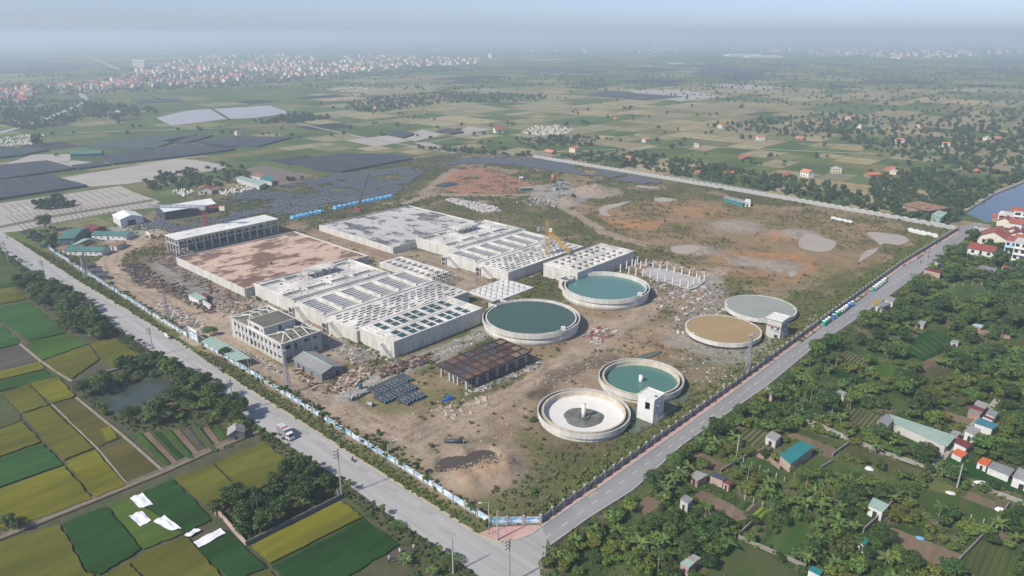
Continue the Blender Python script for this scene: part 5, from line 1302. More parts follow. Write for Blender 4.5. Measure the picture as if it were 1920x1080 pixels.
# pipe yard: 300 individual pipes nearest, the rest one mass
YARD = [gp([(254, 427), (300, 409), (312, 410), (406, 384), (470, 354), (560, 341), (640, 326), (760, 314), (800, 318), (775, 335), (742, 364), (655, 384), (560, 400), (525, 403), (497, 400), (312, 438), (286, 443)]),
        gp([(765, 317), (850, 299), (930, 290.5), (1000, 297.5), (1180, 328), (1245, 343), (1195, 345), (1060, 325), (960, 310), (870, 307)])]
yp = []
for u in np.arange(-60, 470, 2.0):
    for v in np.arange(120, 560, 7.2):
        yp.append(C0 + U2 * (u + r.uniform(-.25, .25)) + V2 * (v + r.uniform(-.4, .4)))
yp = np.array(yp)
inn = inpoly(yp[:, 0], yp[:, 1], YARD[0]) | inpoly(yp[:, 0], yp[:, 1], YARD[1])
gapn = fbm(yp[:, 0] / 22, yp[:, 1] / 22, 71)
yp = yp[inn & (gapn < .60)]
hallO = np.array(P2(337.5, 479)); barnq = N
def in_rect(p, O_, rz_, lx, ly, m_=1.5):
    c_, s_ = math.cos(rz_), math.sin(rz_); d_ = p - np.array(O_)[:2]; x_ = d_[:, 0] * c_ + d_[:, 1] * s_; y_ = -d_[:, 0] * s_ + d_[:, 1] * c_
    return (x_ > -m_) & (x_ < lx + m_) & (y_ > -m_) & (y_ < ly + m_)
yp = yp[~in_rect(yp, N, rz, Lx, Ly, 3) & ~in_rect(yp, hallO, SITE, 66, 18, 2)]
yp = yp[np.argsort(np.hypot(yp[:, 0], yp[:, 1]))]
YR = mat('pipe_rim_pale', (.58, .63, .68), (.42, .47, .52), scale=3, rough=.5)
b = MB(); ring_tube(b, 6.0, .55, 10, .09); b.cur = 1; o0 = len(b.v); bb = MB(); ring_tube(bb, .3, .58, 10, .12); b.add([(x + 5.85, y, z) for x, y, z in bb.v], bb.f)
ym = b.mesh('yard_pipe'); ym.materials.append(PIPE); ym.materials.append(YR); ym.polygons.foreach_set('material_index', b.m)
for q in yp[:300]:
    o = link('yard_pipe', ym, None, (q[0], q[1], .25)); o.rotation_euler = (0, 0, VANG + r.uniform(-.04, .04))
    tag(o, 'black pipe with a pale rim lying in the long rows of the pipe yard', 'pipe', 'pipes in the pipe yard rows')
b = MB()
for q in yp[300:]:
    c_, s_ = math.cos(VANG), math.sin(VANG); n = 6
    vs = [(q[0] + x * c_ - rr * math.cos(2 * math.pi * k / n) * s_, q[1] + x * s_ + rr * math.cos(2 * math.pi * k / n) * c_, .8 + rr * math.sin(2 * math.pi * k / n)) for x, rr in ((0, .55), (6, .55), (6, .44)) for k in range(n)]
    b.cur = 0; b.add(vs, [(k, n + k, n + (k + 1) % n, (k + 1) % n) for k in range(n)]); b.cur = 1
    b.add(vs, [(n + k, 2 * n + k, 2 * n + (k + 1) % n, n + (k + 1) % n) for k in range(n)])
tag(b.build('pipe_stock', [PIPE, YR]), kind='stuff')
print('pipes', len(yp))
# blue tarpaulin covered stacks
BT = mat('blue_tarp', (.10, .33, .56), (.15, .42, .64), scale=.8, rough=.5, spec=.4)
def tarp_bundle(p, rz, label, L=6.0, w=4.6, h=2.0):
    b = MB(); n = 6; m_ = 5; rr = random.Random(int(p[0] * 7)); vs = []
    for i in range(n + 1):
        for j in range(m_ + 1):
            e = min(i, n - i, 1) and min(j, m_ - j, 1); vs.append((L * (i / n - .5), w * (j / m_ - .5), 0 if not e else h * (.8 + .3 * rr.random())))
    b.add(vs, [(i * (m_ + 1) + j, (i + 1) * (m_ + 1) + j, (i + 1) * (m_ + 1) + j + 1, i * (m_ + 1) + j + 1) for i in range(n) for j in range(m_)])
    o = b.build('tarp_bundle', BT, None, False, (p[0], p[1], .1)); o.rotation_euler = (0, 0, rz); return tag(o, label, 'tarp bundle', 'blue tarpaulin bundles')
for a_, c_, n, w in (((546, 411), (606, 398), 7, 5), ((626, 392), (736, 369), 13, 4.6)):
    A_, B_ = P2(*a_), P2(*c_); an = math.atan2(*(B_ - A_)[::-1])
    for k in range(n):
        p = A_ + (B_ - A_) * (k + .5) / n
        tarp_bundle(p, an, 'bright blue tarpaulin bundle in the line beyond the frame hall' if n == 7 else 'bright blue tarpaulin bundle in the line beside the crawler crane', np.linalg.norm(B_ - A_) / n * 1.02, w)
o = tarp_bundle(P2(838, 347), SITE, 'dark rectangular stack of wrapped goods on the red soil', 20, 13, 1.2); o.data.materials[0] = PIPE; o['group'] = 'dark wrapped stack'

# ================================================================== cranes
YEL = mat('crane_yellow', (.50, .33, .07), (.42, .27, .06), scale=2, rough=.6); RC = mat('crane_red', (.30, .07, .07), (.24, .06, .06), scale=2, rough=.6)
def lattice_bar(b, a_, c_, w, th=.12, step=None):
    a_ = Vector(a_); c_ = Vector(c_); d = (c_ - a_); L = d.length; d.normalize()
    r_ = d.cross(Vector((0, 0, 1)))
    if r_.length < 1e-3: r_ = Vector((1, 0, 0))
    r_.normalize(); u_ = r_.cross(d); n = max(2, int(L / (step or w * 1.3)))
    cs = [r_ * (i * w / 2) + u_ * (j * w / 2) for i, j in ((-1, -1), (1, -1), (1, 1), (-1, 1))]
    for c in cs: b.bar(a_ + c, c_ + c, th)
    for k in range(n):
        p0, p1 = a_ + d * (L * k / n), a_ + d * (L * (k + 1) / n)
        for i in range(4):
            q0, q1 = cs[i], cs[(i + 1) % 4]
            if k % 2: q0, q1 = q1, q0
            b.bar(p0 + q0, p1 + q1, th * .7); b.bar(p1 + q0, p1 + q1, th * .6)
    return b
p = P(1026, 494)
t = thing('luffing_crane', p, 0, 'yellow tower crane with its jib lowered over the dry filter block', 'crane')
lattice_bar(MB(), (0, 0, 0), (0, 0, 19), 2.0, .34).build('mast', YEL, t)
e = P(1068, 473, 9) - p
lattice_bar(MB(), (0, 0, 19), tuple(e), 1.4, .26).build('jib', YEL, t)
lattice_bar(MB(), (0, 0, 19), (-.4, 0, 24.5), 1.0, .18).build('top_frame', YEL, t)
lattice_bar(MB(), (0, 0, 19.5), (-5.2, -1.5, 20.5), 1.2, .16).build('counter_jib', STEEL, t)
MB().box(-6, -4.6, -2.4, -.7, 19.0, 21.0).build('counterweight', CONC_GREY, t); MB().box(.8, 2.3, -1.6, -.3, 18.5, 20.4).build('operator_cab', WHITEP, t)
MB().box(-2, 2, -2, 2, -.2, .6).build('base_block', CONC_PALE, t)
p = P(391, 450)
t = thing('tower_crane', p, math.radians(4), 'red tower crane with a level pale jib behind the frame hall', 'crane')
Hc = 20.5
lattice_bar(MB(), (0, 0, 0), (0, 0, Hc), 1.8, .26).build('mast', RC, t)
lattice_bar(MB(), (0, 0, Hc + .6), (-34, 4, Hc + .6), 1.5, .26).build('jib', STEEL, t)
lattice_bar(MB(), (0, 0, Hc + .6), (12, -1.4, Hc + .6), 1.2, .18).build('counter_jib', RC, t)
MB().box(10, 13, -2.6, -.4, Hc - 1.6, Hc + 1.0).build('counterweight', WALL_CREAM, t); MB().box(-1.8, 1.6, -2.6, -1.1, Hc - 1, Hc + 1).build('operator_cab', STEEL, t); MB().tube((0, 0, Hc - .6), (0, 0, Hc + .9), 1.3, n=12).build('slewing_ring', STEEL, t); MB().box(-2.2, 2.2, -2.2, 2.2, -.2, .8).build('base_block', CONC_PALE, t)
p = P(670, 398)
t = thing('crawler_crane', p, 0, 'crawler crane with a thin raised boom beside the grey stained reservoir', 'crane')
MB().box(-2.2, 2.2, -1.6, 1.6, 1.0, 3.2).build('cabin', mat('crane_orange', (.36, .10, .05), (.28, .08, .05), rough=.6), t)
for y in (-1.7, 1.7): MB().box(-2.8, 2.8, y - .4, y + .4, 0, 1.0).build('crawler_track', CONC_DARK, t)
b = P(690, 331, 26) ; tip = P(690, 398) - p; lattice_bar(MB(), (0, 0, 2.5), (9.5, 3, 27), 1.2, .34).build('boom', CONC_DARK, t)
lattice_bar(MB(), (.2, 0, 2.6), (3.6, 1.0, 10), 1.0, .16).build('boom_foot', RC, t)
# batching plant
p = P(1037, 343)
t = thing('cement_silo', p, 0, 'rusty orange silo of the old batching plant', 'silo')
MB().tube((0, 0, 1.2), (0, 0, 7.4), 1.75, n=18).build('shell', mat('silo_orange', (.36, .17, .07), (.27, .12, .06), scale=.6, rough=.8), t, True); MB().tube((0, 0, 7.4), (0, 0, 8.0), 1.7, .5, 18).build('cap', MATS['silo_orange'], t)
for a_ in range(4): MB().tube((1.5 * math.cos(a_ * 1.57 + .7), 1.5 * math.sin(a_ * 1.57 + .7), 0), (1.5 * math.cos(a_ * 1.57 + .7), 1.5 * math.sin(a_ * 1.57 + .7), 1.3), .16, n=6).build('leg', STEEL, t)
lattice_bar(MB(), (3.6, .5, 0), (3.6, .5, 9.6), .9, .14).build('ladder_frame', STEEL, t)
p = P(1050, 355)
t = thing('batching_plant', p, SITE, 'grey derelict batching hopper and conveyor beside the orange silo', 'machine')
for x, y in ((-2, -2), (2, -2), (2, 2), (-2, 2)): MB().bar((x, y, 0), (x, y, 5), .25).build('leg', STEEL, t)
MB().hexa([(-1, -1, 3.2), (1, -1, 3.2), (1, 1, 3.2), (-1, 1, 3.2)], [(-2.4, -2.4, 6), (2.4, -2.4, 6), (2.4, 2.4, 6), (-2.4, 2.4, 6)]).build('hopper', FIT, t)
lattice_bar(MB(), (2, 0, 5.5), (14, -2, .8), 1.1, .16).build('conveyor', STEEL, t); MB().box(-7, -3, -1, 2, 0, 2.4).build('bin', CONC_GREY, t)
quad_shed('plant_hut', 'low green sided hut beside the batching plant', 'shed', [(975, 354), (997, 352.5), (994, 349.5), (974, 350.5)], 2.2, ROOF_GREEN, ROOF_ASB)
quad_shed('plant_hut', 'tiny white hut in the grass behind the red soil', 'shed', [(973, 334), (981, 333.5), (981, 331), (973, 331.5)], 2.2, WALL_W, ROOF_WHITE)
p = P(1075, 370); t = thing('wheel_loader', p, 2.2, 'small dark wheel loader on the gravel by the batching plant', 'loader')
MB().box(-2, 1, -.9, .9, .7, 1.9).build('body', RUST, t); MB().box(-.6, .8, -.7, .7, 1.9, 3.0).build('cab', DARKM, t); MB().box(2.2, 3.0, -1.2, 1.2, .2, 1.1).build('bucket', CONC_DARK, t); b = MB(); b.bar((.8, .6, 1.3), (2.4, .6, .7), .2); b.bar((.8, -.6, 1.3), (2.4, -.6, .7), .2); b.build('lift_arm', RUST, t)
for x in (-1.3, 1.1):
    for y in (-.95, .95): link('wheel', WHEEL, t, (x, y, .6)).scale = (1.3, 1.3, 1.3)
# mixer truck, cars
p = P(281, 446); t = thing('mixer_truck', p, math.radians(-40), 'cream concrete mixer truck at the edge of the pipe yard', 'truck')
CR = mat('cream_paint', (.60, .54, .40), (.52, .46, .34), rough=.5)
MB().box(-3.6, 3.4, -.6, .6, .7, 1.0).build('chassis', CONC_DARK, t); c = MB().hexa([(2, -1.15, .7), (3.9, -1.15, .7), (3.9, 1.15, .7), (2, 1.15, .7)], [(2, -1.1, 2.9), (3.6, -1.05, 2.9), (3.6, 1.05, 2.9), (2, 1.1, 2.9)]).build('cab', CR, t)
MB().add([(3.84, -1, 1.7), (3.84, 1, 1.7), (3.66, .95, 2.7), (3.66, -.95, 2.7)], [(0, 1, 2, 3)]).build('windscreen', GLASS, c)
b = MB(); b.tube((1.4, 0, 1.9), (-.6, 0, 2.35), .7, 1.35, 16); b.tube((-.6, 0, 2.35), (-1.8, 0, 2.6), 1.35, 1.3, 16); b.tube((-1.8, 0, 2.6), (-3.6, 0, 3.1), 1.3, .5, 16); b.build('drum', CR, t, True)
for x in (2.8, -1.4, -2.6):
    for y in (-1, 1): link('wheel', WHEEL, t, (x, y, .48))
def car(px, rz, c, label, group=None):
    t = thing('parked_car', P(*px), rz, label, 'car', group); m = mat('car_%d%d' % (px[0], px[1]), c, tuple(k * .9 for k in c), rough=.3, spec=.6)
    MB().hexa([(-2.1, -.85, .3), (2.1, -.85, .3), (2.1, .85, .3), (-2.1, .85, .3)], [(-2.1, -.82, .95), (2.05, -.8, .85), (2.05, .8, .85), (-2.1, .82, .95)]).build('body', m, t)
    k = MB().hexa([(-1.6, -.78, .93), (1.0, -.78, .9), (1.0, .78, .9), (-1.6, .78, .93)], [(-1.2, -.65, 1.45), (.3, -.65, 1.45), (.3, .65, 1.45), (-1.2, .65, 1.45)]).build('cabin', GLASS, t)
    MB().box(-1.15, .25, -.63, .63, 1.45, 1.5).build('roof', m, k)
    for x in (-1.3, 1.35):
        for y in (-.78, .78): link('wheel', WHEEL, t, (x, y, .32)).scale = (.66, .66, .66)
car((176, 450), .6, (.7, .7, .7), 'white car parked by the carport in the camp'); car((169, 453), .6, (.2, .22, .25), 'grey car parked under the edge of the camp carport')
car((1834, 449.5), .7, (.72, .72, .72), 'white car parked by the red roofed houses')

# ================================================================== scrap, rubble and timber
def rubble(px, n, smin, smax, mats, seed, flat=.3, long=1.5, zadd=0.0):
    rr = np.random.default_rng(seed); poly = gp(px); xs = [p[0] for p in poly]; ys = [p[1] for p in poly]; b = MB(); k = 0; tries = 0
    while k < n and tries < n * 20:
        tries += 1; x, y = rr.uniform(min(xs), max(xs)), rr.uniform(min(ys), max(ys))
        if not inpoly(np.array([x]), np.array([y]), poly)[0]: continue
        s = rr.uniform(smin, smax); lx, ly, lz = s * rr.uniform(.8, long), s * rr.uniform(.3, .9), s * flat * rr.uniform(.5, 1.2); a_ = rr.uniform(0, 6.28); z = zsite(x, y) + zadd; tl = rr.uniform(-.25, .25)
        c_, s_ = math.cos(a_), math.sin(a_); q = []
        for zz in (0, lz):
            for sx, sy in ((-1, -1), (1, -1), (1, 1), (-1, 1)):
                jx, jy = sx * lx / 2 * rr.uniform(.7, 1), sy * ly / 2 * rr.uniform(.7, 1); q.append((x + jx * c_ - jy * s_, y + jx * s_ + jy * c_, z - .05 + zz + tl * jx))
        b.cur = int(rr.integers(len(mats))); b.hexa(q[:4], q[4:]); k += 1
    return tag(b.build('rubble', mats), kind='stuff')
RB_ = [mat('rubble_pale', (.50, .47, .42), (.40, .37, .33), scale=1, rough=.95, coord='World'), mat('rubble_brown', (.30, .22, .16), (.22, .16, .12), scale=1, rough=.95, coord='World'), mat('rubble_grey', (.22, .22, .22), (.15, .15, .15), scale=1, rough=.95, coord='World')]
SCR = [RUST, mat('scrap_brown', (.17, .10, .075), (.11, .065, .05), scale=1, rough=.95, coord='World'), mat('scrap_black', (.05, .048, .05), (.08, .075, .075), scale=1, rough=.95, coord='World')]
TIM = [mat('timber', (.34, .26, .19), (.24, .17, .12), scale=1, rough=.95, coord='World'), SCR[1], mat('timber_pale', (.48, .42, .34), (.38, .33, .26), scale=1, rough=.95, coord='World')]
rubble([(222, 498), (262, 492), (300, 520), (360, 548), (410, 575), (395, 590), (330, 560), (262, 535)], 420, .5, 2.6, SCR, 1, .25, 2.2)
rubble([(285, 485), (330, 495), (420, 545), (450, 570), (430, 575), (340, 520)], 200, .5, 2.0, SCR[:2] + [RB_[2]], 2, .25, 2)
rubble([(220, 500), (320, 520), (420, 580), (400, 592), (300, 545)], 160, .4, 1.4, RB_, 3, .4)
rubble([(400, 560), (470, 560), (500, 580), (440, 600), (400, 590)], 260, .4, 1.6, [RB_[0], RB_[1], TIM[0]], 4, .35)
rubble([(290, 565), (320, 570), (390, 615), (382, 632), (340, 615), (295, 585)], 260, .4, 1.8, [RB_[0], TIM[2], RB_[2], TIM[0]], 5, .35)
rubble([(520, 575), (560, 590), (700, 660), (720, 680), (640, 670), (600, 650)], 240, .4, 1.5, RB_, 6, .35)
rubble([(440, 660), (470, 680), (530, 705), (525, 690), (460, 655)], 200, .4, 1.3, RB_, 7, .35)
rubble([(545, 695), (560, 690), (600, 725), (640, 718), (690, 702), (660, 735), (600, 745)], 160, .4, 1.6, TIM + SCR[:1], 8, .3, 2.5)
rubble([(638, 712), (668, 692), (695, 698), (668, 722), (640, 728)], 420, .6, 1.8, TIM, 9, .35, 3.0, .3)
rubble([(700, 696), (745, 682), (800, 668), (815, 676), (760, 692), (716, 708)], 320, .7, 2.4, SCR + [TIM[0]], 10, .25, 3, .2)
rubble([(740, 690), (850, 640), (905, 620), (880, 650), (780, 690)], 260, .3, 1.3, RB_, 11, .3)
rubble([(640, 660), (700, 650), (740, 680), (700, 690), (650, 680)], 160, .4, 1.4, RB_ + SCR[:1], 12, .3)
rubble([(870, 745), (920, 728), (1000, 695), (1020, 680), (1000, 670), (990, 690), (880, 735)], 260, .4, 1.6, RB_ + [STEEL], 13, .3, 2)
rubble([(1215, 520), (1330, 540), (1300, 560), (1240, 585), (1220, 560)], 340, .5, 2.0, [RB_[0], RB_[1], RB_[2], TIM[0]], 14, .45)
rubble([(1090, 630), (1120, 612), (1160, 620), (1120, 650)], 140, .4, 1.8, [RB_[0], RB_[2], mat('scrap_red', (.3, .06, .06), (.2, .05, .05), rough=.8)], 15, .35)
rubble([(1280, 560), (1350, 540), (1370, 570), (1300, 640), (1260, 620)], 320, .4, 1.9, RB_, 16, .4)
rubble([(835, 375), (850, 372), (930, 390), (940, 397), (905, 400), (880, 392)], 520, .8, 2.2, [mat('white_rubble', (.55, .52, .48), (.45, .42, .39), scale=1, rough=.95, coord='World')], 17, .6, 1.3)
rubble([(1240, 690), (1290, 660), (1350, 690), (1400, 700), (1330, 740), (1280, 720)], 160, .3, 1.2, RB_, 18, .3)
rubble([(1150, 500), (1240, 490), (1330, 510), (1345, 520), (1320, 515), (1240, 500)], 160, .4, 1.8, [RB_[0], TIM[0]], 19, .3, 2)
rubble([(800, 770), (900, 740), (920, 760), (860, 790)], 60, .5, 2.2, [TIM[2], TIM[0]], 20, .12, 3)
rubble([(1480, 640), (1500, 610), (1530, 590), (1540, 600), (1500, 640)], 90, .4, 1.6, RB_ + SCR[:1], 21, .3, 2)
rubble([(310, 482), (345, 470), (360, 480), (330, 492)], 160, .5, 2.2, [RB_[2], SCR[1], TIM[0]], 22, .3, 2.4)
rubble([(880, 500), (960, 510), (1000, 520), (930, 545), (880, 530)], 120, .4, 1.5, RB_, 23, .3)
rubble([(1000, 372), (1060, 378), (1040, 392), (960, 380)], 160, .6, 2.0, [RB_[0], RB_[2]], 24, .5)
rubble([(820, 850), (870, 838), (940, 850), (962, 890), (920, 925), (860, 920), (822, 890)], 260, .2, .65, [mat('clod', (.34, .25, .175), (.25, .18, .12), scale=1, rough=1, coord='World'), mat('clod_pale', (.42, .33, .24), (.33, .25, .18), scale=1, rough=1, coord='World')], 39, .6)
for k, q in enumerate(([(740, 760), (960, 740), (1000, 760), (960, 830), (780, 835)], [(1090, 660), (1290, 555), (1340, 560), (1330, 640), (1240, 680), (1130, 690)], [(420, 640), (540, 700), (760, 810), (740, 830), (560, 740), (440, 660)], [(990, 720), (1120, 665), (1140, 680), (1040, 730)], [(1330, 640), (1400, 665), (1480, 640), (1400, 720), (1310, 740)], [(1150, 440), (1500, 430), (1560, 500), (1380, 520), (1180, 470)])): rubble(q, 260, .2, .7, [RB_[1], TIM[0], RB_[0]], 40 + k, .35)
quad_shed('scrap_hut', 'pale green roofed hut beside the scrap piles', 'shed', [(352, 553), (372, 563), (389, 560), (368, 548)], 2.6, WALL_W, ROOF_PALEG)
quad_shed('scrap_hut', 'small dark red hut behind the pale green roofed one', 'shed', [(377, 553), (387, 557), (392, 553), (382, 549)], 2.2, ROOF_MAROON, ROOF_MAROON)
for i in range(4):
    p = P(384 + i * 3.6, 572 + i * 2.6); t = thing('site_locker', p, SITE + math.pi / 2, 'white locker standing in the line of four beside the scrap hut', 'locker', 'white lockers by the scrap hut')
    MB().box(-.8, .8, -.5, .5, .1, 2.1).build('case', WHITEP, t); MB().box(-.7, .7, -.54, -.502, .2, 2.0).build('door', DARKM if i % 2 else CONC_GREY, t)
# ================================================================== vegetation prototypes
def leafmat(name, c, c2, rnd=.25, hue=.03, trans=.25):
    m = mat(name, c, c2, scale=1.1, rough=.6, spec=.25, rnd=rnd, hue=hue, detail=3)
    return m
LEAF_DARK = leafmat('leaf_dark', (.030, .060, .016), (.054, .092, .023))
LEAF_MID = leafmat('leaf_mid', (.050, .098, .019), (.086, .138, .030))
LEAF_LIGHT = leafmat('leaf_light', (.082, .138, .025), (.120, .172, .037))
LEAF_YEL = leafmat('leaf_yellow', (.125, .135, .022), (.09, .12, .024), hue=.02)
LEAF_FAR = leafmat('leaf_far', (.030, .056, .024), (.055, .085, .032), rnd=.3)
LEAF_BANANA = leafmat('leaf_banana', (.060, .115, .020), (.10, .15, .04), rnd=.2)
LEAF_WEED = leafmat('leaf_weed', (.105, .145, .035), (.14, .165, .05), rnd=.25)
LEAF_DRY = leafmat('leaf_dry', (.17, .15, .075), (.105, .11, .045), rnd=.3, hue=.04)
BARK = mat('bark', (.16, .13, .10), (.10, .08, .06), scale=3, rough=.95); BARK_PALE = mat('bark_pale', (.34, .31, .26), (.25, .23, .19), scale=2, rough=.95)
def quads_mesh(name, C, A, B, m):
    """leaf faces: centre C, half axes A and B (n x 3 each), each leaf a folded diamond of two triangles"""
    n = len(C); v = np.empty((n, 4, 3)); v[:, 0] = C - A; v[:, 1] = C - B * .6; v[:, 2] = C + A; v[:, 3] = C + B * .6
    me_ = bpy.data.meshes.new(name); me_.vertices.add(n * 4); me_.vertices.foreach_set('co', v.ravel().astype(np.float32))
    me_.loops.add(n * 4); me_.loops.foreach_set('vertex_index', np.arange(n * 4, dtype=np.int32))
    me_.polygons.add(n); me_.polygons.foreach_set('loop_start', np.arange(n, dtype=np.int32) * 4); me_.polygons.foreach_set('loop_total', np.full(n, 4, np.int32))
    me_.update(calc_edges=True); me_.materials.append(m); return me_
def crown_mesh(seed, R, H, z0, nl, per, size, m, name='crown', flat=1.0):
    g = np.random.default_rng(seed); C = []; Nn = []
    for k in range(nl):
        a = g.uniform(0, 2 * np.pi); rr = R * .68 * np.sqrt(g.random()); zc = z0 + H * (.25 + .6 * g.random()) * (1 - .35 * (rr / R) ** 2)
        c = np.array([rr * np.cos(a), rr * np.sin(a), zc]); lr = R * g.uniform(.3, .5)
        d = g.normal(size=(per, 3)); d /= np.linalg.norm(d, axis=1)[:, None]; d[:, 2] = np.abs(d[:, 2]) * .9 + d[:, 2] * .1
        rad = lr * g.uniform(.62, 1.08, per)[:, None]
        C.append(c + d * rad * [1, 1, .8 * flat]); Nn.append(d)
    C = np.concatenate(C); Nn = np.concatenate(Nn); n = len(C)
    Nn = Nn + g.normal(scale=.45, size=(n, 3)); Nn /= np.linalg.norm(Nn, axis=1)[:, None]
    t = np.cross(Nn, g.normal(size=(n, 3))); t /= np.linalg.norm(t, axis=1)[:, None]; b = np.cross(Nn, t)
    s = size * g.uniform(.6, 1.3, n)[:, None]
    return quads_mesh(name, C, t * s, b * s, m)
def trunk_mesh(H, r, seed=1, limbs=3, spread=1.2, m=BARK):
    b = MB(); rr = random.Random(seed); b.tube((0, 0, -.2), (0, 0, H * .6), r, r * .7, 7)
    for k in range(limbs):
        a = 2 * math.pi * k / limbs + rr.random(); b.tube((0, 0, H * .5), (spread * math.cos(a), spread * math.sin(a), H * (1.0 + .3 * rr.random())), r * .55, r * .25, 5)
    me_ = b.mesh('trunk'); me_.materials.append(m); return me_
def frond_plant(seed, n, L, W, z0, droop, m, name='fronds', up=.9, seg=4, ragged=False):
    g = random.Random(seed); b = MB()
    for k in range(n):
        a = 2 * math.pi * k / n * 1.0 + g.uniform(-.3, .3); l = L * g.uniform(.75, 1.1); e0 = up * g.uniform(.6, 1.1); pts = []
        x = z = 0.0; el = e0
        for s in range(seg + 1):
            pts.append((x, z)); x += l / seg * math.cos(el); z += l / seg * math.sin(el); el -= droop * g.uniform(.8, 1.2) / seg
        ca, sa = math.cos(a), math.sin(a); vs = []
        for s, (x, z) in enumerate(pts):
            w = W * (math.sin(math.pi * min(.97, .12 + .85 * s / seg))) * .5
            for sd, dz in ((-1, -.18 * w), (0, 0), (1, -.18 * w)): vs.append((x * ca - sd * w * sa, x * sa + sd * w * ca, z0 + z + dz))
        b.add(vs, [f for s in range(seg) for f in ((s * 3, s * 3 + 1, s * 3 + 4, s * 3 + 3), (s * 3 + 1, s * 3 + 2, s * 3 + 5, s * 3 + 4))])
    me_ = b.mesh(name); me_.materials.append(m); return me_
def pinnate(seed, n, L, z0, m, droop=1.6):
    """palm crown: each frond a rib with narrow leaflets"""
    g = random.Random(seed); C = []; A = []; B_ = []
    for k in range(n):
        a = 2 * math.pi * k / n + g.uniform(-.2, .2); el = g.uniform(.3, 1.1); x = z = 0.0; seg = 9; l = L * g.uniform(.85, 1.1)
        for s in range(seg):
            x += l / seg * math.cos(el); z += l / seg * math.sin(el); el -= droop / seg
            for sd in (-1, 1):
                d = Vector((math.cos(a + sd * 1.05), math.sin(a + sd * 1.05), -.35)).normalized(); ln = .55 * L * .45 * math.sin(math.pi * (.15 + .8 * s / seg))
                p = Vector((x * math.cos(a), x * math.sin(a), z0 + z)); C.append(p + d * ln); A.append(d * ln); B_.append(Vector((math.cos(a), math.sin(a), .2)) * .16)
    return quads_mesh('fronds', np.array([tuple(c) for c in C]), np.array([tuple(c) for c in A]), np.array([tuple(c) for c in B_]), m)
PROTO = {}
def proto(key, *parts): PROTO[key] = parts        # parts: (name, mesh)
for i in range(4):
    R_, H_ = (2.5, 2.9) if i % 2 else (2.9, 3.3)
    proto('fruit%d' % i, ('trunk', trunk_mesh(2.2, .13, i)), ('crown', crown_mesh(10 + i, R_, H_, .9, 11, 62, .30, (LEAF_DARK, LEAF_MID, LEAF_DARK, LEAF_MID)[i])))
proto('fruit4', ('trunk', trunk_mesh(2.0, .12, 7)), ('crown', crown_mesh(31, 2.3, 2.6, .8, 9, 60, .28, LEAF_YEL)))
proto('fruit5', ('trunk', trunk_mesh(2.0, .12, 8)), ('crown', crown_mesh(32, 2.5, 2.8, .8, 10, 60, .30, LEAF_LIGHT)))
for i in range(3): proto('big%d' % i, ('trunk', trunk_mesh(5, .26, 20 + i, 4, 2)), ('crown', crown_mesh(40 + i, 3.9, 5.2, 2.6, 17, 85, .38, (LEAF_DARK, LEAF_MID, LEAF_DARK)[i])))
for i in range(2): proto('young%d' % i, ('trunk', trunk_mesh(2.6, .07, 30 + i, 3, .6, BARK_PALE)), ('crown', crown_mesh(50 + i, 1.25, 2.2, 1.7, 7, 46, .24, (LEAF_MID, LEAF_DARK)[i])))
for i in range(2): proto('shrub%d' % i, ('stem', trunk_mesh(.8, .05, 40 + i, 3, .5)), ('foliage', crown_mesh(60 + i, 1.1, 1.3, .0, 7, 40, .22, (LEAF_MID, LEAF_LIGHT)[i])))
for i in range(2): proto('banana%d' % i, ('stem', trunk_mesh(2.6, .16, 3, 2, .3, mat('banana_stem', (.19, .20, .09), (.14, .13, .07), scale=2, rough=.8))), ('leaves', frond_plant(70 + i, 9, 3.0, .85, 2.2, 1.9, LEAF_BANANA, 'leaves', 1.15)))
b = MB(); b.tube((0, 0, -.2), (0, 0, 7.6), .14, .09, 8); b.cur = 0
pt = b.mesh('trunk'); pt.materials.append(BARK_PALE)
proto('palm0', ('trunk', pt), ('fronds', pinnate(80, 9, 2.5, 7.5, LEAF_MID))); proto('palm1', ('trunk', pt), ('fronds', pinnate(81, 8, 2.2, 7.5, LEAF_DARK, 1.9)))
b = MB(); b.tube((0, 0, -.2), (0, 0, 1.4), .2, .16, 8); pt2 = b.mesh('trunk'); pt2.materials.append(BARK)
proto('lowpalm0', ('trunk', pt2), ('fronds', pinnate(82, 12, 2.8, 1.3, LEAF_MID, 1.5)))
FIRST = {}
def plant(key, x, y, z, s, rz, label, cat, group, name, sz=None):
    t = thing(name, (x, y, z), rz, label, cat, group, (s * rr.uniform(.85, 1.2), s * rr.uniform(.85, 1.2), s * rr.uniform(.85, 1.15)))
    for nm, me_ in PROTO[key]:
        o = link(nm, me_, t)
        FIRST.setdefault((key, nm), o)
    return t
# points mesh + geometry nodes for what nobody could count
def gn_group():
    g = bpy.data.node_groups.new('scatter', 'GeometryNodeTree')
    g.interface.new_socket('Geometry', in_out='INPUT', socket_type='NodeSocketGeometry'); g.interface.new_socket('Source', in_out='INPUT', socket_type='NodeSocketObject'); g.interface.new_socket('Geometry', in_out='OUTPUT', socket_type='NodeSocketGeometry')
    N = g.nodes; L = g.links; gi = N.new('NodeGroupInput'); go = N.new('NodeGroupOutput')
    oi = N.new('GeometryNodeObjectInfo'); oi.transform_space = 'ORIGINAL'; oi.inputs['As Instance'].default_value = True; L.new(gi.outputs['Source'], oi.inputs['Object'])
    ip = N.new('GeometryNodeInstanceOnPoints'); L.new(gi.outputs['Geometry'], ip.inputs['Points']); L.new(oi.outputs['Geometry'], ip.inputs['Instance'])
    for nm, sk in (('rot', 'Rotation'), ('sc', 'Scale')):
        a = N.new('GeometryNodeInputNamedAttribute'); a.data_type = 'FLOAT_VECTOR'; a.inputs['Name'].default_value = nm; L.new(a.outputs[0], ip.inputs[sk])
    L.new(ip.outputs[0], go.inputs[0]); return g
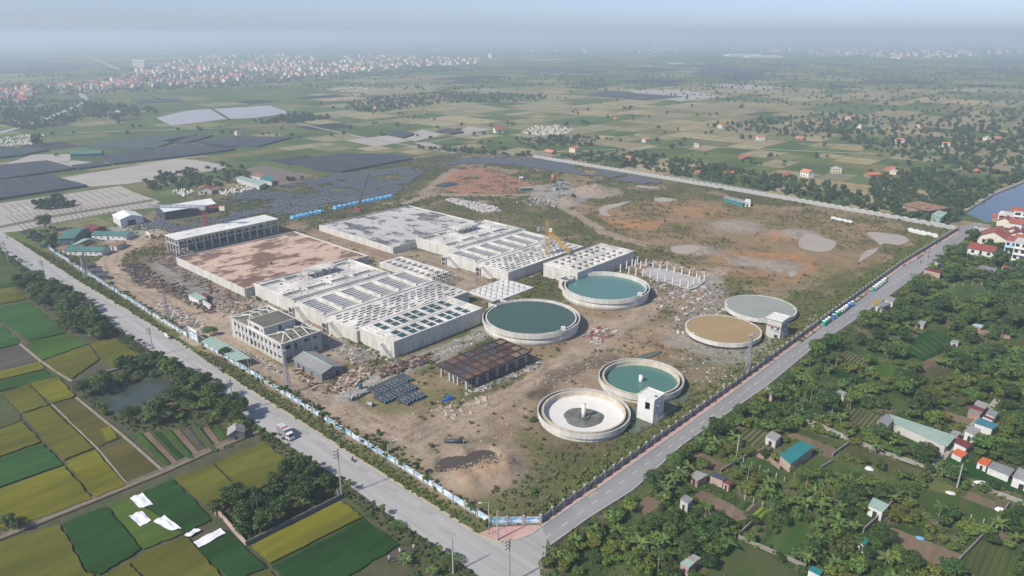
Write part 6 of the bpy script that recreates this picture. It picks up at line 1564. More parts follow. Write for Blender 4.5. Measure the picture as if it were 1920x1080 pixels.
SCATTER = gn_group()
def scatter(name, pts, src, smin, smax, seed=1, zs=None, zscale=(.85, 1.2)):
    n = len(pts)
    if n == 0: return
    g = np.random.default_rng(seed); me_ = bpy.data.meshes.new(name); me_.from_pydata([tuple(p) for p in pts], [], [])
    s = g.uniform(smin, smax, n)
    rot = np.stack([g.normal(scale=.05, size=n), g.normal(scale=.05, size=n), g.uniform(0, 6.28, n)], 1); sc = np.stack([s, s * g.uniform(.85, 1.15, n), s * g.uniform(*zscale, n)], 1)
    for nm, ar in (('rot', rot), ('sc', sc)): a = me_.attributes.new(nm, 'FLOAT_VECTOR', 'POINT'); a.data.foreach_set('vector', ar.astype(np.float32).ravel())
    o = link(name, me_); md = o.modifiers.new('scatter', 'NODES'); md.node_group = SCATTER
    for it in SCATTER.interface.items_tree:
        if it.name == 'Source': md[it.identifier] = src
    return tag(o, kind='stuff')
def sample_px(poly, n, seed, mask=None):
    """points on the ground, even in the picture"""
    g = np.random.default_rng(seed); xs = [p[0] for p in poly]; ys = [p[1] for p in poly]; out = []
    while len(out) < n:
        q = np.stack([g.uniform(min(xs), max(xs), n * 2), g.uniform(min(ys), max(ys), n * 2)], 1); q = q[inpoly(q[:, 0], q[:, 1], poly)]
        if mask is not None: q = q[mask(q[:, 0], q[:, 1])]
        if len(q) == 0: break
        out += [tuple(P2(*k)) for k in q]
        if len(out) == 0: break
    return np.array(out[:n]) if out else np.zeros((0, 2))
def sample_world(poly_w, spacing, seed, jitter=.45, grid_ang=SITE):
    xs = [p[0] for p in poly_w]; ys = [p[1] for p in poly_w]; g = np.random.default_rng(seed); cx, cy = (min(xs) + max(xs)) / 2, (min(ys) + max(ys)) / 2; R_ = math.hypot(max(xs) - min(xs), max(ys) - min(ys)) / 2 + spacing
    a = np.arange(-R_, R_, spacing); A_, B_ = np.meshgrid(a, a); A_ = A_ + g.uniform(-jitter, jitter, A_.shape) * spacing; B_ = B_ + g.uniform(-jitter, jitter, B_.shape) * spacing
    c, s = math.cos(grid_ang), math.sin(grid_ang); X = cx + A_ * c - B_ * s; Y = cy + A_ * s + B_ * c
    k = inpoly(X, Y, poly_w); return np.stack([X[k], Y[k]], 1)
# ================================================================== paddies on the near left
def cropmat(name, c, c2, s=.35, bump=.9, grime=.2, ramp=(.35, .65)):
    return mat(name, c, c2, scale=s, coord='World', rough=.95, spec=.05, bump=bump * .55, bscale=6.0, stretch=(1, .18, 1), rot=-SITE - 1.5708, grime=grime * 1.6, ramp=ramp, detail=8)
RICE_OLIVE = cropmat('rice_olive', (.128, .120, .020), (.088, .095, .017)); RICE_YEL = cropmat('rice_yellow', (.172, .156, .016), (.118, .125, .016)); RICE_GREEN = cropmat('rice_green', (.040, .100, .026), (.029, .076, .020))
RICE_BROWN = cropmat('rice_brown', (.108, .092, .026), (.074, .070, .021)); RICE_DEEP = cropmat('rice_deep', (.026, .072, .018), (.018, .052, .014)); VEG_LIGHT = cropmat('veg_light', (.060, .115, .022), (.042, .088, .017)); ROUGH = cropmat('rough_grass', (.048, .080, .026), (.09, .092, .04), s=.12)
MUDF = cropmat('mud_field', (.075, .066, .058), (.10, .085, .07), s=.3); SOILF = cropmat('soil_bed', (.20, .145, .10), (.15, .11, .075), s=.5, bump=.5); BUND = mat('bund_earth', (.085, .08, .045), (.14, .12, .08), scale=.6, coord='World', rough=1, bump=.5)
def field(px, m, h=.55, name='rice_field', inset=.35):
    pts = gp(px); c = np.mean(pts, 0); pts = [tuple(np.array(p) + (c - p) / np.linalg.norm(c - p) * inset) for p in pts]
    if inset > .2: jr = random.Random(int(px[0][0] * 7 + px[0][1])); pts = [(a[0] + (b_[0] - a[0]) * k / 9 + jr.uniform(-.28, .28), a[1] + (b_[1] - a[1]) * k / 9 + jr.uniform(-.28, .28)) for a, b_ in zip(pts, pts[1:] + pts[:1]) for k in range(9)]
    n = len(pts); ar = sum(pts[i][0] * pts[(i + 1) % n][1] - pts[(i + 1) % n][0] * pts[i][1] for i in range(n))
    if ar < 0: pts = pts[::-1]
    b = MB(); b.prism(pts, 0, h); return tag(b.build(name, m), kind='structure')
sheet('paddy_ground', [(-40, 445), (4, 470), (65, 512), (104, 533), (194, 597), (239, 628), (380, 724), (467, 785), (520, 822), (633, 895), (750, 980), (813, 1020), (880, 1067), (925, 1110), (-150, 1130), (-150, 445)], mat('paddy_bank', (.050, .066, .026), (.095, .085, .045), scale=.22, coord='World', rough=1, bump=.5, grime=.2), .03)
for px, m, h in [
    ([(-30, 460), (0, 470), (15, 481), (62, 514), (28, 531), (-60, 545)], ROUGH, .25), ([(-30, 535), (20, 531), (26, 537), (-40, 548)], RICE_GREEN, .5), ([(-60, 552), (25, 540), (50, 562), (-60, 584)], RICE_OLIVE, .55),
    ([(-60, 588), (55, 567), (127, 625), (55, 642), (10, 606), (-60, 592)], RICE_GREEN, .55), ([(-60, 600), (6, 612), (40, 646), (-60, 668)], RICE_GREEN, .5), ([(52, 642), (127, 626), (166, 646), (80, 676), (58, 661)], VEG_LIGHT, .4),
    ([(-60, 670), (40, 648), (76, 676), (-60, 708)], MUDF, .12), ([(82, 679), (168, 648), (188, 675), (135, 712), (106, 700)], RICE_OLIVE, .55), ([(170, 647), (212, 633), (262, 668), (215, 690), (190, 674)], RICE_OLIVE, .55),
    ([(-60, 712), (78, 680), (86, 693), (-60, 728)], RICE_YEL, .55), ([(-60, 732), (88, 695), (106, 712), (-20, 740)], RICE_GREEN, .55),
    ([(5, 739), (53, 721), (92, 761), (40, 777)], RICE_OLIVE, .6), ([(41, 779), (92, 763), (177, 843), (121, 865)], RICE_OLIVE, .6), ([(122, 867), (178, 845), (238, 913), (180, 937)], RICE_YEL, .6),
    ([(55, 720), (112, 708), (142, 746), (99, 759)], RICE_YEL, .6), ([(101, 761), (143, 748), (233, 820), (183, 841)], RICE_BROWN, .35), ([(187, 808), (207, 802), (223, 823), (203, 832)], RICE_YEL, .62), ([(186, 843), (240, 825), (303, 883), (241, 909)], RICE_BROWN, .4),
    ([(-60, 830), (43, 792), (80, 830), (-60, 880)], RICE_OLIVE, .6), ([(-60, 884), (82, 832), (121, 873), (-60, 938)], RICE_GREEN, .55), ([(-60, 942), (122, 875), (175, 937), (37, 990), (-60, 1000)], RICE_YEL, .6), ([(-60, 745), (3, 740), (40, 778), (43, 790), (-60, 825)], ROUGH, .3),
    ([(115, 983), (200, 950), (267, 1033), (190, 1080), (165, 1075)], RICE_DEEP, .55), ([(-40, 1030), (113, 985), (165, 1078), (190, 1085), (150, 1110), (20, 1110)], RICE_OLIVE, .55), ([(-60, 1040), (-38, 1032), (18, 1110), (-60, 1115)], RICE_YEL, .6),
    ([(203, 949), (245, 933), (345, 1004), (269, 1033)], cropmat('rice_mixed', (.085, .125, .022), (.06, .10, .022)), .5), ([(247, 932), (325, 900), (400, 976), (346, 1004)], RICE_DEEP, .5),
    ([(327, 898), (399, 871), (466, 932), (407, 966)], RICE_OLIVE, .6), ([(401, 870), (496, 831), (556, 878), (468, 932)], RICE_OLIVE, .6), ([(193, 1082), (240, 1055), (270, 1085), (230, 1112)], RICE_OLIVE, .55),
    ([(242, 1054), (347, 1006), (425, 1090), (300, 1110)], RICE_OLIVE, .6), ([(363, 1030), (424, 994), (503, 1067), (440, 1092)], RICE_DEEP, .5),
    ([(470, 1026), (640, 941), (682, 971), (506, 1060)], RICE_YEL, .6), ([(510, 1063), (682, 974), (752, 1022), (630, 1100), (540, 1095)], RICE_DEEP, .5), ([(440, 1095), (504, 1070), (540, 1097), (470, 1120)], RICE_OLIVE, .55),
    ([(644, 939), (655, 933), (700, 968), (686, 970)], ROUGH, .3)]:
    field(px, m, h)
# pale bund paths and a muddy corner
strip('bund_path', [(0, 611), (38, 646), (78, 679), (135, 716)], .9, mat('pale_bund', (.30, .26, .20), (.2, .17, .12), scale=.7, coord='World', rough=1), .1, .34)
strip('bund_path', [(98, 759), (184, 843), (240, 911)], .5, MATS['pale_bund'], .1, .3); strip('bund_path', [(143, 747), (235, 822), (305, 884)], .8, MATS['pale_bund'], .1, .5)
sheet('muddy_corner', wobble([(728, 1045), (745, 1032), (772, 1028), (782, 1035), (755, 1052), (735, 1056)], 1, 3, 2), MUDF, .56)
sheet('fish_pond', wobble([(190, 745), (212, 728), (255, 716), (312, 712), (325, 726), (290, 742), (250, 768), (205, 772)], 2, 4, 9), PONDW, .06)
# vegetable garden by the hut: beds of their own
rr = random.Random(5)
for i in range(9):
    f = i / 9; a_ = np.array((250 + f * 165, 815 - f * 18)); c_ = np.array((312 + f * 130, 876 - f * 40)); w = np.array((12, -1.4))
    field([tuple(a_), tuple(a_ + w), tuple(c_ + w * .8), tuple(c_)], [VEG_LIGHT, SOILF, RICE_DEEP, VEG_LIGHT, SOILF, MUDF, ROUGH, SOILF, VEG_LIGHT][i], .35 if i % 3 else .6, 'vegetable_bed', .1)
# white sheets drying on the paddies
def cloth(px, label, z=.75):
    pts = [P(*q, z) for q in px]; b = MB(); n = 10; vs = []; g = random.Random(int(px[0][0]))
    for i in range(n + 1):
        for j in range(n + 1):
            s, t_ = i / n, j / n; p = pts[0] * (1 - s) * (1 - t_) + pts[1] * s * (1 - t_) + pts[2] * s * t_ + pts[3] * (1 - s) * t_; vs.append((p.x, p.y, z + .16 * math.sin(9 * s + 4 * t_ + px[0][0]) * math.sin(5 * t_ + 2) + g.uniform(-.05, .05)))
    b.add(vs, [(i * (n + 1) + j, (i + 1) * (n + 1) + j, (i + 1) * (n + 1) + j + 1, i * (n + 1) + j + 1) for i in range(n) for j in range(n)])
    o = b.build('white_sheet', mat('white_cloth', (.74, .75, .76), (.64, .65, .67), scale=.5, rough=.8, coord='World'), None, True); return tag(o, label, 'sheet')
for q, lab in (([(243, 933), (267, 924), (287, 945), (262, 953)], 'white sheet spread on the paddy nearest the field track'), ([(241, 967), (266, 957), (284, 976), (263, 987)], 'white sheet on the paddy touching two others at its corners'), ([(287, 977), (308, 966), (340, 990), (319, 995)], 'wide white sheet on the deep green paddy'), ([(345, 1003), (365, 991), (377, 993), (355, 1006)], 'smallest white strip of sheet on the paddies'), ([(362, 1016), (413, 990), (423, 999), (373, 1027)], 'long narrow white sheet beside the walled grove')):
    cloth(q, lab)
O = P2(430, 829); gable_house('brick_hut', O, math.radians(20), 4.6, 4.0, 2.6, 1.3, 'grey gabled brick hut at the end of the field track', 'hut', mat('hut_wall', (.22, .20, .18), (.16, .145, .13), scale=1.5, rough=.95), ROOF_ASB, 'y', .35, [('f', 'door', 1.6, 0, 1.0, 1.9), ('l', 'window', 1.5, 1.2, .8, .6)])
def wall_run(px, h, w, m, label, name='garden_wall', cat='wall'):
    pts = gp(px); t = thing(name, (pts[0][0], pts[0][1], 0), 0, label, cat)
    for i in range(len(pts) - 1):
        a, c = np.array(pts[i]), np.array(pts[i + 1]); d = (c - a) / np.linalg.norm(c - a); n = np.array([-d[1], d[0]]) * w / 2; q = [a - n - pts[0], c - n - pts[0], c + n - pts[0], a + n - pts[0]]
        MB().hexa([(x, y, -.1) for x, y in q], [(x, y, h + .01 * i) for x, y in q]).build('wall_section', m, t)
    return t
wall_run([(404, 967), (409, 963), (462, 1024)], 1.5, .35, WALL_PINK, 'low wall of the palm grove facing the long white sheet'); wall_run([(462, 1024), (560, 975), (637, 936), (632, 925)], 1.4, .3, CONC_DARK, 'low dark wall of the palm grove beside the yellow paddy')
t = thing('shrine_post', P(128, 627), .5, 'small red topped shrine on a post at the paddy edge', 'shrine'); MB().box(-.12, .12, -.12, .12, 0, 2.0).build('post', CONC_PALE, t); MB().box(-.6, .6, -.5, .5, 2.0, 2.9).build('box', ROOF_RED, t); MB().hexa([(-.8, -.7, 2.9), (.8, -.7, 2.9), (.8, .7, 2.9), (-.8, .7, 2.9)], [(-.1, -.7, 3.4), (.1, -.7, 3.4), (.1, .7, 3.4), (-.1, .7, 3.4)]).build('roof', ROOF_RED, t)
quad_shed('grove_hut', 'tiny teal roof in the dense roadside trees', 'hut', [(50, 537), (62, 536), (64, 533.5), (53, 534)], 3.0, CONC_DARK, ROOF_TEAL)
# pond side track / wall
wall_run([(200, 700), (240, 688), (262, 680)], .9, .8, MATS['pale_bund'], 'pale bank between the olive paddy and the pond trees', 'earth_bank', 'bank')

# ================================================================== gardens on the right
RG = gp([(1818, 441), (1850, 430), (2100, 470), (2600, 700), (2600, 1300), (1010, 1140), (1023, 1045), (1034, 1026), (1110, 972), (1190, 921), (1283, 837), (1443, 726), (1523, 660), (1636, 582), (1730, 514)])
xs = np.arange(0, 330, 2.2); ys = np.arange(100, 450, 2.2); gx, gy = np.meshgrid(xs, ys, indexing='ij')
n1 = fbm(gx / 20, gy / 20, 91, 5); n2 = fbm(gx / 5, gy / 5, 95, 4); w1 = np.clip((n1 - .42) * 6, 0, 1)[..., None]; w2 = np.clip((n2 - .6) * 7, 0, 1)[..., None]
gc = np.array([.055, .085, .028]) * (1 - w1) + np.array([.105, .125, .045]) * w1; gc = gc * (1 - w2) + np.array([.19, .15, .105]) * w2
ii = np.arange(gx.size).reshape(gx.shape); qq = np.stack([ii[:-1, :-1], ii[1:, :-1], ii[1:, 1:], ii[:-1, 1:]], -1).reshape(-1, 4); cxx = (gx[:-1, :-1] + gx[1:, 1:]) / 2; cyy = (gy[:-1, :-1] + gy[1:, 1:]) / 2
me = bpy.data.meshes.new('garden_ground'); me.from_pydata(np.stack([gx, gy, .03 + .12 * n2], -1).reshape(-1, 3).tolist(), [], qq[inpoly(cxx, cyy, RG).ravel()].tolist())
ca = me.color_attributes.new('Col', 'FLOAT_COLOR', 'POINT'); ca.data.foreach_set('color', np.concatenate([gc.reshape(-1, 3), np.ones((gx.size, 1))], 1).astype(np.float32).ravel()); me.materials.append(attr_ground('garden_soil')); tag(link('garden_ground', me), kind='structure')
LAWN = cropmat('lawn', (.042, .090, .020), (.095, .105, .04), s=.2, bump=.4, grime=.4); DKCROP = cropmat('dark_crop', (.075, .080, .030), (.10, .09, .05), s=.4)
OPEN = []
def plot(px, m, h=.22, name='garden_plot'):
    OPEN.append(gp(px)); return field(px, m, h, name, .1)
for i_, (px, m, h) in enumerate([
    ([(1390, 867), (1413, 856), (1482, 888), (1467, 903)], LAWN, .22), ([(1488, 896), (1528, 855), (1570, 866), (1665, 898), (1706, 906), (1690, 915), (1600, 890), (1545, 880), (1515, 892)], LAWN, .22), ([(1473, 817), (1487, 812), (1568, 843), (1560, 857)], SOILF, .25), ([(1490, 810), (1500, 806), (1590, 836), (1578, 843)], LAWN, .3),
    ([(1580, 848), (1595, 837), (1745, 890), (1729, 903)], DKCROP, .35), ([(1760, 873), (1783, 857), (1925, 908), (1925, 932), (1905, 926)], RICE_DEEP, .35), ([(1697, 937), (1747, 912), (1885, 967), (1871, 988), (1776, 961), (1752, 968)], LAWN, .22), ([(1727, 916), (1748, 898), (1802, 919), (1782, 930)], cropmat('dry_lawn', (.14, .145, .045), (.10, .12, .04), s=.3, bump=.4), .22), ([(1815, 922), (1892, 951), (1882, 962), (1806, 934)], SOILF, .2),
    ([(1298, 932), (1318, 920), (1402, 962), (1404, 975), (1382, 978)], SOILF, .22), ([(1375, 952), (1394, 938), (1446, 957), (1422, 975)], ROUGH, .22), ([(1640, 1000), (1672, 990), (1802, 1040), (1800, 1062), (1750, 1058)], SOILF, .18), ([(1675, 660), (1743, 618), (1802, 645), (1772, 661), (1716, 684)], RICE_DEEP, .35), ([(1712, 686), (1770, 663), (1757, 690), (1730, 701)], SOILF, .22),
    ([(1757, 550), (1790, 529), (1925, 556), (1925, 582), (1840, 570), (1800, 572)], LAWN, .25), ([(1840, 684), (1853, 677), (1925, 697), (1925, 712), (1905, 709)], SOILF, .25), ([(1715, 706), (1746, 688), (1791, 698), (1776, 719), (1736, 716)], DKCROP, .22), ([(1686, 756), (1702, 749), (1832, 790), (1804, 801)], SOILF, .2), ([(1640, 745), (1668, 735), (1712, 762), (1690, 776)], LAWN, .22),
    ([(1195, 945), (1215, 930), (1245, 945), (1210, 968)], SOILF, .1), ([(1320, 1080), (1385, 1012), (1440, 1040), (1505, 1082), (1420, 1100)], ROUGH, .2), ([(1305, 845), (1340, 862), (1375, 878), (1350, 888), (1300, 860)], SOILF, .12), ([(1560, 690), (1600, 705), (1640, 720), (1625, 728), (1560, 705)], RICE_DEEP, .3), ([(1880, 640), (1925, 615), (1925, 650), (1900, 655)], LAWN, .25)]):
    plot(px, m, h + .004 * i_)
_r2 = np.random.default_rng(4)
for (x, y) in sample_world(RG, 19, 77, .4):
    if x < 8 or y > 430 or _r2.random() < .72: continue
    a_, b_ = _r2.uniform(4, 9), _r2.uniform(3, 6); q = [(x + i * a_ * U2[0] + j * b_ * V2[0], y + i * a_ * U2[1] + j * b_ * V2[1]) for i, j in ((-1, -1), (1, -1), (1, 1), (-1, 1))]
    if not all(inpoly(np.array([p[0]]), np.array([p[1]]), RG)[0] for p in q) or any(inpoly(np.array([p[0]]), np.array([p[1]]), o_)[0] for p in q for o_ in OPEN): continue
    OPEN.append(q); mm = [LAWN, SOILF, ROUGH, DKCROP, VEG_LIGHT][int(_r2.integers(5))]; tag(MB().prism(q, 0, .25).build('garden_plot', mm), kind='structure')
    if mm in (SOILF, DKCROP):
        for k in range(-3, 4): c_ = [(x + i * a_ * .95 * U2[0] + (k * b_ / 3.6 + j * .35) * V2[0], y + i * a_ * .95 * U2[1] + (k * b_ / 3.6 + j * .35) * V2[1]) for i, j in ((-1, -1), (1, -1), (1, 1), (-1, 1))]; tag(MB().prism(c_, .1, .5).build('vegetable_bed', VEG_LIGHT if k % 2 else LAWN), kind='structure')
LET = cropmat('lettuce', (.20, .30, .03), (.15, .24, .03), s=.8, bump=.5)
for a_, c_ in (((1410, 968), (1427, 953)), ((1421, 971), (1438, 957))): field([a_, (a_[0] + 6, a_[1] + 2.5), (c_[0] + 6, c_[1] + 2.5), c_], LET, .5, 'lettuce_bed', .05)
for k in range(4): field([(1382 + k * 7.5, 953 + k * 3.2), (1387 + k * 7.5, 955 + k * 3.2), (1402 + k * 7, 942 + k * 3), (1397 + k * 7, 940 + k * 3)], [VEG_LIGHT, RICE_DEEP, SOILF, MUDF][k], .42, 'vegetable_bed', .05)
for k in range(8): field([(1690 + k * 9.2, 664 - k * 5.2), (1693.5 + k * 9.2, 661.5 - k * 5.2), (1722 + k * 9.0, 678 - k * 4.4), (1718 + k * 9.0, 680.5 - k * 4.4)], RICE_GREEN if k % 2 else LAWN, .75, 'vegetable_bed', .02)
for px in ([(1846, 690), (1906, 708), (1902, 710), (1842, 692)], [(1842, 694), (1900, 713), (1896, 715.5), (1838, 696)], [(1905, 700), (1916, 703), (1910, 709), (1900, 706)]): field(px, LET, .5, 'lettuce_bed', .02)
PATHM = mat('garden_path', (.36, .33, .28), (.27, .245, .2), scale=.7, coord='World', rough=1)
for px, w in (([(1480, 783), (1530, 795), (1590, 823), (1660, 850), (1745, 879), (1800, 897), (1860, 922), (1925, 946)], 2.2), ([(1746, 879), (1765, 862), (1776, 848), (1800, 815), (1835, 790), (1870, 750)], 1.8), ([(1455, 803), (1485, 783), (1490, 772)], 1.6)): strip('garden_path', px, w, PATHM, .05, .33); OPEN.append([tuple(q) for q in gp([(a + dx, b_ + dy) for (a, b_), (dx, dy) in zip(px + px[::-1], [(-6, -3)] * len(px) + [(6, 4)] * len(px))])])
# sheds
SH = []
def rs(label, px, z, wm, rm, name='garden_shed', cat='shed', **k):
    OPEN.append(gp([(np.mean([p[0] for p in px]) + (p[0] - np.mean([q[0] for q in px])) * 1.25, 3 + np.mean([p[1] for p in px]) + (p[1] - np.mean([q[1] for q in px])) * 1.5 + 4) for p in px])); SH.append(OPEN[-1]); return quad_shed(name, label, cat, px, z, wm, rm, **k)
rs('grey flat roofed hut behind the teal roofed shed', [(1435, 818), (1455, 828), (1465, 817), (1447, 808)], 3.0, CONC_PALE, ROOF_ASB)
ts = rs('pink brick shed under a patched teal netting roof', [(1461, 853), (1482, 871), (1526, 838), (1502, 826)], 3.3, WALL_PINK, ROOF_TEAL, door=False, name='teal_roofed_shed', tilt=.5)
rs('long sheet roofed pig shed, pale and streaked', [(1677, 794), (1776, 838), (1793, 818), (1666, 776)], 3.0, CONC_PALE, ROOF_PALEG, name='long_shed'); rs('blue grey wing at the end of the long pig shed', [(1645, 790), (1664, 800), (1676, 787), (1662, 776)], 3.3, CONC_PALE, ROOF_GREY)
rs('pale sheet roofed store by the narrow lane', [(1826, 758.6), (1847, 767), (1855, 759), (1833, 750)], 3.2, WALL_BRICK, ROOF_ASB); rs('maroon roofed store by the narrow lane', [(1818, 764.5), (1843, 772.5), (1847, 768), (1824, 760)], 2.9, WALL_BRICK, ROOF_MAROON); rs('grey roofed open store by the narrow lane', [(1815, 770), (1838, 778), (1843, 773.5), (1821, 766)], 2.6, WALL_BRICK, ROOF_GREY)
rs('grey roofed house across the narrow lane', [(1848, 776), (1865, 783), (1873, 773.5), (1855, 766)], 3.0, WALL_W, ROOF_GREY); rs('small maroon roofed lean-to across the narrow lane', [(1842, 781), (1862, 789), (1865, 784), (1847, 777)], 2.4, WALL_W, ROOF_MAROON)
rs('blue green roofed hut across the narrow lane', [(1826, 793), (1861, 805), (1873, 797), (1837, 783)], 3.0, WALL_W, mat('bluegreen_roof', (.06, .19, .23), (.05, .15, .18), scale=.6, rough=.5)); rs('pale grey hut at the bend of the narrow lane', [(1809, 808), (1829, 818), (1840, 806), (1820, 798)], 3.2, WALL_W, ROOF_ASB); rs('red roofed hut at the foot of the narrow lane', [(1789, 830), (1812, 841), (1824, 832), (1797, 821)], 2.8, WALL_W, ROOF_MAROON); rs('tiny brown hut beside the long pig shed', [(1782, 811), (1797, 817), (1803, 811), (1787, 806)], 2.4, WALL_BRICK, ROOF_ASB)
ORT = mat('orange_tarp', (.60, .14, .05), (.50, .11, .04), scale=.8, rough=.6)
rs('bright orange tarpaulin stall at the path junction', [(1784, 849), (1803, 859), (1815, 850), (1795, 841)], 2.0, TARP, ORT, 'tarp_stall', 'stall'); rs('white tarpaulin stall with an orange patch of roof', [(1832, 867), (1850, 875), (1860, 864), (1843, 857)], 2.3, TARP, ORT, 'tarp_stall', 'stall'); rs('white walled stall with a dark blue roof', [(1851, 876), (1893, 893), (1903, 880), (1862, 865)], 2.5, TARP, ROOF_GREY, 'tarp_stall', 'stall'); rs('large pale round shouldered tent at the end of the stalls', [(1898, 894), (1940, 910), (1950, 893), (1910, 876)], 3.4, TARP, ROOF_ASB, 'tarp_stall', 'stall')
rs('pale green roofed shed under the trees beside the dark wall', [(1628, 948), (1655, 961), (1668, 947), (1637, 933)], 3.0, WALL_W, ROOF_PALEG); rs('tiny teal roofed kiosk at the wall corner', [(1609, 1016), (1622, 1024), (1629, 1014), (1617, 1008)], 2.4, WALL_W, ROOF_TEAL, 'kiosk', 'kiosk'); rs('teal roofed hut beside the blue wrapped roll', [(1515, 1069), (1537, 1080), (1544, 1070), (1523, 1061)], 2.8, WALL_W, ROOF_TEAL)
rs('brick hut with a pale green roof among the banana plants', [(1275, 1056), (1292, 1065), (1303, 1056), (1287, 1047)], 3.0, WALL_PINK, ROOF_PALEG); rs('brick hut with a grey roof joined to the pale green one', [(1289, 1046), (1304, 1054), (1315, 1047), (1300, 1039)], 3.0, WALL_PINK, ROOF_ASB); rs('lone grey roofed hut at the head of the garden beds', [(1275, 936), (1290, 945), (1300, 936), (1285, 927)], 3.2, CONC_PALE, ROOF_GREY)
rs('patched grey scrap roof among the gardens', [(1295, 891), (1308, 902), (1328, 891), (1306, 882)], 2.6, WALL_BRICK, ROOF_ASB); rs('dark roofed hut beside the patched scrap roof', [(1331, 892), (1356, 902), (1363, 896), (1340, 885)], 2.5, WALL_PINK, WALL_NAVY_SHADE); rs('tiny maroon roof beside the dark roofed hut', [(1356, 905), (1367, 910), (1374, 904), (1362, 900)], 2.3, WALL_PINK, ROOF_MAROON); rs('brick hut with mossy roof at the edge of the asphalt road', [(1433, 732), (1449, 739), (1457, 731), (1438, 724)], 3.2, WALL_PINK, ROOF_ASB); rs('low mossy roofed hut among the palms', [(1567, 737), (1584, 741), (1588, 736), (1573, 731)], 2.6, CONC_PALE, ROOF_ASB)
rs('mustard yellow awning at the roadside', [(1634, 570), (1640, 573), (1652, 563.5), (1643, 561)], 3.0, CONC_PALE, mat('mustard', (.42, .25, .03), (.36, .21, .03), rough=.7), 'roadside_awning', 'awning', posts=True); rs('dark grey roof behind the mustard awning', [(1641, 573), (1656, 576), (1671, 570), (1653, 564)], 2.8, CONC_PALE, ROOF_GREY); rs('pale patched roof behind the mustard awning', [(1658, 562), (1675, 567), (1685, 562), (1667, 555)], 2.8, CONC_PALE, ROOF_ASB)
rs('brick building with a maroon roof beside the asphalt road', [(1732, 505), (1764, 513), (1769, 509), (1738, 502)], 3.4, WALL_PINK, ROOF_MAROON); rs('pale roofed roadside shop near the houses', [(1752, 491), (1772, 492.5), (1782, 485.5), (1761, 483.5)], 3.0, WALL_W, ROOF_PALEG); rs('teal roofed roadside lean-to near the houses', [(1771, 496), (1784, 499), (1790, 494), (1775, 492)], 2.6, WALL_W, ROOF_TEAL); rs('grey sheet roof below the red roofed villa', [(1833, 500.5), (1865, 510), (1871, 503.5), (1842, 497)], 2.8, WALL_BRICK, ROOF_GREY); rs('small green roofed hut with brick front by the gardens', [(1809, 504), (1822, 506), (1824, 502), (1812, 501)], 2.6, WALL_BRICK, ROOF_TEAL); rs('tiny white hut with red roof below the blue house', [(1879, 500), (1893, 503.5), (1899, 496), (1886, 494)], 3.0, WALL_W, ROOF_RED)
rs('grey flat hut beside the green beds', [(1782, 641), (1797, 644), (1800, 639), (1786, 637)], 2.4, CONC_PALE, ROOF_ASB); rs('pale blue roof at the end of the brick wall', [(1822, 610), (1840, 615), (1844, 610), (1828, 607)], 2.8, WALL_BRICK, mat('paleblue_roof', (.40, .55, .58), (.33, .46, .5), rough=.6)); rs('brick ruin with green water tanks beside the lane', [(1715, 604), (1733, 609), (1737, 603), (1721, 600)], 2.6, WALL_PINK, CONC_GREY)
# big houses at the right edge
gable_house('gabled_house', P2(1884, 466), SITE, 18, 14.5, 5.2, 3.6, 'large cream gabled house with broad red roof and round gable vent', 'house', WALL_CREAM, ROOF_RED, 'x', .5, [('l', 'window', 10.5, 1.5, 1.6, 2.2), ('f', 'window', 4, 1.4, 1.4, 1.6), ('f', 'window', 10, 1.4, 1.4, 1.6)])
gable_house('villa', P2(1859, 493), SITE, 9.5, 12.5, 6.4, 2.0, 'white two storey villa with maroon tiled roof and three tall windows', 'house', WALL_W, mat('maroon_tile', (.26, .065, .055), (.2, .05, .045), scale=.8, rough=.8), 'y', .5, [('l', 'window', 1.6, 3.9, 1.5, 1.7), ('l', 'window', 5.6, 3.7, 1.2, 2.2), ('l', 'window', 9.2, 3.9, 1.5, 1.7), ('l', 'door', 5.4, 0, 1.6, 2.4), ('l', 'window', 1.8, .9, 1.5, 1.3), ('l', 'window', 9.2, .9, 1.5, 1.3), ('f', 'window', 3, 3.8, 1.4, 1.6)])
def flat_house(px, rz, Lx, Ly, fl, wm, label, roofm=CONC_TOP, red=None):
    O_ = P2(*px); t = thing('town_house', (O_[0], O_[1], 0), rz, label, 'house', 'houses at the road end'); H_ = fl * 3.4
    outer_walls(MB(), 0, Lx, 0, Ly, -.2, H_).build('wall', wm, t); MB().box(-.3, Lx + .3, -.3, Ly + .3, H_, H_ + .3).build('roof_slab', roofm, t)
    for k in range(fl):
        if k: MB().box(-1.0, -.01, .2, Ly - .2, k * 3.4 - .2, k * 3.4).build('balcony', wm, t)
    op = [('l', 'window', .8 + j * Ly / 2, .9 + k * 3.4, Ly / 2 - 1.4, 1.7) for k in range(fl) for j in range(2)] + [('f', 'window', 1.2 + j * Lx / 2, 1.0 + k * 3.4, 1.3, 1.5) for k in range(fl) for j in range(2)]
    add_openings(t, Lx, Ly, op)
    if red: MB().hexa([(-.4, -.4, H_ + .3), (Lx * .6, -.4, H_ + .3), (Lx * .6, Ly + .4, H_ + .3), (-.4, Ly + .4, H_ + .3)], [(Lx * .2, 1, H_ + 2), (Lx * .3, 1, H_ + 2), (Lx * .3, Ly - 1, H_ + 2), (Lx * .2, Ly - 1, H_ + 2)]).build('tiled_roof', red, t)
    return t
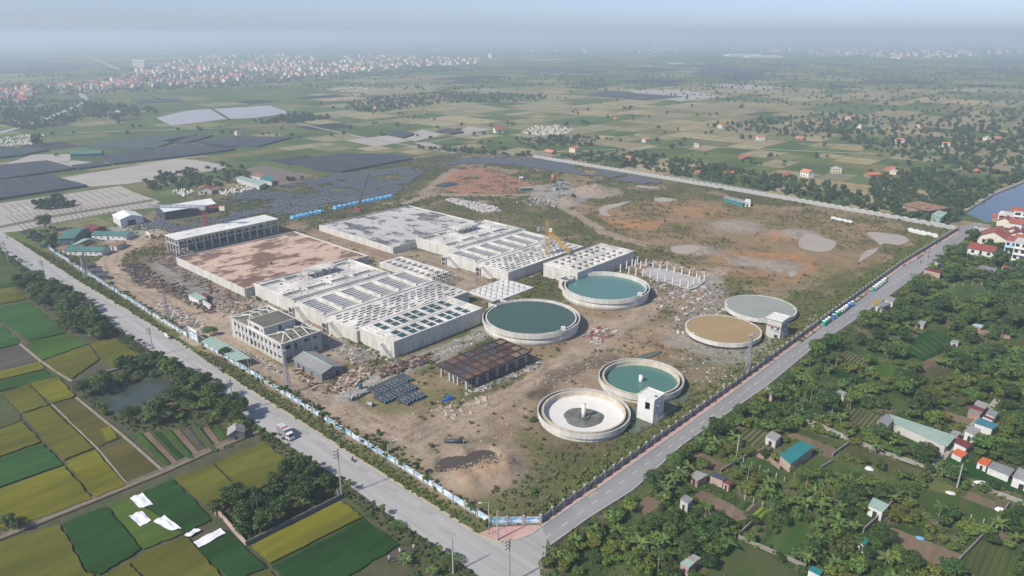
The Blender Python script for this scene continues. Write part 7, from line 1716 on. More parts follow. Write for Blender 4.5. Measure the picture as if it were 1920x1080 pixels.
flat_house((1900, 487), SITE, 9, 5.5, 3, WALL_BLUE, 'narrow pale blue three storey house with red roof', red=ROOF_RED); flat_house((1917, 502), SITE, 10, 6, 4, WALL_W, 'tall white grey house with dark windows and balconies'); flat_house((1898, 424), SITE, 11, 9, 2, WALL_W, 'white flat roofed house with a roof terrace behind the big red roof'); flat_house((1926, 428), SITE, 9, 9, 3, WALL_W, 'pale grey house with red roof at the lake side', red=ROOF_RED); flat_house((1846, 443), SITE, 7, 7, 1, WALL_W, 'low white bungalow at the very end of the asphalt road')
gable_house('gabled_house', P2(1878, 418), SITE, 8, 6, 3.2, 1.6, 'small house with a worn red roof at the lake shore', 'house', WALL_BRICK, ROOF_RED, 'y', .4); gable_house('gabled_house', P2(1905, 452), SITE, 8, 6, 5.5, 1.8, 'house with an orange red roof behind the cream gable', 'house', WALL_W, ROOF_RED, 'x', .4)
for i, (q, lx, ly, h, ax, m, lab) in enumerate((((1893, 436), 9, 8, 6.5, 'x', ROOF_RED, 'tall house with a red hipped look behind the cream gable'), ((1912, 441), 9, 7, 7, 'y', ROOF_RED, 'white house with red roof between the cream gable and the blue house'), ((1925, 462), 8, 9, 6, 'x', ROOF_MAROON, 'house with dark red roof next to the tall white grey house'), ((1915, 412), 10, 7, 5, 'y', ROOF_RED, 'red roofed house on the lake shore beside the terrace'), ((1931, 478), 7, 9, 8, 'y', ROOF_RED, 'tall red roofed house behind the pale blue one'))):
    gable_house('gabled_house', P2(*q), SITE, lx, ly, h, 2.2, lab, 'house', WALL_W if i % 2 else WALL_CREAM, m, ax, .4, [('l', 'window', 1.5, 1.4, 1.3, 1.5), ('f', 'window', 2, 1.4, 1.3, 1.5), ('l', 'window', 4.2, 1.4, 1.3, 1.5)])
# garden walls and posts
GW = mat('garden_wall', (.30, .27, .235), (.2, .18, .155), scale=1, rough=.95, grime=.2)
for px, h, lab in (([(1400, 851), (1440, 864), (1462, 882)], 1.6, 'brick wall running up to the teal roofed shed'), ([(1560, 858), (1590, 836)], 1.5, 'mossy wall between the soil beds and the dark strip'), ([(1386, 1008), (1416, 979)], 1.7, 'grey wall at the end of the vegetable beds'), ([(1384, 1010), (1480, 1052), (1510, 1066)], 1.2, 'long low wall below the citrus trees'), ([(1618, 1000), (1640, 980), (1690, 930)], 1.7, 'dark wall beside the pale green roofed shed'), ([(1772, 1085), (1800, 1052), (1866, 985), (1890, 950)], 1.5, 'wall dividing the dry rows from the trees'), ([(1350, 888), (1385, 868), (1412, 850)], 1.4, 'wall between the scrap roofs and the lawn'), ([(1773, 607), (1830, 624), (1893, 637)], 1.8, 'red brick wall behind the green beds'), ([(1690, 586), (1722, 597)], 1.8, 'red brick wall near the ruin'), ([(1840, 678), (1870, 680), (1925, 695)], 1.5, 'grey wall at the head of the red soil bed'), ([(1535, 882), (1560, 868)], 1.1, 'short wall stub by the yellow bush'), ([(1812, 505), (1870, 515)], 1.6, 'brick wall below the villa')):
    wall_run(px, h, .3, WALL_BRICK if 'brick' in lab else GW, lab)
pmn = MB().box(-.09, .09, -.09, .09, 0, 1.9).mesh('concrete_post'); pmn.materials.append(CONC_PALE)
for a_, c_, n in (((1393, 868), (1470, 905), 6), ((1396, 938), (1445, 958), 4), ((1772, 960), (1866, 992), 5), ((1770, 540), (1840, 535), 5)):
    for k in range(n):
        o = link('concrete_post', pmn, None, P(a_[0] + (c_[0] - a_[0]) * k / (n - 1), a_[1] + (c_[1] - a_[1]) * k / (n - 1))); tag(o, 'slim pale concrete post of a garden fence', 'fence post', 'garden fence posts')
# loose white and blue bags along the path
for i, (x, y, s, c, lab) in enumerate(((1534, 802, 1.5, 'w', 'grey white wrapped heap beside the garden path'), (1550, 810, 1.1, 'w', 'white sack next to the blue wrapped heap'), (1560, 814, 1.3, 'b', 'pale blue wrapped heap beside the garden path'), (1573, 818, 1.1, 'w', 'white tube of plastic at the end of the wrapped heaps'), (1629, 880, 1.2, 'w', 'white plastic sheet lying on the dark green lawn'), (1838, 908, 1.4, 'w', 'white plastic sheet at the path side'), (1848, 909, 1.4, 'w', 'crumpled white plastic beside the path sheet'), (1782, 926, 1.1, 'w', 'white plastic at the corner of the dry lawn'), (1878, 958, 1.4, 'w', 'white plastic at the corner of the green lawn'), (1725, 1011, .8, 'b', 'bright blue plastic scrap among dry rows'), (1277, 878, 1.3, 'w', 'white plastic heap near the scrap roofs'))):
    b = MB(); g = random.Random(i); n = 8; vs = [(0, 0, s * .55)] + [(s * g.uniform(.8, 1.3) * math.cos(6.283 * k / n), s * .6 * g.uniform(.8, 1.2) * math.sin(6.283 * k / n), .35 + s * .2 * g.random()) for k in range(n)] + [(s * 1.3 * math.cos(6.283 * k / n), s * .8 * math.sin(6.283 * k / n), 0) for k in range(n)]
    b.add(vs, [(0, 1 + k, 1 + (k + 1) % n) for k in range(n)] + [(1 + k, 1 + n + k, 1 + n + (k + 1) % n, 1 + (k + 1) % n) for k in range(n)]); o = b.build('plastic_heap', TARP if c == 'w' else BT, None, False, P(x, y) + Vector((0, 0, .15))); o.rotation_euler = (0, 0, -.5); tag(o, lab, 'plastic')
# ================================================================== trees near and middle distance
g = np.random.default_rng(77); rr = random.Random(77)
def clear(p, polys, back=0.0):
    k = np.ones(len(p), bool); d = p / np.linalg.norm(p, axis=1)[:, None]
    for q in polys:
        for s_ in ((0, back * .5, back) if back else (0,)): k &= ~inpoly(p[:, 0] + d[:, 0] * s_, p[:, 1] + d[:, 1] * s_, q)
    return p[k]
def onscreen(p, h=4, m=40):
    k = [(-m < proj((x, y, 0))[0] < 1920 + m) and (proj((x, y, h))[1] < 1080 + m) for x, y in p]; return p[np.array(k, bool)] if len(p) else p
# --- orchards right of the asphalt road
BAN = gp([(1500, 960), (1540, 940), (1620, 980), (1600, 1010), (1540, 1000)]); BAN2 = gp([(1300, 835), (1320, 820), (1345, 845), (1330, 865)]); BAN3 = gp([(1740, 665), (1790, 680), (1830, 700), (1800, 720), (1780, 705)]); BAN4 = gp([(1190, 1040), (1230, 1010), (1290, 1040), (1260, 1090)]); BAN5 = gp([(1240, 960), (1250, 900), (1290, 880), (1290, 910), (1265, 950)])
PALMZ = gp([(1480, 745), (1560, 735), (1700, 790), (1640, 800), (1520, 780)])
cand = onscreen(clear(clear(sample_world(RG, 3.3, 5), OPEN, 2.2), SH, 6.5))
cand = cand[(cand[:, 0] > 0)]; cand = cand[segdist(cand[:, 0], cand[:, 1], gp(R_OUT)) > 3.0]
dens = fbm(cand[:, 0] / 26, cand[:, 1] / 26, 15); cand = cand[(dens > .36) | (g.random(len(cand)) < .45)]
cand = cand[np.argsort(np.hypot(cand[:, 0], cand[:, 1]))]
rest = []; nF = nB = nP = 0
ORCH = [('leafy dark green fruit tree in the orchards beside the asphalt road', 'fruit trees'), ]
for (x, y) in cand:
    q = np.array([x]), np.array([y]); inb = any(inpoly(*q, z)[0] for z in (BAN, BAN2, BAN3, BAN4, BAN5)); inp = inpoly(*q, PALMZ)[0]
    u = g.random(); s = g.uniform(.45, 1.05); rz = g.uniform(0, 6.28)
    if (inb and u < .75) or u < .09:
        if nB < 220: plant('banana%d' % int(g.integers(2)), x, y, 0, g.uniform(.7, 1.15), rz, 'banana plant with broad arching leaves in the gardens', 'banana plant', 'banana plants in the gardens', 'banana_plant'); nB += 1; continue
    if inp and u < .5 or u > .955:
        if nP < 90: plant('palm%d' % int(g.integers(2)), x, y, 0, g.uniform(.5, .8), rz, 'slender palm rising among the garden trees', 'palm', 'palms in the gardens', 'garden_palm'); nP += 1; continue
    w = fbm(np.array([x / 13]), np.array([y / 13]), 19)[0]
    key = 'fruit%d' % int(g.integers(4)) if w < .47 else ('fruit5' if w < .60 else 'fruit4')
    if g.random() < .13: key = 'big%d' % int(g.integers(3)); s *= .75
    if nF < 300:
        lab = {'fruit4': 'yellowish citrus tree in the gardens beside the asphalt road', 'fruit5': 'light green bushy tree in the gardens beside the asphalt road'}.get(key, 'tall dark shade tree rising above the gardens' if key[0] == 'b' else 'dark green fruit tree in the orchards beside the asphalt road')
        plant(key, x, y, 0, s, rz, lab, 'tree', {'fruit4': 'yellowish citrus trees', 'fruit5': 'light green garden trees'}.get(key, 'shade trees in the gardens' if key[0] == 'b' else 'dark green fruit trees'), 'garden_tree'); nF += 1
    else: rest.append((x, y, 0, key))
for k in sorted({q[3] for q in rest}):
    scatter('orchard', [q[:3] for q in rest if q[3] == k], FIRST.get((k, 'crown')) or plant(k, 262, 402, 0, 1, 0, 'shade tree among the far gardens', 'tree', 'far garden trees', 'garden_tree').children[1], .6, 1.1, 3)
print('garden', len(cand), nF, nB, nP, len(rest))
# low undergrowth between the garden trees
us = onscreen(clear(sample_world(RG, 2.3, 9), OPEN[:60]), 1); us = us[segdist(us[:, 0], us[:, 1], gp(R_OUT)) > 1.5]; us = us[fbm(us[:, 0] / 9, us[:, 1] / 9, 41) > .34]
plant('shrub0', *P2(1240, 985), 0, .9, 0, 'low leafy shrub between banana plants', 'shrub', 'garden shrubs', 'shrub'); plant('shrub1', *P2(1252, 992), 0, .8, 0, 'pale green low shrub between banana plants', 'shrub', 'garden shrubs', 'shrub')
h_ = len(us) // 2; scatter('undergrowth', [(x, y, 0) for x, y in us[::2]], FIRST[('shrub0', 'foliage')], .35, .9, 4); scatter('undergrowth', [(x, y, 0) for x, y in us[1::2]], FIRST[('shrub1', 'foliage')], .3, .7, 5)
# --- grove, pond trees, roadside belt on the left
def stand(px, spacing, keys, smin, smax, label, group, name, seed, cat='tree', keep=1.0, avoid=()):
    pts = onscreen(clear(sample_world(gp(px), spacing, seed), [gp(a) for a in avoid], 9.0 if avoid else 0)); gg = np.random.default_rng(seed); pts = pts[gg.random(len(pts)) < keep]
    for x, y in pts: plant(keys[int(gg.integers(len(keys)))], x, y, 0, gg.uniform(smin, smax), gg.uniform(0, 6.28), label, cat, group, name)
    return len(pts)
POND = [(190, 745), (212, 728), (255, 716), (312, 712), (325, 726), (290, 742), (250, 768), (205, 772)]
n = stand([(28, 533), (64, 520), (104, 537), (150, 566), (190, 598), (212, 622), (208, 634), (168, 645), (120, 620), (60, 566)], 4.3, ['big0', 'big1', 'big2', 'fruit0', 'fruit1'], .65, .95, 'dense dark tree in the belt between the paddies and the worn road', 'roadside belt trees', 'belt_tree', 21)
n += stand([(152, 742), (215, 708), (262, 684), (330, 690), (400, 742), (470, 788), (440, 800), (380, 792), (330, 792), (255, 812), (235, 800), (190, 782)], 4.6, ['big0', 'big1', 'big2', 'fruit1', 'fruit5'], .62, .98, 'leafy tree crowding round the fish pond', 'pond trees', 'pond_tree', 22, avoid=[POND])
n += stand([(412, 972), (425, 950), (470, 930), (565, 885), (635, 892), (632, 922), (560, 968), (466, 1016)], 4.0, ['big0', 'big2', 'fruit0', 'fruit2'], .6, .85, 'dense dark tree inside the walled palm grove', 'grove trees', 'grove_tree', 23)
n += stand([(414, 975), (420, 950), (470, 925), (560, 890), (540, 940), (470, 1012)], 7.5, ['palm0', 'palm1'], .85, 1.1, 'tall thin areca palm rising from the walled grove', 'grove palms', 'areca_palm', 24, 'palm', .75)
n += stand([(440, 985), (520, 960), (600, 935), (630, 915), (570, 958), (480, 1008)], 3.0, ['banana0', 'banana1'], .55, .75, 'small banana plant along the grove wall', 'grove bananas', 'banana_plant', 25, 'banana plant', .4)
n += stand([(745, 1052), (800, 1026), (850, 1080), (760, 1095)], 2.4, ['banana0', 'shrub1'], .5, .8, 'bushy plant in the rows at the paddy corner', 'paddy corner plants', 'leafy_plant', 26, 'plant', .7)
n += stand([(360, 790), (420, 780), (470, 800), (440, 815)], 3.2, ['banana0', 'banana1', 'fruit5'], .6, .9, 'banana plant beside the vegetable garden', 'vegetable garden bananas', 'banana_plant', 27, 'banana plant', .6)
n += stand([(0, 985), (30, 975), (35, 1000), (0, 1012)], 3.2, ['fruit0', 'shrub0'], .6, .9, 'dark bush at the end of the field track', 'track end bushes', 'bush', 28, 'bush')
print('left trees', n)
# roadside saplings: field side row, fence side hedge
def along(px, step, off, jit, keys, smin, smax, label, group, name, seed, cat='tree', skip=0.0):
    pts = [np.array(q) for q in gp(px)]; gg = np.random.default_rng(seed); c = 0
    for i in range(len(pts) - 1):
        a, b_ = pts[i], pts[i + 1]; L = np.linalg.norm(b_ - a); d = (b_ - a) / L; nn = np.array([-d[1], d[0]])
        for k in range(int(L / step)):
            if gg.random() < skip: continue
            p = a + d * (k + gg.uniform(-.3, .3)) * step + nn * (off + gg.uniform(-jit, jit))
            plant(keys[int(gg.integers(len(keys)))], p[0], p[1], 0, gg.uniform(smin, smax), gg.uniform(0, 6.28), label, cat, group, name); c += 1
    return c
LDN = L_DN[::-1]
n = along([(-20, 453), (4, 470), (65, 513), (104, 534)], 4, -1.6, .8, ['shrub0', 'young1', 'shrub1'], .8, 1.3, 'dark shrub in the hedge of the worn road by the rough grass', 'field side hedge', 'hedge_shrub', 31, 'shrub', .2)
n += along([(194, 598), (239, 629), (300, 670), (380, 726), (467, 787), (520, 824)], 4.2, -1.8, .8, ['young0', 'young1', 'shrub0'], .8, 1.2, 'young tree on the field side of the worn road', 'field side saplings', 'young_tree', 32, 'tree', .15)
n += along([(520, 826), (560, 855), (633, 899), (690, 942), (750, 984), (813, 1024), (880, 1072)], 4.0, -1.6, .7, ['young0', 'young1', 'lowpalm0', 'young0'], .75, 1.15, 'roadside sapling between the worn road and the deep green paddies', 'paddy side saplings', 'young_tree', 33, 'tree', .12)
FEN = [(98, 478), (160, 517), (240, 567), (300, 606), (345, 634)]; FEN2 = [(392, 661), (470, 709), (560, 765), (660, 829), (760, 891), (850, 948), (905, 985)]
n += along(FEN, 4.0, 1.6, .7, ['young0', 'young1', 'shrub0'], .65, 1.0, 'small street tree at the foot of the mural fence before the gate', 'fence hedge before the gate', 'young_tree', 34, 'tree', .1)
n += along(FEN2, 3.2, 1.4, .8, ['young0', 'young1', 'shrub0'], .7, 1.15, 'small street tree at the foot of the mural fence past the gate', 'fence hedge past the gate', 'young_tree', 35, 'tree', .1)
n += along([(40, 455), (92, 488), (150, 522), (230, 570)], 5, .4, 1.5, ['shrub0', 'shrub1'], .6, 1.0, 'low verge shrub beside the camp end of the worn road', 'verge shrubs', 'verge_shrub', 36, 'shrub', .2)
n += stand([(44, 452), (70, 440), (100, 432), (108, 455), (98, 470), (70, 458)], 5, ['big1', 'fruit1', 'fruit2'], .5, .8, 'tree in the thicket beside the camp', 'camp thicket', 'thicket_tree', 37)
plant('big1', *P2(87, 434), 0, 1.25, 0, 'big round crowned tree beside the tall green camp shed', 'tree', 'lone camp tree', 'round_tree')
plant('big0', *P2(428, 673), 0, .75, 0, 'dark tree growing through the verge beside the gate shed', 'tree', 'gate shed tree', 'verge_tree'); plant('fruit1', *P2(395, 630), 0, 1.1, 0, 'round bush beside the site gate', 'bush', 'gate bush', 'bush')
plant('fruit3', *P2(911, 984.5), 0, .45, 0, 'small reddish bush at the end of the mural fence', 'bush', 'fence end bush', 'bush')
print('roadside', n)
# ---- weeds and bushes on the site (stuff): denser where the ground is green
W_ = sample_world(SITE_POLY, 1.55, 51, .5); gw, zw = site_lookup(W_[:, 0], W_[:, 1]); big = fbm(W_[:, 0] / 24, W_[:, 1] / 24, 81)
for c_ in TK.values(): k = np.hypot(W_[:, 0] - c_[0], W_[:, 1] - c_[1]) > c_[2] + .6; W_, gw, zw, big = W_[k], gw[k], zw[k], big[k]
WATERS = [gp(q) for q in PUDS]
for c_ in WATERS: k = sdf(W_[:, 0], W_[:, 1], c_) > .8; W_, gw, zw, big = W_[k], gw[k], zw[k], big[k]
foot = [(np.array(P2(738.3, 641.7, 7)), SITE, 49, 22.4), (_sa - U2 * 1.4, SITE, 66, 84), (np.array(P2(952.8, 509.2, 6)), SITE, 67, 84), (np.array(P2(1083, 511.7, 7)), SITE, 52, 22.4), (np.array(P2(458, 541.5, 4.4)), SITE, 74, 76), (np.array(P2(736.7, 464, 4)), SITE, 75, 76), (hallO, SITE, 65, 16), (np.array(P2(532, 683.5)), SITE, 17.4, 40.6), (np.array(P2(604.5, 716)), SITE, 9, 19), (np.array(P2(875, 732)), SITE, 31, 15), (np.array([-46.1, 251.]) + U2 * 67 + V2 * 57, SITE, 15, 40), (np.array(P2(931, 566, .5)), SITE, 27, 20)]
for f in foot: k = ~in_rect(W_, *f, 0.5); W_, gw, zw, big = W_[k], gw[k], zw[k], big[k]
k = g.random(len(W_)) < np.clip(gw * .95 - .1, 0, 1) * np.clip((big - .28) * 3.2, .12, 1); W_, zw = W_[k], zw[k]
PROTO['tuft0'] = (('leaves', crown_mesh(90, .8, .7, 0, 6, 26, .2, LEAF_DRY)),); PROTO['tuft1'] = (('leaves', crown_mesh(91, .9, .9, 0, 6, 30, .22, LEAF_WEED)),)
plant('tuft0', *P2(1010, 905), .2, 1, 0, 'dry grass tuft in the muddy hollow by the dug pit', 'grass tuft', 'tufts by the pit', 'grass_tuft'); plant('tuft1', *P2(1020, 915), .2, 1, 0, 'green weed tuft in the muddy hollow by the dug pit', 'weed', 'tufts by the pit', 'weed_tuft')
sel = g.integers(0, 14, len(W_)); sel[(sel == 13) & (g.random(len(W_)) < .6)] = 0; P3 = np.column_stack([W_, zw - .05])
for nm, src, ids, a_, b_ in (('dry_weeds', FIRST[('tuft0', 'leaves')], (0, 1, 2, 3, 4, 5, 6), .35, 1.1), ('green_weeds', FIRST[('tuft1', 'leaves')], (7, 8, 9, 10, 11, 12), .3, 1.0), ('site_bushes', FIRST[('shrub0', 'foliage')], (13,), .5, 1.3)):
    scatter(nm, P3[np.isin(sel, ids)], src, a_, b_, 6)
print('weeds', len(W_))
VG = np.concatenate([sample_world(gp(L_UP[1:8] + [(340, 640), (240, 566), (100, 480)]), 1.3, 61), sample_world(gp(L_UP[7:16] + [(905, 990), (760, 892), (560, 766), (392, 662)]), 1.3, 62)])
scatter('verge_weeds', [(x, y, .04) for x, y in VG], FIRST[('tuft1', 'leaves')], .35, .85, 7)
B2 = np.concatenate([sample_world(gp([(1016, 976), (1130, 894), (1280, 790), (1390, 712), (1570, 578), (1690, 494), (1780, 438), (1740, 440), (1560, 560), (1270, 770), (1000, 960), (930, 970)]), 2.0, 63)]); scatter('fence_weeds', [(x, y, .1) for x, y in B2], FIRST[('tuft1', 'leaves')], .5, 1.2, 8)
LB = np.concatenate([sample_world(gp([(-20, 455), (4, 471), (65, 514), (104, 535), (194, 599), (239, 630), (380, 727), (467, 788), (520, 826), (500, 835), (455, 800), (360, 730), (215, 635), (180, 610), (60, 530)]), 1.5, 64), sample_world(gp([(500, 830), (522, 828), (633, 900), (750, 985), (813, 1025), (885, 1075), (850, 1095), (770, 1040), (690, 968), (640, 935), (560, 880)]), 1.5, 65), sample_world(gp([(150, 745), (215, 700), (262, 675), (330, 690), (470, 790), (440, 815), (330, 800), (250, 815)]), 2.0, 66), sample_world(gp([(410, 975), (430, 940), (560, 880), (640, 895), (632, 925), (465, 1020)]), 1.8, 67)])
LB = LB[~inpoly(LB[:, 0], LB[:, 1], gp(POND))]; scatter('bank_weeds', [(x, y, .04) for x, y in LB], FIRST[('shrub0', 'foliage')], .3, .75, 9)
# ================================================================== far land: parcels, nets, ponds, trees, villages
FARC = {'tan': (.33, .28, .16), 'tan2': (.27, .245, .14), 'green': (.115, .155, .055), 'green2': (.09, .135, .05), 'olive': (.19, .19, .085), 'dark': (.052, .056, .062), 'pale': (.37, .335, .29), 'brown': (.17, .135, .10)}
def zone(px, py):
    if py < 118: return ['green2', 'green', 'olive', 'tan2'], [.4, .3, .2, .1]
    if px < 620: return ['green', 'green2', 'olive', 'tan2', 'dark'], [.34, .24, .24, .12, .06] if py > 190 else [.3, .35, .2, .1, .05]
    if py < 165: return ['green2', 'green', 'olive', 'dark', 'tan2'], [.36, .26, .18, .1, .1]
    if py < 260: return ['tan', 'tan2', 'olive', 'green', 'green2'], [.36, .26, .16, .12, .10]
    return ['tan', 'tan2', 'green', 'green2', 'olive'], [.24, .12, .28, .2, .16]
pv_, pf_, pc2 = [], [], []
rr = random.Random(3)
def split(u0, u1, v0, v1):
    cx, cy = C0[0] + U2[0] * (u0 + u1) / 2 + V2[0] * (v0 + v1) / 2, C0[1] + U2[1] * (u0 + u1) / 2 + V2[1] * (v0 + v1) / 2
    if max(u1 - u0, v1 - v0) < 1500:
        if cy < 60: return
        x, y = proj((cx, cy, 0)); m = (max(u1 - u0, v1 - v0)) * CAM_F / max(cy, 100)
        if x < -m - 80 or x > 2000 + m or y > 460 + m: return
    D = math.hypot(cx, cy); lim = max(42, D * .055)
    du, dv_ = u1 - u0, v1 - v0
    if max(du, dv_) > lim * (1.0 + .7 * rr.random()):
        f = rr.uniform(.38, .62)
        if du * rr.uniform(.9, 1.5) > dv_ * 2.0: split(u0, u0 + du * f, v0, v1); split(u0 + du * f, u1, v0, v1)
        else: split(u0, u1, v0, v0 + dv_ * f); split(u0, u1, v0 + dv_ * f, v1)
        return
    x, y = proj((cx, cy, 0))
    if y > 430 and x < 1990: pass
    if y < 70: return
    k, w = zone(x, y); c = np.array(FARC[rr.choices(k, w)[0]]) * rr.uniform(.82, 1.15); c = c * np.array([rr.uniform(.93, 1.07), 1, rr.uniform(.92, 1.08)])
    i = max(.5, D * .0011); o = len(pv_)
    for a, b_ in ((u0 + i, v0 + i), (u1 - i, v0 + i), (u1 - i, v1 - i), (u0 + i, v1 - i)): pv_.append((C0[0] + U2[0] * a + V2[0] * b_, C0[1] + U2[1] * a + V2[1] * b_, .012))
    pf_.append((o, o + 1, o + 2, o + 3)); pc2.extend([tuple(c) + (1,)] * 4)
split(-9000, 11000, -9000, 11000)
SX = [np.array(q) for q in SITE_POLY]
me = bpy.data.meshes.new('field_parcels')
keep = [i for i, f in enumerate(pf_) if not (inpoly(np.array([np.mean([pv_[k][0] for k in f])]), np.array([np.mean([pv_[k][1] for k in f])]), SITE_POLY)[0])]
me.from_pydata(pv_, [], [pf_[i] for i in keep]); ca = me.color_attributes.new('Col', 'FLOAT_COLOR', 'POINT'); ca.data.foreach_set('color', np.array(pc2, np.float32).ravel())
fm = attr_ground('parcel_crop', .5, .35, .3, .06); me.materials.append(fm); tag(link('field_parcels', me), kind='structure'); print('parcels', len(keep))
NET = mat('shade_net', (.040, .046, .058), (.070, .076, .088), scale=.4, stretch=(1, .04, 1), rot=-SITE, coord='World', rough=.9, spec=.1); NETG = mat('shade_net_green', (.055, .085, .075), (.045, .066, .06), scale=.05, coord='World', rough=.9)
for px, m in [([(-60, 322), (0, 313), (88, 304), (143, 318), (9, 338), (-60, 348)], NET), ([(135, 313.5), (184, 307), (209, 311), (148, 319)], NET), ([(-60, 350), (0, 341), (91, 331), (164, 351), (0, 376), (-60, 385)], NET), ([(182, 295), (277, 281), (353, 272), (443, 282), (363, 293), (213, 310)], NET), ([(150, 275), (300, 256), (370, 254), (280, 283)], NETG), ([(300, 268), (360, 257), (400, 256), (350, 270)], NET), ([(365, 269), (430, 258), (547, 260), (483, 277)], NET), ([(-60, 272), (0, 277), (93, 283), (43, 293), (-60, 305)], NET), ([(545, 306), (640, 290), (735, 292), (773, 300), (640, 325), (590, 320)], NET), ([(720, 253), (753, 247), (777, 253), (757, 260)], NET), ([(822, 246), (842, 243), (870, 250), (845, 253)], NET), ([(1103, 180), (1133, 172), (1280, 182), (1207, 188)], NET), ([(1320, 128), (1460, 130), (1400, 145), (1300, 140)], NET), ([(1000, 130), (1140, 132), (1120, 138), (990, 136)], NET), ([(250, 188), (330, 184), (345, 191), (260, 194)], NET), ([(0, 110), (170, 122), (140, 132), (0, 138)], NET)]:
    sheet('shade_net_field', px, m, 2.0 if min(p[1] for p in px) > 240 else 1.5, thick=1.9 if min(p[1] for p in px) > 240 else 1.3)
BEDS = mat('pale_beds', (.40, .365, .325), (.27, .24, .20), scale=.35, stretch=(.05, 1, 1), rot=-SITE, coord='World', rough=1)
for px in ([(-60, 395), (0, 381), (110, 366), (225, 349), (250, 360), (300, 378), (285, 390), (205, 398), (100, 418), (40, 433), (0, 437), (-60, 440)], [(112, 334), (330, 298), (365, 300), (432, 311), (410, 318), (240, 345), (170, 350)], [(0, 312), (60, 290), (135, 289), (130, 303)], [(100, 305), (140, 301), (180, 305), (135, 313)], [(645, 263), (730, 254), (768, 264), (705, 275)], [(757, 259), (790, 243), (832, 252), (777, 265)], [(845, 251), (880, 237), (922, 243), (862, 253)], [(1175, 170), (1280, 168), (1350, 181), (1275, 190), (1205, 178)], [(1300, 157), (1400, 158), (1480, 165), (1400, 168)], [(775, 268), (800, 266), (830, 275), (815, 277)]):
    sheet('pale_bed_field', px, BEDS, .09)
# furrows of the near pale beds, each a ridge of its own
FUR = mat('furrow', (.24, .215, .185), (.19, .17, .14), scale=.3, coord='World', rough=1)
for k in range(26):
    f = k / 26; a_, c_ = (10 + f * 265, 404 - f * 33), (45 + f * 255, 431 - f * 46)
    if not (95 < (a_[0] + c_[0]) / 2 < 112 and False): strip('furrow', [a_, c_], .9, FUR, .05, .30)
for k in range(16):
    f = k / 16; strip('furrow', [(4 + f * 215, 385 - f * 34), (22 + f * 232, 399 - f * 31)], .9, FUR, .05, .30)
sheet('field_lane', [(0, 424), (100, 404), (285, 374), (288, 377), (100, 408), (0, 428)], mat('field_lane', (.15, .13, .09), (.11, .11, .06), scale=.2, coord='World', rough=1), .33)
sheet('far_pond', [(292, 221), (355, 207), (505, 198), (545, 212), (480, 221), (418, 224), (322, 236)], water('pale_pond', (.36, .32, .30), rough=.25, ripple=.03, spec=.1), .2)
strip('pond_dyke', [(395, 203), (430, 224)], 4, ROUGH, .1, .9)
sheet('lake', [(1808, 398), (1858, 366), (1935, 336), (2100, 340), (2100, 430), (1935, 420), (1890, 408), (1850, 418)], LAKEW, .12)
strip('lake_bank', [(1806, 398), (1857, 366), (1935, 335)], 3, mat('bank_stone', (.34, .29, .24), (.25, .22, .18), scale=.2, coord='World', rough=1), 0, .8)
sheet('river', [(1590, 83), (1700, 76), (1960, 70.5), (2600, 69.5), (2600, 100), (1960, 93), (1850, 88), (1700, 85)], water('river_silt', (.34, .28, .25), rough=.3, ripple=.02), .3)
strip('canal', [(0, 250), (80, 226), (130, 205), (165, 190), (150, 175)], 10, mat('canal_pale', (.34, .34, .32), (.25, .26, .24), scale=.05, coord='World', rough=.8), .05, .5)
for px, w in (([(150, 100), (225, 131)], 16), ([(1000, 296), (1040, 285), (1300, 275), (1920, 300)], 3), ([(870, 290), (700, 262), (560, 232), (420, 240), (120, 250)], 4), ([(1290, 335), (1440, 362)], 3), ([(1500, 270), (1860, 276)], 3), ([(800, 268), (920, 247)], 4)): strip('farm_road', px, w, mat('farm_road', (.30, .28, .24), (.23, .22, .18), scale=.1, coord='World', rough=1), .05, .3)
# -------------------------------------------------------------- far trees (masses nobody could count)
me = crown_mesh(200, 3.6, 5.0, .2, 9, 26, .95, LEAF_FAR, 'far_crown')
PROTO['far0'] = (('trunk', trunk_mesh(3, .2, 90)), ('crown', me)); PROTO['far1'] = (('trunk', trunk_mesh(3, .2, 91)), ('crown', crown_mesh(201, 3.0, 4.2, .2, 8, 24, .85, LEAF_DARK)))
for i, q in enumerate(((75, 273), (106, 293), (225, 205), (960, 235), (1060, 238), (1000, 277), (1442, 232), (1455, 233), (1575, 213), (1170, 205), (1180, 206), (625, 205))):
    plant('far%d' % (i % 2), *P2(*q), 0, [2.2, .9, 2.0, 1.4, 1.3, 1.0, 1.5, 1.5, 1.5, 1.4, 1.2, 1.4][i], i, ('very large round', 'small round', 'large round', 'round', 'round', 'small round', 'round', 'round', 'round', 'round', 'round', 'round')[i] + ' tree ' + ('beside the canal side graves', 'on the pale beds by the green shed', 'near the pale pond dyke', 'at the graveyard hall', 'behind the white graves', 'on the lane before the graveyard', 'of a pair in the straw fields', 'of a pair in the straw fields', 'by the blue roofed farm', 'of two in the open stubble', 'of two in the open stubble', 'at the end of the pond hedge')[i], 'tree', 'lone trees in the far fields', 'field_tree')
far0, far1 = FIRST[('far0', 'crown')], FIRST[('far1', 'crown')]
FP = []
def mass(poly, n, seed): FP.append(sample_px(poly, n, seed))
mass([(648, 196), (720, 182), (860, 173), (1030, 181), (1012, 191), (830, 194), (760, 205), (700, 214), (650, 206)], 620, 1)
mass([(0, 178), (90, 188), (200, 192), (205, 215), (150, 228), (60, 245), (0, 238)], 520, 2); mass([(150, 190), (280, 203), (300, 212), (220, 226), (170, 220)], 180, 3); mass([(480, 232), (560, 213), (622, 221), (560, 232)], 160, 4)
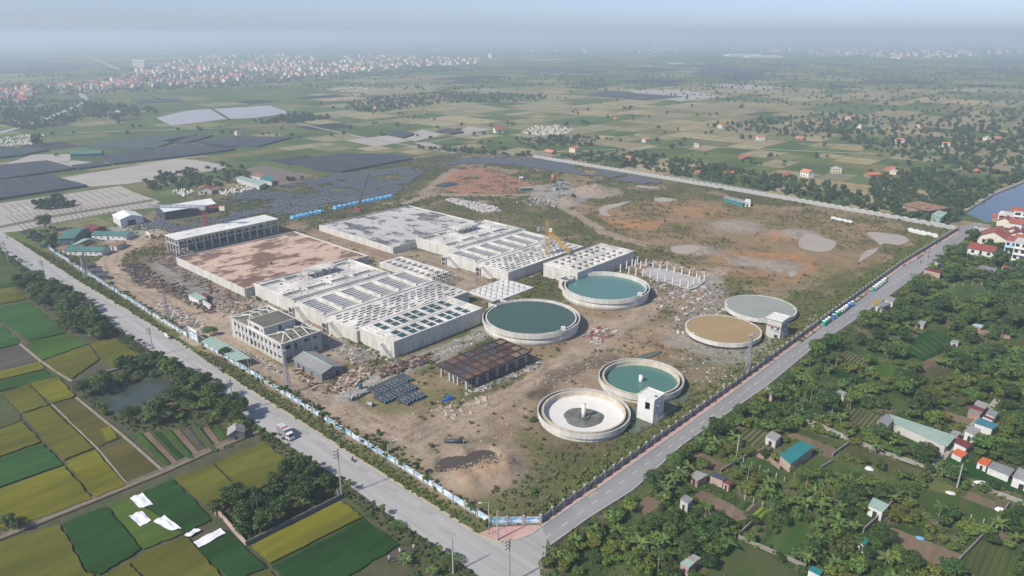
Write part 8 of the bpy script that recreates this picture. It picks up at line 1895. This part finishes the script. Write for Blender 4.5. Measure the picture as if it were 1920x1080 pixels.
mass([(1300, 235), (1560, 212), (1700, 222), (1925, 205), (1925, 330), (1800, 325), (1690, 300), (1560, 262), (1400, 252)], 850, 5); mass([(1620, 345), (1680, 320), (1760, 318), (1836, 345), (1805, 398), (1790, 425), (1700, 400), (1640, 378)], 520, 6)
mass([(1050, 292), (1180, 283), (1300, 305), (1420, 325), (1560, 345), (1640, 378), (1760, 420), (1640, 398), (1400, 352), (1200, 318), (1060, 300)], 520, 7); mass([(1240, 178), (1400, 170), (1560, 165), (1925, 160), (1925, 205), (1700, 215), (1500, 200), (1300, 190)], 260, 8)
mass([(760, 275), (820, 278), (900, 285), (1000, 292), (960, 298), (860, 288)], 90, 9); mass([(270, 335), (330, 322), (430, 310), (500, 330), (430, 350), (330, 358), (280, 360)], 140, 10); mass([(62, 382), (110, 368), (142, 385), (110, 396), (70, 392)], 60, 11); mass([(480, 345), (560, 335), (600, 340), (470, 362), (400, 372)], 90, 12); mass([(960, 262), (1050, 255), (1150, 262), (1100, 275), (980, 275)], 120, 13)
mass([(1840, 350), (1925, 318), (1925, 334), (1858, 364), (1806, 396), (1790, 400)], 90, 14); mass([(85, 165), (250, 140), (640, 138), (900, 120), (900, 130), (640, 150), (300, 172), (90, 180)], 900, 15); mass([(1290, 105), (1500, 103), (1920, 112), (1920, 150), (1600, 158), (1290, 140)], 650, 16)
m1 = lambda x, y: fbm(x / 55, y / 5, 140, 4) > .53
FP.append(sample_px([(-20, 78), (1940, 78), (1940, 170), (-20, 170)], 3600, 17, m1))
m2 = lambda x, y: fbm(x / 60, y / 5, 150, 4) > .63
FP.append(sample_px([(-20, 170), (1940, 170), (1940, 345), (1000, 290), (700, 260), (-20, 260)], 260, 18, m2))
mass([(1840, 500), (1940, 470), (1940, 640), (1860, 600)], 90, 19)
FP = np.concatenate(FP); FP = FP[~inpoly(FP[:, 0], FP[:, 1], SITE_POLY)]
for px in ([(292, 221), (355, 207), (505, 198), (545, 212), (480, 222), (320, 237)], [(1808, 398), (1858, 366), (1935, 336), (2100, 340), (2100, 430), (1850, 418)]): FP = FP[~inpoly(FP[:, 0], FP[:, 1], gp(px))]
Dd = np.hypot(FP[:, 0], FP[:, 1]); nearm = Dd < 900
scatter('wood', [(x, y, 0) for x, y in FP[nearm][::2]], far0, .45, .95, 11); scatter('wood', [(x, y, 0) for x, y in FP[nearm][1::2]], far1, .45, .95, 12)
scatter('far_wood', [(x, y, 0) for x, y in FP[~nearm]], far0, .5, 1.05, 13, zscale=(.75, 1.3)); print('far trees', len(FP))
# -------------------------------------------------------------- villages
def vhouse(seed, wm, rm, w, d, h, red):
    b = MB(); b.box(0, w, 0, d, 0, h); b.cur = 1
    if red: b.add([(-.4, -.4, h), (w + .4, -.4, h), (w + .4, d + .4, h), (-.4, d + .4, h), (-.4, d / 2, h + 2.6), (w + .4, d / 2, h + 2.6)], [(0, 1, 5, 4), (2, 3, 4, 5), (0, 4, 3), (1, 2, 5)])
    else: b.box(-.3, w + .3, -.3, d + .3, h, h + .4); b.box(w * .2, w * .6, d * .2, d * .6, h + .4, h + 2.6)
    b.cur = 2
    for k in range(int(h / 3.3)):
        for j in range(3): x = .8 + j * (w - 1.2) / 3; b.box(x, x + w / 6, -.05, 0, 1 + k * 3.3, 2.4 + k * 3.3); b.box(-.05, 0, .8 + j * (d - 1.2) / 3, .8 + j * (d - 1.2) / 3 + d / 6, 1 + k * 3.3, 2.4 + k * 3.3)
    me_ = b.mesh('village_house'); 
    for m in (wm, rm, GLASS): me_.materials.append(m)
    me_.polygons.foreach_set('material_index', b.m); return me_
VR = mat('village_red_roof', (.50, .19, .11), (.40, .15, .09), scale=.5, rough=.85, rnd=.2); VW = mat('village_wall', (.70, .67, .61), (.60, .57, .52), scale=.3, rough=.85, rnd=.15); VY = mat('village_cream', (.66, .55, .38), (.58, .48, .34), scale=.3, rough=.85, rnd=.15)
VH = [vhouse(0, VW, VR, 9, 7, 6.6, True), vhouse(1, VW, CONC_PALE, 7, 9, 9.9, False), vhouse(2, VY, VR, 10, 7, 6.6, True), vhouse(3, VW, VR, 6, 11, 9.9, True), vhouse(4, VW, WALL_W, 8, 8, 13.2, False), vhouse(5, WALL_BRICK, VR, 11, 7, 3.6, True), vhouse(6, VY, CONC_PALE, 9, 8, 6.6, False)]
VLAB = ['two storey white house with red roof', 'three storey white house with flat roof', 'cream house with red roof', 'narrow white house with red roof', 'tall white house with flat roof', 'low brick house with red roof', 'cream house with flat roof']
VILL = [([(85, 163), (200, 152), (250, 137), (330, 117), (420, 97), (560, 105), (640, 116), (640, 140), (500, 150), (330, 162), (190, 170), (90, 171)], 480, 'in the village beyond the pale pond', 'beyond'), ([(-10, 168), (55, 166), (85, 180), (40, 194), (-10, 196)], 34, 'in the hamlet among trees by the canal', 'hamlet'), ([(640, 104), (760, 106), (900, 110), (900, 120), (760, 126), (640, 140)], 170, 'in the village row beyond the dark nets', 'row'), ([(790, 88), (1000, 80), (1280, 86), (1280, 100), (1000, 98), (800, 97)], 150, 'in the distant town in the haze', 'distant'), ([(1280, 88), (1500, 83), (1640, 84), (1830, 88), (1840, 106), (1700, 112), (1600, 104), (1500, 101), (1400, 95)], 330, 'in the town before the river', 'river'), ([(0, 88), (70, 85), (420, 70), (640, 74), (640, 85), (300, 92), (90, 98)], 90, 'in the faint far suburb', 'suburb'), ([(1840, 95), (1925, 90), (1925, 98), (1850, 104)], 24, 'at the river bank', 'bank')]
ind = []; far = []
for poly, n, where, key in VILL:
    pts = sample_px(poly, n, len(where)); 
    for x, y in pts: (ind if len(ind) < 4000 else far).append((x, y, where, key))
ind.sort(key=lambda q: math.hypot(q[0], q[1])); far = ind[290:]; ind = ind[:290]
rr = random.Random(9)
for x, y, where, key in ind:
    k = rr.choices(range(7), [5, 1.5, 3, 4, .6, 2, 1])[0]; o = link('village_house', VH[k], None, (x, y, 0)); s = rr.uniform(.8, 1.3); o.scale = (s, s, rr.uniform(.8, 1.1)); o.rotation_euler = (0, 0, rr.choice((0, 1.57, 3.14, 4.71)) + rr.uniform(.3, 1.1)); tag(o, VLAB[k] + ' ' + where, 'house', 'houses %s %d' % (key, k))
b = MB()
for x, y, where, key in far:
    s = rr.uniform(.9, 1.7); w, d, h = s * rr.uniform(7, 11), s * rr.uniform(6, 9), rr.choice((4, 6, 7, 10)); a = rr.uniform(0, 3.14); c, n_ = math.cos(a), math.sin(a); f = lambda X, Y, Z: (x + X * c - Y * n_, y + X * n_ + Y * c, Z); b.cur = rr.choice((0, 0, 2))
    b.add([f(*q) for q in ((0, 0, 0), (w, 0, 0), (w, d, 0), (0, d, 0), (0, 0, h), (w, 0, h), (w, d, h), (0, d, h))], [(0, 1, 5, 4), (1, 2, 6, 5), (2, 3, 7, 6), (3, 0, 4, 7), (4, 5, 6, 7)]); b.cur = 1
    if rr.random() < .8: b.add([f(*q) for q in ((-.5, -.5, h), (w + .5, -.5, h), (w + .5, d + .5, h), (-.5, d + .5, h), (-.5, d / 2, h + 3), (w + .5, d / 2, h + 3))], [(0, 1, 5, 4), (2, 3, 4, 5), (0, 4, 3), (1, 2, 5)])
tag(b.build('distant_town', [VW, VR, VY]), kind='stuff')
# landmark buildings far off
def block(px, rz, Lx, Ly, H_, wm, rm, label, name='factory', cat='building', rh=0):
    return gable_house(name, P2(*px), rz, Lx, Ly, H_, rh or 3, label, cat, wm, rm, 'x', 1.0)
block((1368, 106), .12, 190, 90, 9, WALL_CREAM, ROOF_WHITE, 'large white factory hall standing before the river town'); block((1404, 108.5), .1, 190, 80, 8, WALL_CREAM, ROOF_WHITE, 'lower white factory hall beside the larger one'); block((921, 109), .6, 26, 30, 22, mat('lime_wall', (.55, .62, .35), (.5, .56, .32), rough=.8), ROOF_PALEG, 'bright lime coloured building in the distant village'); block((250, 127), .1, 42, 20, 24, WALL_W, WALL_W, 'pale tall block standing alone beside the village'); block((1255, 120), .05, 60, 18, 6, WALL_CREAM, ROOF_TEAL, 'low green roofed hall in the far fields'); block((133, 297), .25, 28, 12, 4.5, ROOF_GREEN, ROOF_GREEN, 'long green shed between the dark nets', 'field_shed', 'shed', 2)
gable_house('pagoda', P2(929, 250), .4, 12, 9, 5, 3, 'cream hall with red roof at the graveyard', 'temple', WALL_CREAM, ROOF_RED, 'x', .8, [('f', 'door', 5, 0, 2, 3)]); gable_house('red_roofed_house', P2(372, 366), .3, 10, 8, 4.5, 2.2, 'cream house with a bright red roof behind the long barn', 'house', WALL_CREAM, ROOF_RED, 'y', .6, [('f', 'window', 2, 1.2, 1.4, 1.4), ('f', 'door', 5, 0, 1.4, 2.3)])
quad_shed('workshop', 'long pale green workshop roof with rust beyond the pipe yard', 'shed', [(441, 333), (487, 349), (500, 342), (452, 330)], 4.0, CONC_PALE, ROOF_PALEG); quad_shed('workshop', 'teal workshop roof behind the long pale green one', 'shed', [(487, 336), (510, 341), (513, 333), (492, 328)], 4.0, CONC_PALE, ROOF_TEAL); quad_shed('workshop', 'yellowish workshop roof between the green ones', 'shed', [(468, 329), (492, 332), (497, 326), (476, 323)], 4.2, CONC_PALE, ROOF_RUST)
sheet('ploughed_field', [(455, 317), (500, 310), (595, 335), (545, 342), (520, 338)], mat('ploughed', (.17, .135, .115), (.13, .105, .09), scale=.1, coord='World', rough=1), .1)
# scattered farmhouses beyond the wall
fl = [(1318, 325), (1360, 328), (1470, 328), (1668, 318), (1672, 325), (1190, 300), (1570, 225), (1585, 225), (1345, 240), (1500, 330), (1210, 268), (1395, 300), (1640, 330), (1560, 325), (1690, 268), (1780, 275), (1610, 240), (1300, 275), (1075, 283), (1020, 288), (700, 203), (710, 205), (230, 214), (440, 253), (870, 100), (1840, 325), (1850, 262), (1730, 240), (1880, 262), (1430, 262), (1160, 225), (1490, 262)]
rr = random.Random(12)
for i, q in enumerate(fl):
    k = rr.choice((0, 2, 5, 5, 6, 0)); p = P2(*q); o = link('farmhouse', VH[k], None, (p[0], p[1], 0)); s = rr.uniform(.7, 1.05); o.scale = (s, s, s * .7); o.rotation_euler = (0, 0, rr.uniform(0, 6.28)); tag(o, VLAB[k] + ' standing among the far fields and hedges', 'farmhouse', 'farmhouses %d' % k)
quad_shed('rusty_long_roof', 'long rusty sheet roof among the trees beyond the far wall', 'shed', [(1690, 383), (1740, 396), (1782, 390), (1722, 377)], 5, WALL_BRICK, ROOF_RUST); quad_shed('green_gable_shed', 'pale green shed near the corner of the far wall', 'shed', [(1746, 402), (1764, 409), (1777, 399), (1760, 394)], 4.5, ROOF_PALEG, ROOF_PALEG); quad_shed('wall_shed', 'teal sided shed inside the far wall', 'shed', [(1355, 371), (1395, 381), (1400, 376), (1360, 367)], 3, ROOF_TEAL, ROOF_ASB); quad_shed('wall_shed', 'small white shed beside the teal sided one', 'shed', [(1396, 379), (1408, 380), (1407, 374), (1398, 373)], 3.4, WALL_W, ROOF_WHITE)
# graves
def graves(poly, n, seed, nm):
    b = MB(); rr_ = random.Random(seed)
    for x, y in sample_px(poly, n, seed): h = rr_.uniform(.8, 2.2); w = rr_.uniform(.6, 1.4); b.cur = rr_.choice((0, 0, 1)); b.box(x, x + w, y, y + w * 1.5, 0, h * .5); b.box(x, x + w, y + w, y + w * 1.4, h * .5, h)
    return tag(b.build(nm, [WHITEP, WALL_CREAM]), kind='stuff')
graves([(975, 250), (1000, 237), (1040, 235), (1085, 243), (1050, 254), (1000, 254)], 260, 1, 'graveyard'); graves([(-5, 262), (40, 254), (82, 254), (70, 270), (0, 276)], 170, 2, 'graveyard'); graves([(405, 362), (440, 352), (490, 350), (470, 358), (420, 367)], 90, 3, 'graveyard'); graves([(600, 172), (640, 165), (700, 155), (710, 165), (650, 176)], 140, 4, 'graveyard'); graves([(320, 362), (345, 355), (365, 362), (340, 370)], 30, 5, 'graveyard')
# ================================================================== haze: one closed box of pale air
hz = bpy.data.materials.new('haze_air'); hz.use_nodes = True
hn = hz.node_tree.nodes; hn.remove(hn['Principled BSDF'])
pv = hn.new('ShaderNodeVolumePrincipled')
pv.inputs['Color'].default_value = (0.79, 0.905, 1.0, 1); pv.inputs['Density'].default_value = 2.9e-4; pv.inputs['Anisotropy'].default_value = 0.2
hz.node_tree.links.new(pv.outputs[0], hn['Material Output'].inputs['Volume'])
tag(MB().box(-GN - 50, GN + 50, -GN - 50, GN + 50, -1.0, CAM_H + 24).build('haze', hz), kind='stuff')
